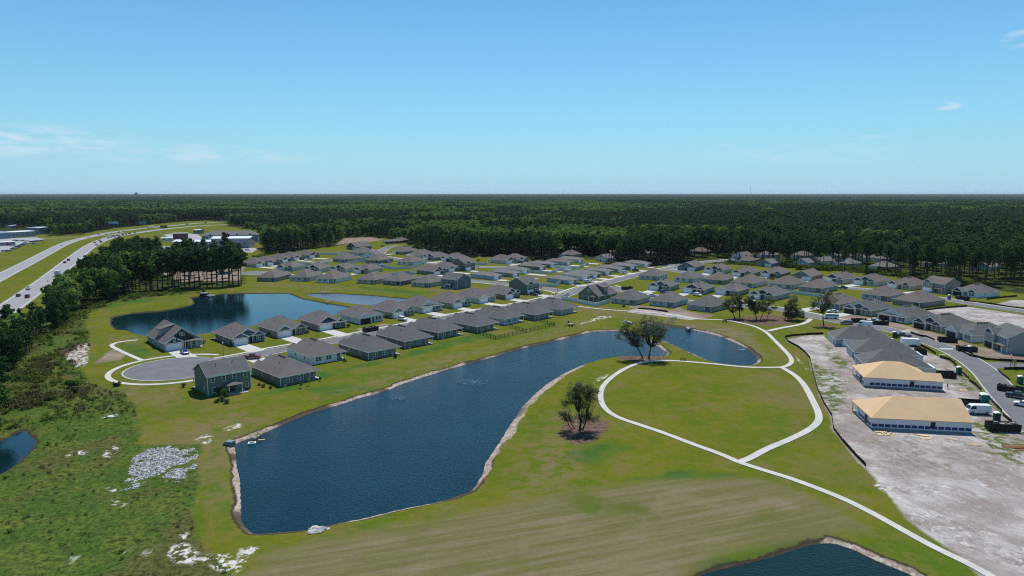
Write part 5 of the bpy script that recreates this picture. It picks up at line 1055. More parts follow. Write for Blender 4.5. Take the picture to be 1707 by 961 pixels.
# undergrowth at the foot of the right hand pines
up_ = jgrid(60, 420, 400, 620, 3.2); a_, b_ = project(up_[:, 0], up_[:, 1]); e_d = np.interp(a_, EX, EY) - b_; up_ = up_[(e_d > -.5) & (e_d < 7) & (a_ > 1180)]; up_ = up_[keep_mask(up_, -1, 8)]
pts += [(x, y, 0) for x, y in up_]; scs += list(1.0 + 1.7 * rng.random(len(up_))); ii += list(rng.choice([1, 2, 4, 5], len(up_)))
tag(scatter('brush', bs, pts, scs, ii), 'rough low brush and weeds covering the uncut ground', 'brush', kind='stuff'); print('brush', len(pts))

# riprap: pale rocks heaped by the lower left pond corner
def rocks(name, px, n, s0, s1, m, label, seed=1, world=None):
    rg = np.random.default_rng(seed); P_ = gp(px) if world is None else world; mb = MB(); mn, mx_ = P_.min(0), P_.max(0); c = 0
    base = [(0, 0, 1), (0, 0, -1)] + [(math.cos(a), math.sin(a), .2) for a in np.arange(5) * 1.2566]
    fs = [(0, 2 + k, 2 + (k + 1) % 5) for k in range(5)] + [(1, 2 + (k + 1) % 5, 2 + k) for k in range(5)]
    while c < n:
        p = rg.random(2) * (mx_ - mn) + mn
        if sdf(p[None], P_)[0] > 0: continue
        if name == 'riprap_rocks' and (vnoise(p[None], 2.6, 77)[0] > .66 or sdf(p[None], P_)[0] > -1.6 * rg.random() * vnoise(p[None], 1.5, 78)[0] - (0.0 if vnoise(p[None], 4.0, 79)[0] > .4 else 1.2)):
            c += 1; continue
        c += 1; s_ = s0 + (s1 - s0) * rg.random() ** 2; S = s_ * (.6 + .7 * rg.random(3)); i = len(mb.v); an = rg.random() * 6.28; ca, sa = math.cos(an), math.sin(an)
        for v in base:
            x, y, z = v[0] * S[0], v[1] * S[1], v[2] * S[2] * .7 * (.7 + .6 * rg.random()); mb.v.append((p[0] + x * ca - y * sa, p[1] + x * sa + y * ca, s_ * .25 + z))
        for f in fs: mb.f.append(tuple(i + k for k in f)); mb.m.append(0)
    o = mb.build(name, m); tag(o, label, 'rocks', kind='stuff'); return o
M_ROCK = mat('pale_rock', (0.16, 0.16, 0.17), 0.9, 0.1, 1.5, col2=(0.62, 0.62, 0.62), detail=2); M_ROCK2 = mat('tan_rock', (0.34, 0.29, 0.22), 0.9, 0.15, 1.2)
rocks('riprap_rocks', ROCKPX, 6500, .07, .26, M_ROCK, 'heap of pale riprap rocks left of the main pond', 1)
rocks('rocks', [(411,733),(420,724),(445,716),(452,717),(440,723),(425,731)], 130, .15, .4, M_ROCK2, 'tan rocks at the upper left corner of the main pond', 2)
rocks('rocks', [(512,889),(516,882),(540,879),(550,882),(535,888),(516,891)], 160, .12, .35, M_ROCK, 'grey rocks below the pale boulder on the main pond shore', 3)
rocks('rocks', [(1111,541),(1113,535),(1121,529),(1130,530),(1124,538),(1117,543)], 150, .12, .35, mat('channel_rock', (.16, .16, .17), .9, .15, 1.5), 'grey rocks lining the channel above the right pond', 4)
rocks('rocks', [(1141,546),(1147,542),(1158,543),(1156,549),(1146,550)], 90, .15, .38, M_ROCK2, 'pale rocks on the upper shore of the right pond', 5)
rocks('rocks', [(1086,572),(1095,569),(1112,570),(1113,572),(1096,574)], 80, .15, .4, M_ROCK2, 'tan rocks on the tip between the two ponds', 6)
rocks('rocks', [(1036,537),(1043,533),(1048,536),(1043,540)], 50, .15, .4, M_ROCK, 'pale rocks round the drain pipe above the main pond', 7)
rocks('rocks', [(540,503),(548,500.5),(558,501),(556,503),(546,505)], 60, .2, .45, M_ROCK2, 'pale rocks between the left and the purple pond', 8)
rocks('rocks', [(533,487),(545,486),(552,488),(545,489.5),(535,489)], 50, .2, .45, M_ROCK2, 'pale rocks on the far shore of the purple pond', 9)

# solitary trees with limbs
def limb_tree(name, px, lobes, stems, label, nleaf, size, lm, bark, seed, group=None):
    """lobes: (photo x, photo y of the lobe centre, radius across in m, radius up in m, depth shift in m); stems: photo positions of trunk feet with the lobes they feed"""
    rg = np.random.default_rng(seed); bx, by = G(*px); root = empty(name, (bx, by, 0)); L = []; tr = MB()
    for (lx, ly, ra_, rb_, dz_) in lobes:
        # height of the lobe centre: intersect its view ray with the vertical plane through the tree
        x = (lx - 853.5) / FPX; y = -(ly - 480.5) / FPX; dy = math.cos(PITCH) + y * math.sin(PITCH); dzv = -math.sin(PITCH) + y * math.cos(PITCH); t_ = (by + dz_) / dy
        L.append(((x * t_ - bx, dz_, CAMH + dzv * t_), (ra_, ra_ * .85, rb_), ra_ * rb_))
    for (sx, sy, r0, feeds, fork) in stems:
        X, Y = G(sx, sy); p0 = Vector((X - bx, Y - by, 0)); cz = np.mean([L[k][0] for k in feeds], axis=0); fk = p0.lerp(Vector(cz), fork); fk.z = max(fk.z, .8)
        mid = p0.lerp(fk, .5) + Vector((rg.normal() * .15, rg.normal() * .15, 0)); tr.tube(p0, mid, r0, r0 * .8, 8); tr.tube(mid, fk, r0 * .8, r0 * .62, 8)
        for k in feeds:
            c_, rr, _w = L[k]
            for j in range(7):
                d = rg.normal(size=3); d /= np.linalg.norm(d); tip = Vector(np.array(c_) + d * np.array(rr) * .85); a = fk.lerp(tip, .35) + Vector(rg.normal(size=3) * .3); b = fk.lerp(tip, .7) + Vector(rg.normal(size=3) * .3)
                tr.tube(fk, a, r0 * .42, r0 * .28, 5, cap=False); tr.tube(a, b, r0 * .28, r0 * .16, 4, cap=False); tr.tube(b, tip, r0 * .16, r0 * .05, 4, cap=False)
                for _ in range(3):
                    t2 = b.lerp(tip, rg.random()) + Vector(rg.normal(size=3) * .9); tr.tube(b, t2, r0 * .10, r0 * .03, 3, cap=False)
    # leaves gather in tufts inside the lobes so that gaps stay open
    tufts = []
    for c_, rr, w0 in L:
        for _ in range(max(10, int(w0 * 9))):
            d = rg.normal(size=3); d /= np.linalg.norm(d); r_ = rg.random() ** .4; tufts.append((tuple(np.array(c_) + d * np.array(rr) * r_ * 1.22), (.75, .75, .55), 1))
    V = leaves(rg, tufts, int(nleaf * 1.55), size * .70, up=.2, inner=.75)
    part(tr, 'trunk', bark, root); o = bpy.data.objects.new('crown', leaf_mesh('crown', V, lm)); COL.objects.link(o); o.parent = root; reg(root, o)
    tag(root, label, 'tree', group); return root
limb_tree('oak_tree', (1081, 599), [(1088,545,3.2,2.7,0),(1078,538,2.2,2.2,1),(1098,550,2.4,2.3,0),(1100,560,1.8,1.3,-.5),(1085,556,2.0,1.4,.5),(1068,546,2.0,1.7,0),(1107,549,1.7,1.5,0),(1099,564,1.9,1.1,0),(1074,560,1.9,1.2,.5)], [(1081.5,599,.30,[0,1,2,3,4,5,6,7,8],.42)], 'upright oak with open crown at the path between the ponds', 4300, .16, L_OAK, M_BARK2, 1)
limb_tree('oak_tree', (1072, 598), [(1042,552,1.6,1.5,0),(1052,558,2.2,2.0,.4),(1062,562,1.9,1.8,0),(1060,552,1.4,1.2,0),(1038,547,1.3,1.2,0),(1056,570,1.5,1.1,0),(1034,560,1.4,1.1,0),(1066,571,1.4,1.2,0),(1046,542,1.6,1.2,0)], [(1072,598,.26,[0,1,2,3,4,5,6,7,8],.45)], 'leaning sparse oak whose crown hangs left over the pond', 3000, .15, L_OAK, M_BARK2, 2)
limb_tree('oak_tree', (966, 717), [(962,650,1.7,1.8,0),(970,652,1.9,2.0,.3),(955,662,1.7,1.7,0),(968,667,2.0,1.6,-.3),(987,662,1.5,1.8,0),(984,652,1.2,1.3,.3),(942,672,1.0,.9,0),(938,690,.9,.7,0),(945,698,1.2,.5,0),(968,698,2.2,.7,0),(988,697,1.5,.6,0),(977,690,1.2,.8,0)],
          [(966,717,.22,[0,1,2,3],.5),(971,717,.20,[4,5,10,11],.5),(958,715.5,.13,[6,7],.5),(953.5,717,.13,[7,8],.6),(968.5,717,.18,[9,3],.5)], 'dense dark cluster of oak stems in the brown mulch bed', 6200, .13, L_OAK, M_BARK2, 3)
limb_tree('oak_tree', (1229, 531), [(1217,505,2.2,2.0,0),(1228,497,2.5,2.5,0),(1237,505,2.6,2.4,0),(1226,514,2.8,1.7,0),(1208,508,1.4,1.2,0)], [(1226,533,.26,[0,3,4],.45),(1233,530,.26,[1,2],.45)], 'leftmost of the oaks at the upper pond path, two stemmed', 3400, .20, L_OAK, M_BARK2, 4)
limb_tree('oak_tree', (1261, 533), [(1252,506,2.2,2.2,0),(1260,514,2.8,2.2,0),(1268,509,2.2,1.8,0),(1250,498,1.5,1.6,0)], [(1261,533,.26,[0,1,2,3],.45)], 'dense oak in the middle of the upper mulch bed', 2900, .20, L_OAK, M_BARK2, 5)
limb_tree('oak_tree', (1269, 532), [(1277,509,1.7,1.2,0),(1285,501,1.8,1.3,0),(1272,516,1.6,1.0,0),(1291,513,.9,.5,0),(1279,519,1.2,.8,0)], [(1267.5,532,.2,[0,1,2],.5),(1278.5,532,.14,[3,4],.5)], 'oak leaning right with sparse branches at the upper mulch bed', 1300, .18, L_OAK, M_BARK2, 6)
limb_tree('oak_tree', (1310, 534), [(1322,501,1.8,1.9,0),(1320,510,2.4,2.2,0),(1322,519,3.4,2.2,0),(1332,524,2.4,1.6,0),(1313,524,1.9,1.5,0),(1326,527,3,1.3,-1)], [(1307,535,.22,[4,1],.4),(1312,532.5,.22,[0,2,3,5],.4)], 'pear shaped oak beside the short path to the street', 4600, .20, L_OAK, M_BARK2, 7)
limb_tree('oak_tree', (1373, 543), [(1374,496,2.2,2.6,0),(1360,504,2.0,1.8,0),(1386,500,2.0,2.0,0),(1371,510,2.8,1.7,0),(1354,513,1.2,1.0,0),(1383,489,1.2,1.0,0)], [(1373,543,.30,[0,1,2,3,4,5],.5)], 'tall sparse oak on the grass by the white passenger van', 1900, .19, L_OAK, M_BARK2, 8)

# ------------------------------------------------------------------ vehicles
M_TYRE = mat('tyre', (0.02, 0.02, 0.021), 0.9, 0.1); M_RIM = mat('rim', (0.35, 0.35, 0.36), 0.35, 0.05, metal=.6); M_CGL = mat('car_glass', (0.02, 0.025, 0.03), 0.06, 0.1, spec=.7)
M_LAMP = mat('lamp_lens', (0.7, 0.7, 0.66), 0.2, 0.05); M_TAIL = mat('tail_lens', (0.30, 0.015, 0.012), 0.3, 0.05)
PAINT = {n: mat('paint_' + n, c, 0.28, 0.03, 0.5, spec=.6) for n, c in {'white': (.78, .79, .80), 'black': (.015, .016, .018), 'red': (.20, .012, .014), 'blue': (.018, .030, .16), 'silver': (.42, .43, .44), 'grey': (.10, .105, .11), 'taupe': (.20, .17, .145), 'rust': (.17, .040, .022), 'tan': (.48, .32, .20), 'navy': (.02, .03, .06)}.items()}
CARP = {}
def vehicle(kind, paint):
    """nose towards +x, wheels on z = 0"""
    if (kind, paint) in CARP: return copy_tree(CARP[(kind, paint)])
    L, Wd, prof, glass = {
        'car': (4.6, 1.8, [(0,.35),(4.6,.32),(4.6,.68),(4.3,.86),(3.35,.98),(2.75,1.40),(1.35,1.44),(.55,1.02),(0,.95)], [(3.2,1.0),(2.72,1.36),(1.40,1.39),(.75,1.02)]),
        'suv': (4.8, 1.9, [(0,.4),(4.8,.38),(4.8,.85),(4.5,1.05),(3.6,1.15),(3.0,1.70),(.5,1.75),(.1,1.15),(0,1.0)], [(3.42,1.2),(2.95,1.64),(.6,1.68),(.3,1.2)]),
        'van': (5.6, 2.0, [(0,.4),(5.6,.36),(5.6,.95),(5.3,1.2),(4.6,2.1),(4.2,2.3),(.05,2.3),(0,2.1)], [(5.05,1.35),(4.55,2.05),(3.6,2.08),(3.6,1.35)]),
        'bus': (6.0, 2.0, [(0,.4),(6.0,.36),(6.0,.95),(5.7,1.15),(5.0,1.95),(4.6,2.12),(.05,2.12),(0,1.9)], [(5.45,1.3),(4.95,1.90),(.3,1.92),(.3,1.3)]),
        'pickup': (5.6, 1.95, [(0,.5),(5.6,.45),(5.6,.95),(5.3,1.12),(4.1,1.2),(3.6,1.80),(2.2,1.82),(2.0,1.15),(0,1.12)], [(3.95,1.24),(3.56,1.74),(2.28,1.76),(2.15,1.24)])}[kind]
    root = empty({'car': 'parked_car', 'suv': 'parked_car', 'van': 'van', 'bus': 'passenger_van', 'pickup': 'pickup_truck'}[kind]); CARP[(kind, paint)] = root
    b = MB(); n = len(prof); prof = [(x - L / 2, z) for x, z in prof]; glass = [(x - L / 2, z) for x, z in glass]
    # body with tumblehome: roof narrower than sills
    i = 0; top = max(z for _, z in prof)
    def yw(z): return Wd / 2 * (1 - .14 * max(0, (z - .95)) / max(top - .95, .1))
    b.v = [(x, -yw(z), z) for x, z in prof] + [(x, yw(z), z) for x, z in prof]; b.f = [tuple(range(n)), tuple(range(2 * n - 1, n - 1, -1))] + [(k, k + n, (k + 1) % n + n, (k + 1) % n) for k in range(n)]; b.m = [0] * len(b.f)
    if kind == 'pickup': pass
    part(b, 'body', PAINT[paint], root)
    g = MB()
    for s_ in (-1, 1): g.quad([(x, s_ * (yw(z) + .012), z) for x, z in (glass if s_ < 0 else glass[::-1])])
    part(g, 'side_window', M_CGL, root)
    # windscreen and rear glass follow the profile
    ws = {'car': ((3.30,1.0),(2.80,1.37)), 'suv': ((3.55,1.19),(3.05,1.66)), 'van': ((5.22,1.29),(4.66,2.02)), 'bus': ((5.62,1.24),(5.06,1.89)), 'pickup': ((4.05,1.25),(3.66,1.75))}[kind]
    rg_ = {'car': ((.62,1.06),(1.28,1.40)), 'suv': ((.14,1.2),(.44,1.66)), 'van': ((-.005,1.3),(-.005,1.9)), 'bus': ((-.005,1.25),(-.005,1.8)), 'pickup': ((2.03,1.22),(2.17,1.76))}[kind]
    for (p, q2), nm, dx in ((ws, 'windscreen', .03), (rg_, 'rear_window', -.03)):
        m = MB(); w0, w1 = yw(p[1]) - .12, yw(q2[1]) - .12; a = (p[0] - L / 2 + dx, p[1] + .02); c = (q2[0] - L / 2 + dx, q2[1] + .02)
        m.quad([(a[0], -w0, a[1]), (a[0], w0, a[1]), (c[0], w1, c[1]), (c[0], -w1, c[1])]); part(m, nm, M_CGL, root)
    if kind == 'pickup':
        m = MB(); m.box(-L / 2 + .12, -Wd / 2 + .15, 1.10, -L / 2 + 1.95, Wd / 2 - .15, 1.135); part(m, 'cargo_bed', M_TYRE, root)
    rw = .34 if kind in ('car',) else .38
    for x in (L * .19, L * .80):
        for s_ in (-1, 1):
            m = MB(); m.tube((x - L / 2, s_ * (Wd / 2 - .2), rw), (x - L / 2, s_ * (Wd / 2 + .02), rw), rw, rw, 12); o = part(m, 'wheel', M_TYRE, root)
            m = MB(); m.tube((x - L / 2, s_ * (Wd / 2 + .021), rw), (x - L / 2, s_ * (Wd / 2 + .03), rw), rw * .55, rw * .5, 8); part(m, 'rim', M_RIM, o)
    for s_ in (-1, 1):
        m = MB(); m.box(L / 2 - .03, s_ * Wd * .36 - .18, .66, L / 2 + .02, s_ * Wd * .36 + .18, .82); part(m, 'headlight', M_LAMP, root)
        m = MB(); m.box(-L / 2 - .02, s_ * Wd * .40 - .12, .75, -L / 2 + .01, s_ * Wd * .40 + .12, .95); part(m, 'tail_light', M_TAIL, root)
    return root
def car(px, kind, paint, head, label, cat='car', group='cars parked in the estate', z=0.075):
    o = vehicle(kind, paint); X, Y = G(*px) if not isinstance(px, np.ndarray) else px; o.location = (X, Y, z); o.rotation_euler = (0, 0, R(head)); tag(o, label, cat, group); return o
car((308,590), 'car', 'blue', -48, 'bright blue car on the drive of the dormered house')
car((671,534.5), 'suv', 'white', -40, 'white car on the drive of the green grey pond house')
car((420,598.5), 'pickup', 'rust', 5, 'rust red pickup parked at the kerb behind the dark green house', 'pickup')
car((890.5,492.8), 'suv', 'black', -45, 'black car nearer the garage of the green junction house'); car((897,490.8), 'suv', 'black', -45, 'black car to the right on the drive of the green junction house')
car((962.6,475.2), 'car', 'black', 20, 'black car outside the narrow pale blue corner house'); car((978.5,471.5), 'suv', 'white', 30, 'white car nearest the junction outside the narrow white house'); car((986.5,469), 'car', 'white', 40, 'second white car just right of the other outside the narrow white house')
car((1041.5,456), 'suv', 'white', 20, 'white car beside the straight road by the sage house'); car((1059.5,452.5), 'suv', 'black', 10, 'black car by the narrow slate house on the straight road')
car((1106,489), 'suv', 'blue', -60, 'dark blue car by the white garage of the sage house'); car((1086,494.5), 'car', 'white', 20, 'white car at the edge of the sage house drive'); car((1162.5,493.8), 'suv', 'white', -60, 'white car on the drive under the broad black gable')
car((1285,466), 'car', 'red', -20, 'dark red car outside the green house, upper right row'); car((1404.5,482), 'pickup', 'black', 5, 'black pickup on the street beyond the fenced garden', 'pickup')
car((1385,531.5), 'bus', 'white', 165, 'long white passenger van parked at the kerb behind the sparse oak', 'van'); car((1388,521.5), 'car', 'white', 160, 'white car on the drive behind the passenger van')
car((1411,541), 'suv', 'taupe', 155, 'taupe minivan parked at the kerb before the first skip', 'minivan'); car((1457,538), 'pickup', 'white', 150, 'white pickup beside the open garage and the second skip', 'pickup')
car((1441,545), 'van', 'white', 150, 'white van half hidden behind the new white house roof', 'van'); car((1505,563), 'pickup', 'navy', 150, 'dark pickup parked in front of the white trailer', 'pickup')
car((1629,690), 'van', 'white', 174, 'white work van beside the nearer timber roofed house', 'van'); car((1697,664), 'pickup', 'black', 140, 'black pickup in the line at the right edge of the street', 'pickup'); car((1707,678), 'car', 'white', 135, 'white car cut off by the right edge of the street')
car((707,434.5), 'car', 'white', 30, 'white car in front of the sage house at the back street'); car((464,441), 'suv', 'white', 60, 'white car among the far left row, third house'); car((512,434.5), 'suv', 'white', 60, 'white car among the far left row, fifth house')
car((618,414.5), 'car', 'red', 20, 'red car at the far road bend'); car((621,419), 'suv', 'white', -60, 'white car at the far road bend'); car((637.5,411.5), 'car', 'black', 20, 'black car at the far road bend'); car((869,439), 'suv', 'black', 30, 'black car outside the grey house by the pine wall')
car((1016,434), 'car', 'white', 30, 'white car among the pines below the red roof', z=.0)
# highway traffic follows the carriageways
def along(P_, px, off_):
    X, Y = G(*px); d = np.hypot(P_[:, 0] - X, P_[:, 1] - Y); i = int(np.clip(np.argmin(d), 1, len(P_) - 2)); t_ = P_[i + 1] - P_[i - 1]; return np.array([X, Y]), math.degrees(math.atan2(t_[1], t_[0]))
NEAR = [((13,523),'suv','navy','dark blue suv nearest the camera on the highway'),((31,494.5),'car','black','black car left of the red one on the highway'),((46,496.5),'suv','red','dark red car on the near highway lanes'),((47.5,483),'pickup','white','white and black pickup on the near highway lanes'),
  ((108,439),'car','black','small dark car behind the red suv on the highway'),((114.5,435),'suv','red','dark red suv just above the wood on the highway'),((158,405.5),'car','black','black car at the foot of the highway bend, left lane'),((166,402),'car','grey','grey car ahead of the pair at the highway bend'),
  ((168.5,404.8),'suv','black','black suv of the pair at the highway bend'),((161,409.3),'car','grey','grey car lowest before the highway bend'),((181,397.5),'car','black','1'),((186,396.3),'car','grey','2'),((189.5,395.2),'suv','black','3'),((192,396.5),'car','silver','4'),((195.5,394),'car','navy','5'),((199,395),'suv','black','6'),((205,392.8),'suv','black','7'),((210.5,391.5),'car','grey','8'),((216,390.6),'suv','navy','9'),((225,389.6),'car','black','10')]
ORD = ['first','second','third','fourth','fifth','sixth','seventh','eighth','ninth','tenth','eleventh','twelfth']
for i, (p, k, c_, lb) in enumerate(NEAR):
    pos, hd = along(hn, p, 0)
    if lb.isdigit(): lb = c_ + ' vehicle, ' + ORD[int(lb) - 1] + ' in the queue on the near lanes of the highway bend'
    car(pos, k, c_, hd, lb, group='traffic on the highway', z=.06)
for i, (p, k, c_, lb) in enumerate([((102,409.5),'car','white','white car alone on the far carriageway above the wood'),((147.5,396.6),'suv','white','white suv on the far carriageway below the billboard'),((165,391.5),'van','tan','tan van on the far carriageway left of the billboard'),
   ((176.6,391),'suv','white','white suv on the far carriageway directly below the billboard'),((185,388.6),'suv','white','white suv just right below the billboard'),((198.7,388.6),'suv','navy','dark suv on the far carriageway right of the billboard'),
   ((206,386.4),'car','silver','silver car on the far carriageway near the pole sign'),((210.5,385.9),'suv','white','white suv on the far carriageway near the pole sign'),((230,383.6),'suv','white','white suv ahead of the white lorry'),((236.6,382.8),'car','white','white car directly ahead of the white lorry'),
   ((311.5,375),'suv','black','dark suv on the far highway above the restaurant'),((342.5,372.3),'suv','black','dark suv furthest along the highway')]):
    pos, hd = along(hf, p, 0); car(pos, k, c_, hd + 180, lb, group='traffic on the highway', z=.06)
def lorry(pos, hd, paint, label, Lb=10.0, hb=3.6):
    root = empty('lorry', (pos[0], pos[1], .06), R(hd)); m = MB(); m.box(-Lb / 2, -1.25, 1.0, Lb / 2, 1.25, hb); part(m, 'cargo_box', PAINT[paint], root)
    m = MB(); m.extr([(Lb / 2 + .3, .6), (Lb / 2 + 2.6, .6), (Lb / 2 + 2.6, 1.5), (Lb / 2 + 2.1, 2.7), (Lb / 2 + .3, 2.9)], 'y', -1.15, 1.15); part(m, 'cab', PAINT['white'], root)
    m = MB(); m.quad([(Lb / 2 + 2.56, -1.0, 1.6), (Lb / 2 + 2.56, 1.0, 1.6), (Lb / 2 + 2.16, 1.0, 2.6), (Lb / 2 + 2.16, -1.0, 2.6)]); part(m, 'windscreen', M_CGL, root)
    for x in (-Lb * .38, -Lb * .25, Lb / 2 + 1.6):
        for s_ in (-1, 1): m = MB(); m.tube((x, s_ * .95, .5), (x, s_ * 1.25, .5), .5, .5, 12); part(m, 'wheel', M_TYRE, root)
    return tag(root, label, 'lorry')
pos, hd = along(hn, (96,461), 0); lorry(pos, hd, 'silver', 'box lorry with pale roof beside the wood on the highway', 7.5, 3.7)
pos, hd = along(hf, (252,381.2), 0); lorry(pos, hd + 180, 'white', 'white articulated lorry on the highway by the pole sign', 14, 4.0)
# motorcycle on the highway
pos, hd = along(hn, (80,470), 0); mc = empty('motorcycle', (pos[0], pos[1], .06), R(hd))
for x in (-.7, .7): m = MB(); m.tube((x, -.08, .33), (x, .08, .33), .33, .33, 14); part(m, 'wheel', M_TYRE, mc)
m = MB(); m.extr([(-.75,.6),(.45,.45),(.6,.95),(.15,1.05),(-.2,.85),(-.75,.92)], 'y', -.17, .17); part(m, 'body', PAINT['red'], mc)
m = MB(); m.tube((.62,-.38,1.1),(.62,.38,1.1),.03,.03,6); m.tube((.7,0,.33),(.55,0,1.05),.05,.05,6); part(m, 'handlebar', M_TYRE, mc); tag(mc, 'motorcycle riding behind the box lorry on the highway', 'motorcycle')
# dealership lots left of the highway
k_ = 0
for a, b, n_, hd in (((4,407.5),(22,411),4,40),((24,402),(45,403),5,60),((22,416.5),(43,407),8,40),((52,404),(70,402),6,50),((54,407),(62,408),3,40),((6,420),(18,419),3,20)):
    for i in range(n_):
        t_ = i / max(1, n_ - 1); c_ = ['white','black','red','silver','navy','white','grey'][(k_ * 3 + i) % 7]
        car((a[0] * (1 - t_) + b[0] * t_, a[1] * (1 - t_) + b[1] * t_), ['suv', 'car'][k_ % 2], c_, hd, '%s car, %s from the left in the %s row of dealership cars' % (c_, ORD[i], ['far left', 'back middle', 'long roadside', 'far right', 'short right hand', 'nearest'][k_]), group='cars parked at the dealership', z=.05)
    k_ += 1
for p, kd, c_, lb in (((268,417),'van','white','white van left of the long metal shed'),((284,416.5),'van','silver','silver van right beside the other at the long metal shed'),((327,416.3),'suv','white','white car in front of the long metal shed'),((334,416.8),'car','navy','dark car in front of the long metal shed'),((316,400.5),'suv','white','white car beside the red brick restaurant'),((371,416.5),'car','red','small red car before the tall metal shed'),((413,418.5),'suv','white','white car right of the tall metal shed')):
    car(p, kd, c_, 10, lb, group='cars at the commercial lots', z=.05)

# ------------------------------------------------------------------ commercial buildings by the highway
M_MBLUE = mat('metal_blue', (0.16, 0.22, 0.29), 0.6, 0.06, 0.2); M_MWALL = mat('metal_wall', (0.30, 0.32, 0.36), 0.6, 0.06, 0.2); M_MROOF = mat('metal_roof', (0.66, 0.70, 0.74), 0.45, 0.05, 0.2); M_BRICK = mat('brick', (0.20, 0.065, 0.05), 0.9, 0.15, 1.0)
M_LOT = mat('lot_asphalt', (0.30, 0.30, 0.31), 0.9, 0.08, 0.1); M_SAND = mat('lot_sand', (0.42, 0.35, 0.28), 0.95, 0.12, 0.2)
sheet([(-60,430),(10,420),(48,405),(75,399),(60,396),(0,398),(-60,402)], .03, M_LOT, 'parking_lot'); sheet([(245,414.5),(290,419),(420,421.5),(432,414),(330,411),(250,411)], .03, M_LOT, 'parking_lot'); sheet([(270,392),(300,402),(345,403),(330,391),(300,388)], .034, M_LOT, 'parking_lot')
sheet([(250,424),(330,427),(400,436),(408,446),(330,440),(240,434)], .026, M_SAND, 'sand_yard')
def shed(name, a, b, depth, h, wall, roof, label, gables=False, nwin=4, rise=1.2, cat='building'):
    A = np.array(G(*a)); B = np.array(G(*b)); L = float(np.hypot(*(B - A))); root = empty(name, (A[0], A[1], 0), math.atan2(B[1] - A[1], B[0] - A[0]))
    m = MB(); m.box(0, 0, 0, L, depth, h); part(m, 'wall', wall, root); m = MB()
    m.extr([(-.4, h + .003), (depth / 2, h + rise), (depth + .4, h + .003), (depth + .4, h + .15), (depth / 2, h + rise + .18), (-.4, h + .15)], 'x', -.4, L + .4); m.extr([(-.38, h + .002), (depth + .38, h + .002), (depth / 2, h + rise)], 'x', -.1, L + .1)
    part(m, 'roof', roof, root)
    for k in range(nwin):
        m = MB(); x = L * (k + .5) / nwin; m.box(x - .8, -.05, h * .45, x + .8, -.003, h * .45 + 1.3); part(m, 'window', M_GLASS, root)
    return tag(root, label, cat), root, L
r1 = shed('dealership_building', (-60,404), (22,397.5), 30, 7, M_MBLUE, M_MBLUE, 'long blue roofed dealership hall left of the highway', nwin=6)[1]
r2 = shed('dealership_building', (24,396.5), (60,394), 24, 6.5, M_MWALL, M_MROOF, 'grey dealership hall joined behind the blue one', nwin=4, rise=.6)[1]
m = MB(); m.box(-1, -6, 0, 1, -.01, 4.2); 
r3 = shed('showroom', (66,391.5), (84,390), 18, 9, M_MBLUE, M_MROOF, 'tall dark blue showroom right of the dealership halls', nwin=3, rise=.3)[1]
r4 = shed('canopy_building', (-20,411.5), (26,409), 12, 3.6, M_MWALL, M_MROOF, 'low pale office in front of the dealership halls', nwin=5, rise=.4)[1]
shed('pale_shed', (18,381), (30,380.5), 12, 4, M_MWALL, M_MROOF, 'pale roof glimpsed in the forest above the dealership', nwin=1, rise=.6)
shed('metal_shed', (288,413.7), (351.6,413.7), 18, 6.2, M_MWALL, M_MROOF, 'long low metal shed with pale roof', nwin=5)
shed('metal_shed', (352.5,414.3), (417,413.6), 22, 9.5, M_MWALL, M_MROOF, 'tall metal shed with white roof joined to the long one', nwin=4, rise=1.5)
sh = shed('restaurant', (289,399), (314,398.3), 16, 6.5, M_BRICK, M_MWALL, 'red brick restaurant between highway and metal sheds', nwin=3, rise=.3)
shed('white_building', (269,402.5), (288,402), 12, 3.5, M_MROOF, M_MROOF, 'small white roofed building left of the restaurant', nwin=2, rise=.5); shed('shop_building', (322,390), (333,390), 14, 5, M_MBLUE, M_MROOF, 'small pale shop behind the restaurant', nwin=2, rise=.4)
# hotel with hipped roof and gabled dormers
A = np.array(G(337, 406)); B = np.array(G(431, 404)); Lh = float(np.hypot(*(B - A))); ho = empty('hotel', (A[0], A[1], 0), math.atan2(B[1] - A[1], B[0] - A[0]))
m = MB(); m.box(0, 0, 0, Lh, 17, 8.2); part(m, 'wall', mat('hotel_wall', (0.25, 0.30, 0.38), .8, .05), ho); m = MB(); hip_roof(m, None, 0, 0, Lh, 17, 8.2, .5, .6); rf = part(m, 'roof', ROOFS['light'], ho)
for k in range(4):
    x = Lh * (.15 + .235 * k); m = MB(); m.box(x - 1.9, -1.0, 0, x + 1.9, -.003, 8.1); part(m, 'bay', M_TRIM, ho); m = MB(); cross_gable(m, None, None, x - 2.0, x + 2.0, -1.0, 5, 8.1, .9); part(m, 'dormer', mat('dormer_slate', (.10, .14, .24), .8, .05), ho)
    m = MB(); m.box(x - .6, -1.06, 6.4, x + .6, -1.004, 7.8); part(m, 'window', M_GLASS, ho)
for k in range(12):
    for z_ in (2.0, 5.4):
        x = Lh * (k + .5) / 12; m = MB(); m.box(x - .7, -.06, z_, x + .7, -.01, z_ + 1.4); part(m, 'window', M_GLASS, ho)
tag(ho, 'slate blue hotel with four gabled dormers behind the metal sheds', 'hotel')
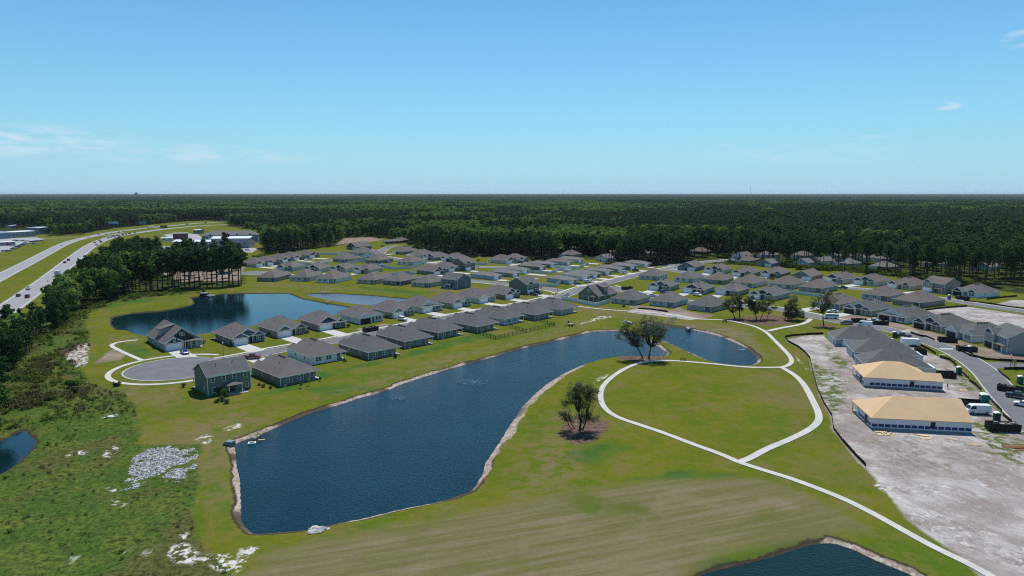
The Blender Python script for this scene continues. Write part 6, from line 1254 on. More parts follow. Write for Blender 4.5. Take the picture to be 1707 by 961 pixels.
# billboards and pole signs
def billboard(px, w_, h_, z_, face, label, two=False, hd=0):
    X, Y = G(*px); o = empty('billboard', (X, Y, 0), R(hd)); m = MB(); m.tube((0, .3, 0), (0, .3, z_), .35, .3, 10); part(m, 'pole', M_MWALL, o); m = MB(); m.box(-w_ / 2, -.15, z_, w_ / 2, .5, z_ + h_); f = part(m, 'panel', face, o)
    if two: m = MB(); m.box(-w_ / 2, -.2, z_, w_ / 2, -.153, z_ + h_ * .38); part(m, 'lower_band', mat('sign_blue', (.03, .05, .22), .5, .03), f)
    return tag(o, label, 'billboard')
billboard((190,383.5), 14, 5.2, 7, mat('sign_pale', (.45, .50, .70), .5, .03), 'blue and pale lilac billboard above the highway bend', True)
billboard((238,383), 11, 4, 8, mat('sign_green', (.10, .20, .22), .5, .03), 'dark teal sign panel right of the lilac billboard'); billboard((274,393.5), 9, 3.2, 10, mat('sign_brown', (.12, .09, .08), .6, .03), 'dark brown sign on a pole over the highway edge')
def pole(px, h_, label, arm=True, name='light_pole', lamp=False, thin=.09):
    X, Y = G(*px); o = empty(name, (X, Y, 0)); m = MB(); m.tube((0, 0, 0), (0, 0, h_), thin, thin * .6, 6); part(m, 'pole', M_VENT, o)
    if arm: m = MB(); m.tube((0, 0, h_), (1.4, 0, h_ + .1), .05, .05, 5); m.box(1.1, -.15, h_, 1.8, .15, h_ + .15); part(m, 'lamp_head', M_MWALL, o)
    if lamp:
        m = MB(); m.tube((0, 0, h_), (0, 0, h_ + .12), .10, .16, 8); m.tube((0, 0, h_ + .12), (0, 0, h_ + .48), .17, .21, 8); m.tube((0, 0, h_ + .48), (0, 0, h_ + .62), .24, .03, 8); part(m, 'lantern', M_LAMP, o)
    return o
for p, h_, lb in (((244,389.5),9,'dark pole left of the brown pole sign'),((260,394),9,'dark pole right below the brown pole sign'),((302,378),9,'light pole beyond the restaurant'),((73,408),7,'light pole among the dealership cars')): tag(pole(p, h_, lb), lb, 'light pole', 'poles beside the highway')
for p, lb in (((372.5,594.5),'black street lamp with white lantern by the turning circle drive'),((929.6,489),'street lamp at the grass corner of the road junction'),((1683.5,617.5),'street lamp at the right edge by the silt fence'),((1057,479),'street lamp on the lawn behind the beige backed house')):
    tag(pole(p, 4.3, lb, False, 'street_lamp', True), lb, 'street lamp', 'street lamps')

# masts and distant block on the skyline
def mast(px, dist, h_, label):
    x = (px - 853.5) / FPX * dist; o = empty('radio_mast', (x, dist, 0)); m = MB(); m.tube((0, 0, 0), (0, 0, h_), 1.5, .5, 5); part(m, 'lattice', M_MWALL, o); m = MB(); m.box(-2.5, -2.5, h_ * .92, 2.5, 2.5, h_ * .95); part(m, 'antenna_ring', M_MWALL, o); tag(o, label, 'radio mast')
mast(1247, 7000, 118, 'thin radio mast on the skyline right of centre'); mast(1392, 8000, 98, 'thin radio mast on the skyline farther right'); mast(938, 7500, 108, 'thin radio mast on the skyline near the centre'); mast(1634, 9000, 108, 'thin radio mast on the skyline at the right edge')
o = empty('distant_tower_block', ((233 - 853.5) / FPX * 9000, 9000, 0)); m = MB(); m.box(-16, -8, 0, 16, 8, 58); part(m, 'wall', M_MBLUE, o); m = MB(); m.box(-6, -6, 58.01, 7, 6, 66); part(m, 'roof_plant', M_MBLUE, o); tag(o, 'pale blue tower block on the skyline at left', 'tower block')

# ------------------------------------------------------------------ fences
M_VINYL = mat('white_vinyl', (0.62, 0.66, 0.68), 0.5, 0.04, 0.5); M_BFEN = mat('black_metal', (0.012, 0.012, 0.013), 0.5, 0.05); M_SILT = mat('silt_fabric', (0.018, 0.017, 0.017), 0.8, 0.15, 1.0)
def wall_fence(px, h_, label, cat, m_, group=None, posts=2.4, kind='solid', closed=False):
    P_ = [np.array(G(*p)) for p in px]; o = empty({'solid': 'vinyl_fence', 'rail': 'metal_fence', 'silt': 'silt_fence'}[kind], (P_[0][0], P_[0][1], 0)); pm, fm = MB(), MB(); k = 0
    for a, b in zip(P_[:-1], P_[1:]):
        a, b = a - P_[0], b - P_[0]; d = b - a; L = np.hypot(*d); d /= L; n_ = np.array([-d[1], d[0]])
        def seg(mb, s0, s1, t_, z0, z1):
            c = [a + d * s0 - n_ * t_, a + d * s1 - n_ * t_, a + d * s1 + n_ * t_, a + d * s0 + n_ * t_]; mb.prism([tuple(v) for v in c], z0, z1)
        if kind == 'solid': seg(fm, 0, L, .035, .06, h_ - .05); seg(fm, 0, L, .06, h_ - .049, h_ + .04)
        elif kind == 'silt': seg(fm, 0, L, .03 + .003 * (k % 2), -.02, h_ * (.85 + .3 * random.random()))
        else:
            seg(fm, 0, L, .02, h_ - .14, h_ - .08); seg(fm, 0, L, .02, .15, .2)
            for s_ in np.arange(.15, L, .28): seg(fm, s_ - .012, s_ + .012, .012, .05, h_)
        for s_ in np.arange(0, L, posts): seg(pm, s_ - .06, s_ + .06, .065 if kind != 'silt' else .045, 0, h_ + (.1 if kind != 'silt' else .15))
        k += 1
    part(pm, 'posts', m_, o); part(fm, 'panel', m_, o); return tag(o, label, cat, group)
vf = lambda px, lb: wall_fence(px, 1.85, lb, 'fence', M_VINYL, 'white garden fences')
vf([(948,493),(936,499.8),(993.3,511.3),(1018,504.5)], 'white fence round the green steep gabled house'); vf([(891.5,477.4),(926,478.2),(938,472)], 'white fence in front of the narrow corner house')
vf([(876,454.5),(917.5,457.2),(939,449.5),(926,446.8)], 'white fence behind the fourth narrow house'); vf([(923.7,446.8),(962,449.3),(981,442),(966,440.5)], 'long white fence of the narrow blue house'); vf([(937,452),(958,456),(966,449.8)], 'short white fence in the middle of the block')
vf([(786,441.5),(812,442),(814,437)], 'white fence left of the pale house by the pine wall'); vf([(1306,488),(1353.8,494.2),(1373,497.5),(1381,489)], 'white fence round the garden of the grey house behind the oaks')
vf([(622,443),(655.7,449.5),(684,448.5),(702,443)], 'white fence behind the taupe and white back street houses'); vf([(647,460.5),(680,456.5),(690,458)], 'white fence beside the brown roofed house'); vf([(534,424.5),(562,425.5),(575,421)], 'white fence behind the far left row')
vf([(580,441),(600,437.5),(640,436),(650,440)], 'white fence in front of the solar panel house'); vf([(562,445),(600,450),(640,443)], 'white fence behind the row of dark gables')
vf([(500,441),(524,444),(548,440)], 'white fence behind the fourth house of the far left row'); vf([(596,446),(616,448.5),(650,444.5)], 'white fence left of the open lawn, behind the beige house')
vf([(716,452),(738,454.5),(756,450)], 'white fence by the slate sided and brown houses'); vf([(985,452),(1006,448.5),(1000,445)], 'white fence behind the fourth narrow roadside house'); vf([(1014,447),(1034,443.5),(1026,440.5)], 'white fence behind the fifth narrow roadside house')
vf([(1240,471),(1262,474.5),(1282,470)], 'white fence between the oaks row and the upper right row'); vf([(1534,482),(1552,484),(1562,480)], 'white fence left of the beige two storey house'); vf([(820,452),(842,455),(858,451.5)], 'white fence beside the back street and middle block')
bf = lambda px, lb: wall_fence(px, 1.4, lb, 'fence', M_BFEN, 'black metal garden fences', kind='rail')
bf([(800,558.5),(826,566.4),(877.4,554.6),(848,546.5)], 'black metal fence of the nearer back garden'); bf([(877.4,554.4),(924.5,543.6),(899,537)], 'black metal fence of the farther back garden')
sf = lambda px, lb: wall_fence(px, .75, lb, 'silt fence', M_SILT, 'black silt fences', kind='silt')
sf([(1372,557.5),(1345,558.5),(1320,560.5),(1308.6,563),(1313,570.5),(1331,580),(1342,589),(1350,598.6),(1352.6,610),(1355.5,624),(1362,649),(1373,673),(1386.6,694.7),(1389.3,716),(1405.6,738),(1424.5,759.6),(1443.4,778.5)], 'long black silt fence between the park lawn and the sandy lot')
sf([(1518,556),(1532,561),(1545,563),(1558,568.5)], 'black silt fence by the sand heap driveway'); sf([(1534,577),(1548,584),(1560,591.5)], 'black silt fence behind the white trailer'); sf([(1567,597),(1583,601),(1595,612),(1603,622),(1615,633)], 'black silt fence left of the street above the green toilet')
sf([(1616,636.5),(1626,643),(1636,652.5)], 'short black silt fence between the two toilets'); sf([(1650,666),(1660,677),(1670,688)], 'black silt fence right of the green toilet'); sf([(1672,694),(1686,705),(1702,719)], 'black silt fence behind the biggest skip')
sf([(1600,585),(1616.6,594),(1641.5,600),(1666.5,602),(1720,605.5)], 'black silt fence below the grey two storey house'); sf([(1674,616.5),(1690,616),(1720,617)], 'black silt fence at the traffic island edge'); sf([(1664,620),(1673,628),(1683,636)], 'short black silt fence on the rounded street corner')
sf([(1543,518),(1560,515.5),(1579,513.8),(1612,511.5)], 'black silt fence on the upper side of the empty lot'); sf([(1606.5,502),(1647.6,507),(1677,511.9),(1720,517.5)], 'black silt fence along the far right street'); sf([(1644.7,500),(1670,497),(1695,494.6)], 'black silt fence near the forest at far right'); sf([(1064,515.4),(1085,516.6),(1100,518.8),(1113,521)], 'black silt fence by the bare earth bank')

# ------------------------------------------------------------------ building site and street things
def skip(px, hd, label, L=6.0, h_=1.7, fill=True):
    X, Y = G(*px); o = empty('skip', (X, Y, 0), R(hd)); m = MB(); w_ = 1.2
    m.box(-L / 2, -w_, .2, L / 2, w_, .3); m.box(-L / 2, -w_, .301, L / 2, -w_ + .08, h_); m.box(-L / 2, w_ - .08, .301, L / 2, w_, h_); m.box(-L / 2, -w_ + .083, .301, -L / 2 + .08, w_ - .083, h_); m.box(L / 2 - .08, -w_ + .083, .301, L / 2, w_ - .083, h_ - .3); part(m, 'container', M_VENT, o)
    for k in range(7):
        x = -L / 2 + .3 + k * (L - .6) / 6; m = MB(); m.box(x - .05, -w_ - .08, .3, x + .05, -w_ - .003, h_ - .05); m.box(x - .05, w_ + .003, .3, x + .05, w_ + .08, h_ - .05); part(m, 'rib', M_VENT, o)
    if fill:
        m = MB()
        for k in range(14): x, y = random.uniform(-L / 2 + .6, L / 2 - .6), random.uniform(-.8, .8); m.box(x - .5, y - .2, .31, x + .5, y + .2, random.uniform(.9, h_ + .15))
        part(m, 'rubble', mat('debris', (.30, .26, .22), .9, .2, 1.0), o)
    return tag(o, label, 'skip', 'black waste skips')
skip((1432,538), -15, 'black skip heaped with white waste left of the white pickup'); skip((1467,541.5), -12, 'black skip in front of the white pickup'); skip((1579,570.5), -18, 'black skip before the open garage under construction', fill=False)
skip((1611,585.5), -16, 'black skip behind the white topped toilet'); skip((1604,499.5), -10, 'black skip outside the far right white house'); skip((1685,653.5), -50, 'black skip at the right side of the street'); skip((1671,718), -8, 'biggest black skip at the lower right with boards in it', L=6.6, h_=1.9)
skip((1576,629), -12, 'low black skip between timber roof and street', L=5, fill=False); skip((1534,590), -20, 'small black skip behind the white trailer', L=3.5, fill=False); skip((1045,483), 10, 'dark skip behind the beige backed house', L=6); skip((618,552), 45, 'black skip in front of the white wrapped pond house'); skip((1618,678), -15, 'black skip half hidden by the nearer timber roof', L=5, fill=False)
def toilet(px, col, label, s=1.0):
    X, Y = G(*px); o = empty('portable_toilet', (X, Y, 0), R(-15)); m = MB(); w_ = .6 * s; m.box(-w_, -w_, .1, w_, w_, 2.1); part(m, 'cabin', col, o); m = MB(); m.box(-w_ - .08, -w_ - .08, 0, w_ + .08, w_ + .08, .1); part(m, 'base', M_VENT, o)
    m = MB(); m.extr([(-w_ - .06, 2.103), (w_ + .06, 2.103), (w_ * .6, 2.38), (-w_ * .6, 2.38)], 'y', -w_ - .06, w_ + .06); part(m, 'roof', M_TRIM, o); m = MB(); m.box(-w_ * .7, -w_ - .03, .2, w_ * .7, -w_ - .003, 1.95); part(m, 'door', col, o); return tag(o, label, 'portable toilet', 'portable toilets')
PB = mat('toilet_blue', (.04, .10, .26), .5, .05); PG = mat('toilet_green', (.015, .17, .15), .5, .05); PD = mat('toilet_dark', (.02, .035, .05), .5, .05); PDG = mat('toilet_dark_green', (.02, .10, .08), .5, .05)
toilet((1582,499.3), PB, 'blue portable toilet by the far right houses'); toilet((1616,588), PD, 'dark toilet with white roof in front of a skip'); toilet((1598,624), PDG, 'dark green toilet at the kerb above the timber roofs'); toilet((1640,671), PG, 'teal green toilet pair behind the white work van', 1.5); toilet((1700,640), PDG, 'green toilet with white roof on the rounded corner'); toilet((1661,703), PD, 'white topped toilet behind the biggest skip'); toilet((1491,563), PD, 'dark toilet left of the white trailer')
# enclosed trailer
X, Y = G(1517, 577); o = empty('cargo_trailer', (X, Y, 0), R(-16)); m = MB(); m.extr([(-3, .55), (3, .55), (3, 2.5), (2.5, 2.75), (-3, 2.75)], 'y', -1.1, 1.1); part(m, 'box', PAINT['white'], o)
for x in (.5, 1.4):
    for s_ in (-1, 1): m = MB(); m.tube((x, s_ * 1.0, .38), (x, s_ * 1.22, .38), .38, .38, 12); part(m, 'wheel', M_TYRE, o)
m = MB(); m.tube((-3, -.5, .6), (-4.2, 0, .6), .06, .06, 5); m.tube((-3, .5, .6), (-4.2, 0, .6), .06, .06, 5); part(m, 'drawbar', M_VENT, o); tag(o, 'white enclosed trailer on the street above the new roofs', 'trailer')
# lumber, boards and sheets on the ground
def boards(px, hd, n_, L, w_, label, sheet_=False, m_=None):
    X, Y = G(*px); o = empty('lumber_pile', (X, Y, 0), R(hd))
    for k in range(n_):
        m = MB(); a = random.uniform(-.22, .22) if not sheet_ else 0; y = (k - n_ / 2) * w_ * 1.5; c, s_ = math.cos(a), math.sin(a); l2 = L * random.uniform(.7, 1) / 2
        m.prism([(-l2 * c - w_ / 2 * s_, y - l2 * s_ - w_ / 2 * c), (l2 * c - w_ / 2 * s_, y + l2 * s_ - w_ / 2 * c), (l2 * c + w_ / 2 * s_, y + l2 * s_ + w_ / 2 * c), (-l2 * c + w_ / 2 * s_, y - l2 * s_ + w_ / 2 * c)], .02 + .06 * (k % 3), .08 + .06 * (k % 3)); part(m, 'board', m_ or M_WOOD, o)
    return tag(o, label, 'lumber')
boards((1466,720), -8, 2, 2.4, 1.2, 'pale sheathing sheets below the left end of the timber house', True); boards((1479,723.5), 40, 6, 3.2, .28, 'scattered pale planks below the nearer timber house'); boards((1539,726.5), -20, 2, 2.4, 1.2, 'pale sheets in the shade of the nearer timber house', True)
boards((1587,733), -35, 2, 2.2, .25, 'thin planks on the dirt below the timber house door'); boards((1620,741.5), -8, 3, 3.4, .30, 'long pale planks right of centre on the dirt'); boards((1604,650.5), -10, 2, 2.4, .6, 'pale boards between the two timber houses'); boards((1372,629), 0, 2, 4.5, .25, 'white boards by the silt fence, upper', m_=M_TRIM); boards((1378,635.5), 0, 1, 4.8, .25, 'pale board by the silt fence, lower', m_=M_TRIM); boards((1700,746), -3, 4, 8.0, .5, 'brown timbers lying at the right edge', m_=mat('dark_lumber', (.20, .10, .05), .9, .1))
boards((1577,582), -10, 2, 5, .5, 'white sheets on the road below the skip', m_=M_TRIM); boards((1574,591), -5, 1, 5, .35, 'white strip on the road below the trailer', m_=M_TRIM)
# sand heap
X, Y = G(1516, 553); hs = 24; a_ = np.linspace(-1, 1, hs); GX, GY = np.meshgrid(a_ * 3.4, a_ * 2.6); rr = np.hypot(GX / 3.4, GY / 2.6); GZ = np.clip(1.1 * (1 - rr) ** .8 if False else 1.1 * np.clip(1 - rr, 0, 1) + .18 * (vnoise(np.c_[GX.ravel(), GY.ravel()], .9, 31).reshape(GX.shape) - .5) * (rr < 1), -.02, 2) - .02
me = grid_mesh('sand_heap', GX, GY, GZ); me.materials.append(M_SAND); o = bpy.data.objects.new('sand_heap', me); COL.objects.link(o); o.location = (X, Y, 0); tag(o, 'tan sand heap on the drive of the new taupe house', 'sand heap')
# park things
X, Y = G(1138.5, 602.2); o = empty('park_bench', (X, Y, .06), R(-3)); m = MB(); m.box(-.9, -.2, .42, .9, .2, .47); part(m, 'seat', M_BFEN, o); m = MB(); m.box(-.9, .22, .55, .9, .26, .62); m.box(-.9, .22, .75, .9, .26, .84); part(m, 'backrest', M_BFEN, o)
for x in (-.75, .75): m = MB(); m.box(x - .04, -.2, 0, x + .04, -.12, .42); m.box(x - .04, .2, 0, x + .04, .28, .9); m.box(x - .04, -.12, .36, x + .04, .2, .4); part(m, 'leg', M_BFEN, o)
tag(o, 'black park bench on the path between oak and right pond', 'bench')
X, Y = G(1208.5, 538); o = empty('park_bench', (X, Y, 0), R(10)); m = MB(); m.box(-1, -.25, .42, 1, .25, .48); part(m, 'seat', M_BFEN, o); m = MB(); m.box(-1, .27, .5, 1, .33, .95); part(m, 'backrest', M_BFEN, o)  # bench is made up, stands in for a dark shadow-like shape on the grass
for x in (-.8, .8): m = MB(); m.box(x - .05, -.25, 0, x + .05, .25, .415); part(m, 'leg', M_BFEN, o)
tag(o, 'added black bench in place of a shadowy shape just below the upper path', 'bench')
X, Y = G(951, 543); o = empty('garden_table', (X, Y, 0), R(15)); m = MB(); m.box(-1.3, -.5, .66, 1.3, .5, .73); part(m, 'tabletop', M_MWALL, o)
for x in (-1.1, 1.1):
    for y in (-.4, .4): m = MB(); m.box(x - .05, y - .05, 0, x + .05, y + .05, .658); part(m, 'leg', M_VENT, o)
tag(o, 'grey table on the grass above the main pond', 'table')
for (cx2, cy2), hd, lb in (((943,543),90,'left of the table'),((947.5,540.3),180,'behind the table'),((949,545),0,'in front of the table, left'),((953.5,545.3),0,'in front of the table, right'),((959,543.6),-90,'right of the table')):
    X, Y = G(cx2, cy2); o = empty('garden_chair', (X, Y, 0), R(hd)); m = MB(); m.box(-.35, -.3, .4, .35, .35, .46); part(m, 'seat', M_VENT, o); m = MB(); m.box(-.35, -.38, .4, .35, -.303, 1.15); part(m, 'backrest', M_VENT, o)
    for x in (-.3, .3):
        for y in (-.28, .28): m = MB(); m.box(x - .03, y - .03, 0, x + .03, y + .03, .398); part(m, 'leg', M_VENT, o)
    tag(o, 'black garden chair ' + lb + ' by the pond', 'chair', 'garden chairs')
# drainage structures, raft, pipes
X, Y = G(381, 741); o = empty('drainage_box', (X, Y, 0), R(-10)); o.scale = (.62, .62, .75); m = MB(); m.extr([(-1.5, -.4), (2.0, -.4), (2.0, 1.0), (-.6, 1.0), (-1.5, .4)], 'y', -1.2, 1.2); part(m, 'body', mat('steel_blue_grey', (.13, .18, .20), .6, .1), o); m = MB(); m.box(-.6, -1.1, 1.003, 1.9, 1.1, 1.06)
for k in range(6): m.box(-.45 + k * .4, -1.05, 1.061, -.35 + k * .4, 1.05, 1.1)
part(m, 'grate', mat('steel_plate', (.20, .26, .28), .5, .1), o); tag(o, 'blue grey drainage box at the main pond corner', 'drain box')
X, Y = G(356, 493.5); o = empty('drainage_box', (X - 6, Y + 2.5, 0), 0); m = MB(); m.box(-2, -1.2, -.5, 2, 1.2, 1.1); part(m, 'body', M_VENT, o); m = MB(); m.box(-2.1, -1.3, 1.103, 2.1, 1.3, 1.2); part(m, 'lid', M_MWALL, o); tag(o, 'dark drainage box on the far bank of the left pond', 'drain box')
X, Y = G(350.5, 492.7, 0); o = empty('concrete_slab', (X, Y, 0)); m = MB(); m.box(-2.4, -1, -.3, 2.4, 1, .15); part(m, 'slab', M_CONC, o); tag(o, 'small pale concrete slab on the far bank of the left pond', 'slab')
X, Y = G(420, 739, WZ); o = empty('floating_frame', (X, Y, WZ), R(12)); m = MB()
for a in ((-1.6,-1.2,1.6,-.8),(-1.6,.8,1.6,1.2),(-1.6,-.8,-1.1,.8),(1.1,-.8,1.6,.8)): m.box(a[0] * .5, a[1] * .5, -.05, a[2] * .5, a[3] * .5, .16)
part(m, 'frame', M_TRIM, o); tag(o, 'white square frame floating in the main pond corner', 'raft')
boards((436,729), 10, 1, 1.8, .45, 'tan plank floating at the edge of the main pond')
bpy.data.objects[[x.name for x in SC.objects if x.name.startswith('lumber_pile')][-1]].location.z = WZ
X, Y = G(524.5, 881); me = MB(); n_ = 10
for i in range(n_):
    for j in range(6): pass
rgk = np.random.default_rng(5); bmv = []; 
for i in range(7):
    for j in range(12): th = math.pi * i / 6; phn = 2 * math.pi * j / 12; r_ = 1 + .07 * rgk.normal(); bmv.append((1.35 * r_ * math.sin(th) * math.cos(phn), 1.0 * r_ * math.sin(th) * math.sin(phn), .75 + .85 * r_ * math.cos(th)))
me.v = bmv; me.f = [(i * 12 + j, i * 12 + (j + 1) % 12, (i + 1) * 12 + (j + 1) % 12, (i + 1) * 12 + j) for i in range(6) for j in range(12)]; me.m = [0] * len(me.f)
me.f = [f[::-1] for f in me.f]
o = me.build('boulder', mat('cream_stone', (.62, .56, .42), .9, .06)); o.location = (X, Y, -.5); o.scale = (.55, .55, .6); tag(o, 'single cream boulder on the near shore of the main pond', 'boulder')
X, Y = G(1047, 539); o = empty('drain_pipe', (X, Y, -.1), R(-60)); m = MB(); m.tube((0, 0, .5), (2.6, 0, .35), .55, .55, 16); part(m, 'pipe', M_CONC, o); m = MB(); m.tube((2.601, 0, .35), (2.63, 0, .35), .43, .43, 16); part(m, 'opening', M_VENT, o); tag(o, 'concrete drain pipe above the main pond, beside the left oak crown', 'pipe')
X, Y = G(1147, 549); o = empty('drain_pipe', (X, Y, -.3), R(-75)); m = MB(); m.tube((-1.2, 0, .5), (1.4, 0, .4), .5, .5, 14); part(m, 'pipe', M_MWALL, o); m = MB(); m.tube((1.401, 0, .4), (1.43, 0, .4), .42, .42, 14); part(m, 'opening', M_VENT, o); tag(o, 'dark drain pipe among the rocks of the right pond shore', 'pipe')
# aerator foam
M_FOAM = mat('foam', (.26, .40, .46), .6, .2, 1.5)
def foam(px, rx, ry, n_, label, seed):
    X, Y = G(*px, WZ); rg = np.random.default_rng(seed); m = MB()
    for _ in range(n_):
        a, r_ = rg.random() * 6.28, rg.random() ** .7; x, y, s_ = math.cos(a) * r_ * rx, math.sin(a) * r_ * ry, .015 + .06 * rg.random() ** 2; m.prism([(x + s_ * 2.2 * math.cos(t), y + s_ * math.sin(t)) for t in np.arange(6) * 1.047], -.02, .015 + .05 * rg.random())
    o = m.build('aerator_foam', M_FOAM); o.location = (X, Y, WZ); tag(o, label, 'foam', kind='stuff')
foam((790,637), 5.0, 3.4, 420, 'pale patch of aerator bubbles in the middle of the main pond', 1); foam((1238,583.5), 1.3, .9, 160, 'small white bubble patch in the right pond', 2); foam((662,665), 2.4, 1.4, 90, 'faint bubble patch near the left shore of the main pond', 3)
# mulch beds under the trees carry brush remains
# shrubs and small trees near houses
def shrub(px, s_, label, m_=None, seed=0, name='shrub'):
    X, Y = G(*px); rg = np.random.default_rng(seed); L = [((rg.normal() * s_ * .3, rg.normal() * s_ * .3, s_ * (.5 + .4 * rg.random())), (s_ * .55, s_ * .55, s_ * .5), 1) for _ in range(4)]
    o = empty(name, (X, Y, 0)); c = bpy.data.objects.new('foliage', leaf_mesh('foliage', leaves(rg, L, 160, s_ * .16, up=.3), m_ or L_OAK)); COL.objects.link(c); c.parent = o; m = MB(); m.tube((0, 0, 0), (0, 0, s_ * .5), .05, .03, 5); part(m, 'stem', M_BARK, o); return tag(o, label, 'shrub')
SH = [((366,657),1.6,'round dark shrub at the patio of the dark green house'),((378,660),1.5,'shrub right beside the patio posts of the dark green house'),((371,668),1.0,'small pale shrub in front of the patio bushes'),((362,671),.8,'lowest left shrub in the bed below the patio'),((377,673),.9,'lowest right shrub in the bed below the patio'),
 ((305,646),1.0,'low shrub at the left corner of the dark green house'),((432,643),.7,'first plant in the bed beside the dark grey house'),((441,645.5),.8,'second plant in the bed beside the dark grey house'),((450,648),.7,'third plant in the bed beside the dark grey house'),((452,559.5),1.2,'shrub at the garage corner of the taupe house'),
 ((387,577.5),1.1,'shrub at the garage corner of the slate blue house'),((575,603),.9,'shrub at the porch of the white pond house'),((659,597),1.0,'shrub at the porch of the large dark grey house'),((338,573.5),1.0,'shrub beneath the porch of the dormered house'),((329,575),.9,'second shrub beneath the porch of the dormered house'),
 ((512,555),1.0,'shrub at the right corner of the taupe house'),((580,546),1.1,'shrub at the right of the charcoal gabled pond house'),((644,531),1.2,'shrub left of the green grey house'),((798,436),1.5,'shrub at the fence near the pine wall'),((1040,512),1.0,'shrub behind the beige backed house'),
 ((195,644),1.1,'dark shrub at the edge of the brush below the turning circle'),((123,645),1.8,'dark bush in the middle of the rough ground'),((128,654),1.4,'second dark bush in the middle of the rough ground')]
for i, (p, s_, lb) in enumerate(SH): shrub(p, s_, lb, L_BROAD if i % 2 else L_OAK, 40 + i)
def sapling(px, h_, label, seed):
    X, Y = G(*px); rg = np.random.default_rng(seed); o = empty('sapling', (X, Y, 0)); m = MB(); m.tube((0, 0, 0), (0, 0, h_ * .6), .05, .03, 5); part(m, 'trunk', M_BARK, o)
    c = bpy.data.objects.new('crown', leaf_mesh('crown', leaves(rg, [((0, 0, h_ * .65), (h_ * .22, h_ * .22, h_ * .32), 1)], 90, .12), L_BROAD)); COL.objects.link(c); c.parent = o; tag(o, label, 'young tree')
for i, (p, h_, lb) in enumerate([((515,643),2.2,'young tree on the lawn right of the dark grey house'),((502,647),1.8,'second young tree behind the dark grey house'),((534,636),1.6,'smallest young tree near the white house porch'),((902,484),2.4,'young tree on the grass by the junction house'),((648,416),3,'young tree at the kerb of the far bend'),((797,449),2.5,'young tree on the corner lawn, middle block'),((1690,616),3.2,'young tree beside the street lamp at right'),((605,555),1.8,'young tree before the wrapped house')]): sapling(p, h_, lb, 80 + i)
for p, lb in (((193,643),'black bin'),((1595,614),'mailbox')): pass
X, Y = G(193, 644.5); o = empty('utility_box', (X, Y, 0)); m = MB(); m.box(-.4, -.3, 0, .4, .3, .95); part(m, 'cabinet', M_VENT, o); m = MB(); m.box(-.45, -.35, .953, .45, .35, 1.02); part(m, 'lid', M_VENT, o); tag(o, 'small black utility box below the turning circle pavement', 'utility box')
def mailbox(px, lb):
    X, Y = G(*px); o = empty('mailbox', (X, Y, 0)); m = MB(); m.box(-.06, -.06, 0, .06, .06, 1.0); part(m, 'post', M_VENT, o); m = MB(); m.extr([(-.14, 1.003), (.14, 1.003), (.14, 1.2), (.07, 1.28), (-.07, 1.28), (-.14, 1.2)], 'y', -.28, .28); part(m, 'box', M_VENT, o); tag(o, lb, 'mailbox')
mailbox((1591,606.5), 'black mailbox at the kerb above the dark green toilet'); mailbox((904,486.5), 'black mailbox by the junction house drive'); mailbox((1594,511), 'black mailbox near the pale empty lot')
# ac units behind the pond row
for i, (p, lb) in enumerate((((471.5,644.5),'dark grey house by the green one'),((617.5,600.5),'large dark grey house'),((679,581),'fifth house of the pond row'),((735,565.5),'green single storey house'),((799,555),'house left of the fenced gardens'),((894.5,534.5),'house by the farther fenced garden'))):
    X, Y = G(*p); o = empty('air_conditioner', (X + .8, Y - .5, 0), R(45)); o.scale = (.75, .75, .8); m = MB(); m.box(-.4, -.4, 0, .4, .4, .1); part(m, 'base', M_CONC, o); m = MB(); m.box(-.36, -.36, .103, .36, .36, .8); part(m, 'casing', M_MWALL, o); m = MB(); m.tube((0, 0, .803), (0, 0, .83), .28, .28, 12); part(m, 'fan_grille', M_VENT, o); tag(o, 'air conditioner at the rear corner of the ' + lb, 'air conditioner', 'air conditioners')

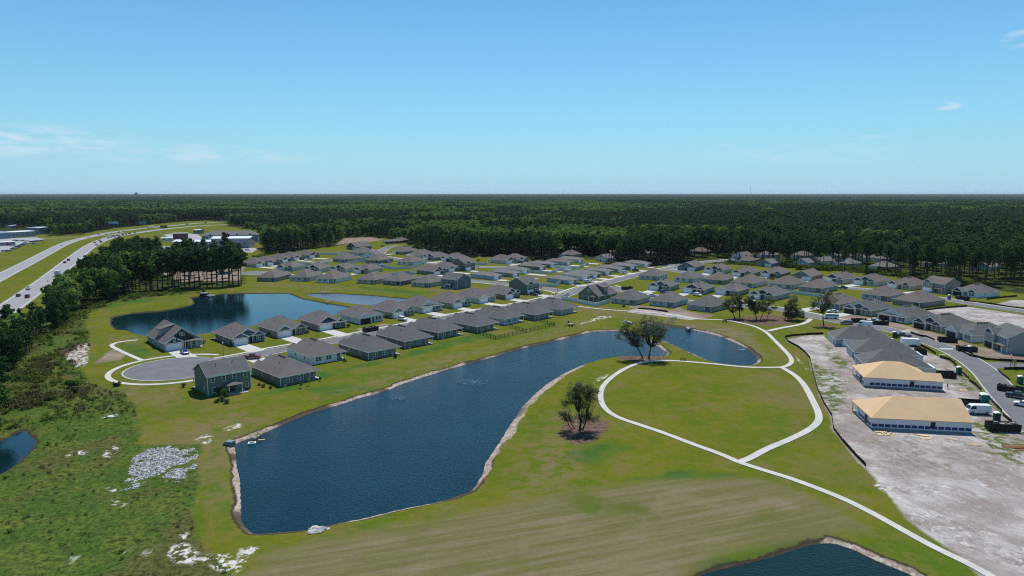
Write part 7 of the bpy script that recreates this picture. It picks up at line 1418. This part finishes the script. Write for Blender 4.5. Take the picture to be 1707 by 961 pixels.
# worker between the two timber houses: one skinned body, clothing colours by part
def person(px, hd, label):
    X, Y = G(*px); v = {'pel': (0,0,.95), 'che': (.03,0,1.30), 'nek': (.04,0,1.50), 'hea': (.06,0,1.64), 'top': (.06,0,1.76), 'hl': (0,.10,.90), 'hr': (0,-.10,.90), 'kl': (.10,.12,.50), 'kr': (-.06,-.12,.50), 'fl': (-.02,.13,.08), 'fr': (-.16,-.13,.08), 'tl': (.12,.14,.04), 'tr': (-.02,-.14,.04),
        'sl': (.03,.19,1.42), 'sr': (.03,-.19,1.42), 'el': (-.03,.27,1.14), 'er': (.12,-.26,1.16), 'wl': (.10,.26,.92), 'wr': (.30,-.22,1.05), 'dl': (.14,.25,.84), 'dr': (.37,-.20,1.06)}
    r = {'pel': (.15,.12), 'che': (.17,.13), 'nek': (.06,.06), 'hea': (.095,.10), 'top': (.07,.07), 'hl': (.10,.10), 'hr': (.10,.10), 'kl': (.07,.07), 'kr': (.07,.07), 'fl': (.05,.05), 'fr': (.05,.05), 'tl': (.045,.04), 'tr': (.045,.04), 'sl': (.075,.075), 'sr': (.075,.075), 'el': (.05,.05), 'er': (.05,.05), 'wl': (.036,.036), 'wr': (.036,.036), 'dl': (.04,.03), 'dr': (.04,.03)}
    E_ = [('pel','che'),('che','nek'),('nek','hea'),('hea','top'),('pel','hl'),('pel','hr'),('hl','kl'),('hr','kr'),('kl','fl'),('kr','fr'),('fl','tl'),('fr','tr'),('che','sl'),('che','sr'),('sl','el'),('sr','er'),('el','wl'),('er','wr'),('wl','dl'),('wr','dr')]
    K = list(v); me = bpy.data.meshes.new('person'); me.from_pydata([v[k] for k in K], [(K.index(a), K.index(b)) for a, b in E_], [])
    o = bpy.data.objects.new('person', me); COL.objects.link(o); o.location = (X, Y, 0); o.rotation_euler = (0, 0, R(hd)); md = o.modifiers.new('skin', 'SKIN'); md.use_smooth_shade = True
    if not me.skin_vertices: 
        import bmesh; bm_ = bmesh.new(); bm_.from_mesh(me); bm_.verts.layers.skin.verify(); bm_.to_mesh(me); bm_.free()
    for i, k in enumerate(K): me.skin_vertices[0].data[i].radius = r[k]
    me.skin_vertices[0].data[0].use_root = True; s_ = o.modifiers.new('sub', 'SUBSURF'); s_.levels = 1; s_.render_levels = 1
    m = bpy.data.materials.new('worker_clothes'); m.use_nodes = True; t = m.node_tree; tcn = N(t, 'ShaderNodeTexCoord'); sx = N(t, 'ShaderNodeSeparateXYZ'); wire(t, tcn.outputs['Object'], sx.inputs[0])
    cr = N(t, 'ShaderNodeValToRGB'); cr.color_ramp.interpolation = 'CONSTANT'; wire(t, math_n(t, 'DIVIDE', sx.outputs[2], 1.8), cr.inputs[0]); e = cr.color_ramp.elements
    e[0].position = 0; e[0].color = (.03, .025, .02, 1); e[1].position = .06; e[1].color = (.03, .035, .05, 1)
    for p_, c_ in ((.54, (.20, .02, .02, 1)), (.835, (.30, .17, .11, 1)), (.95, (.25, .03, .025, 1))): x_ = e.new(p_); x_.color = c_
    wire(t, cr.outputs[0], t.nodes['Principled BSDF'].inputs['Base Color']); me.materials.append(m); o['label'] = label; o['category'] = 'person'; return o
person((1579.5,648.5), 120, 'worker in dark red top standing by the farther timber house')
# summer haze: one closed box of thin air round everything
m = MB(); m.box(-31000, -3200, -5, 31000, 46000, 126); hz_ = m.build('haze', []); hz_['kind'] = 'stuff'
hm_ = bpy.data.materials.new('haze'); hm_.use_nodes = True; t = hm_.node_tree; t.nodes.remove(t.nodes['Principled BSDF']); pv = N(t, 'ShaderNodeVolumePrincipled'); pv.inputs['Color'].default_value = (.72, .86, 1, 1); pv.inputs['Density'].default_value = 2.1e-5; pv.inputs['Anisotropy'].default_value = 0.2
wire(t, pv.outputs[0], t.nodes['Material Output'].inputs['Volume']); hz_.data.materials.append(hm_)
print('objects', len(SC.objects))
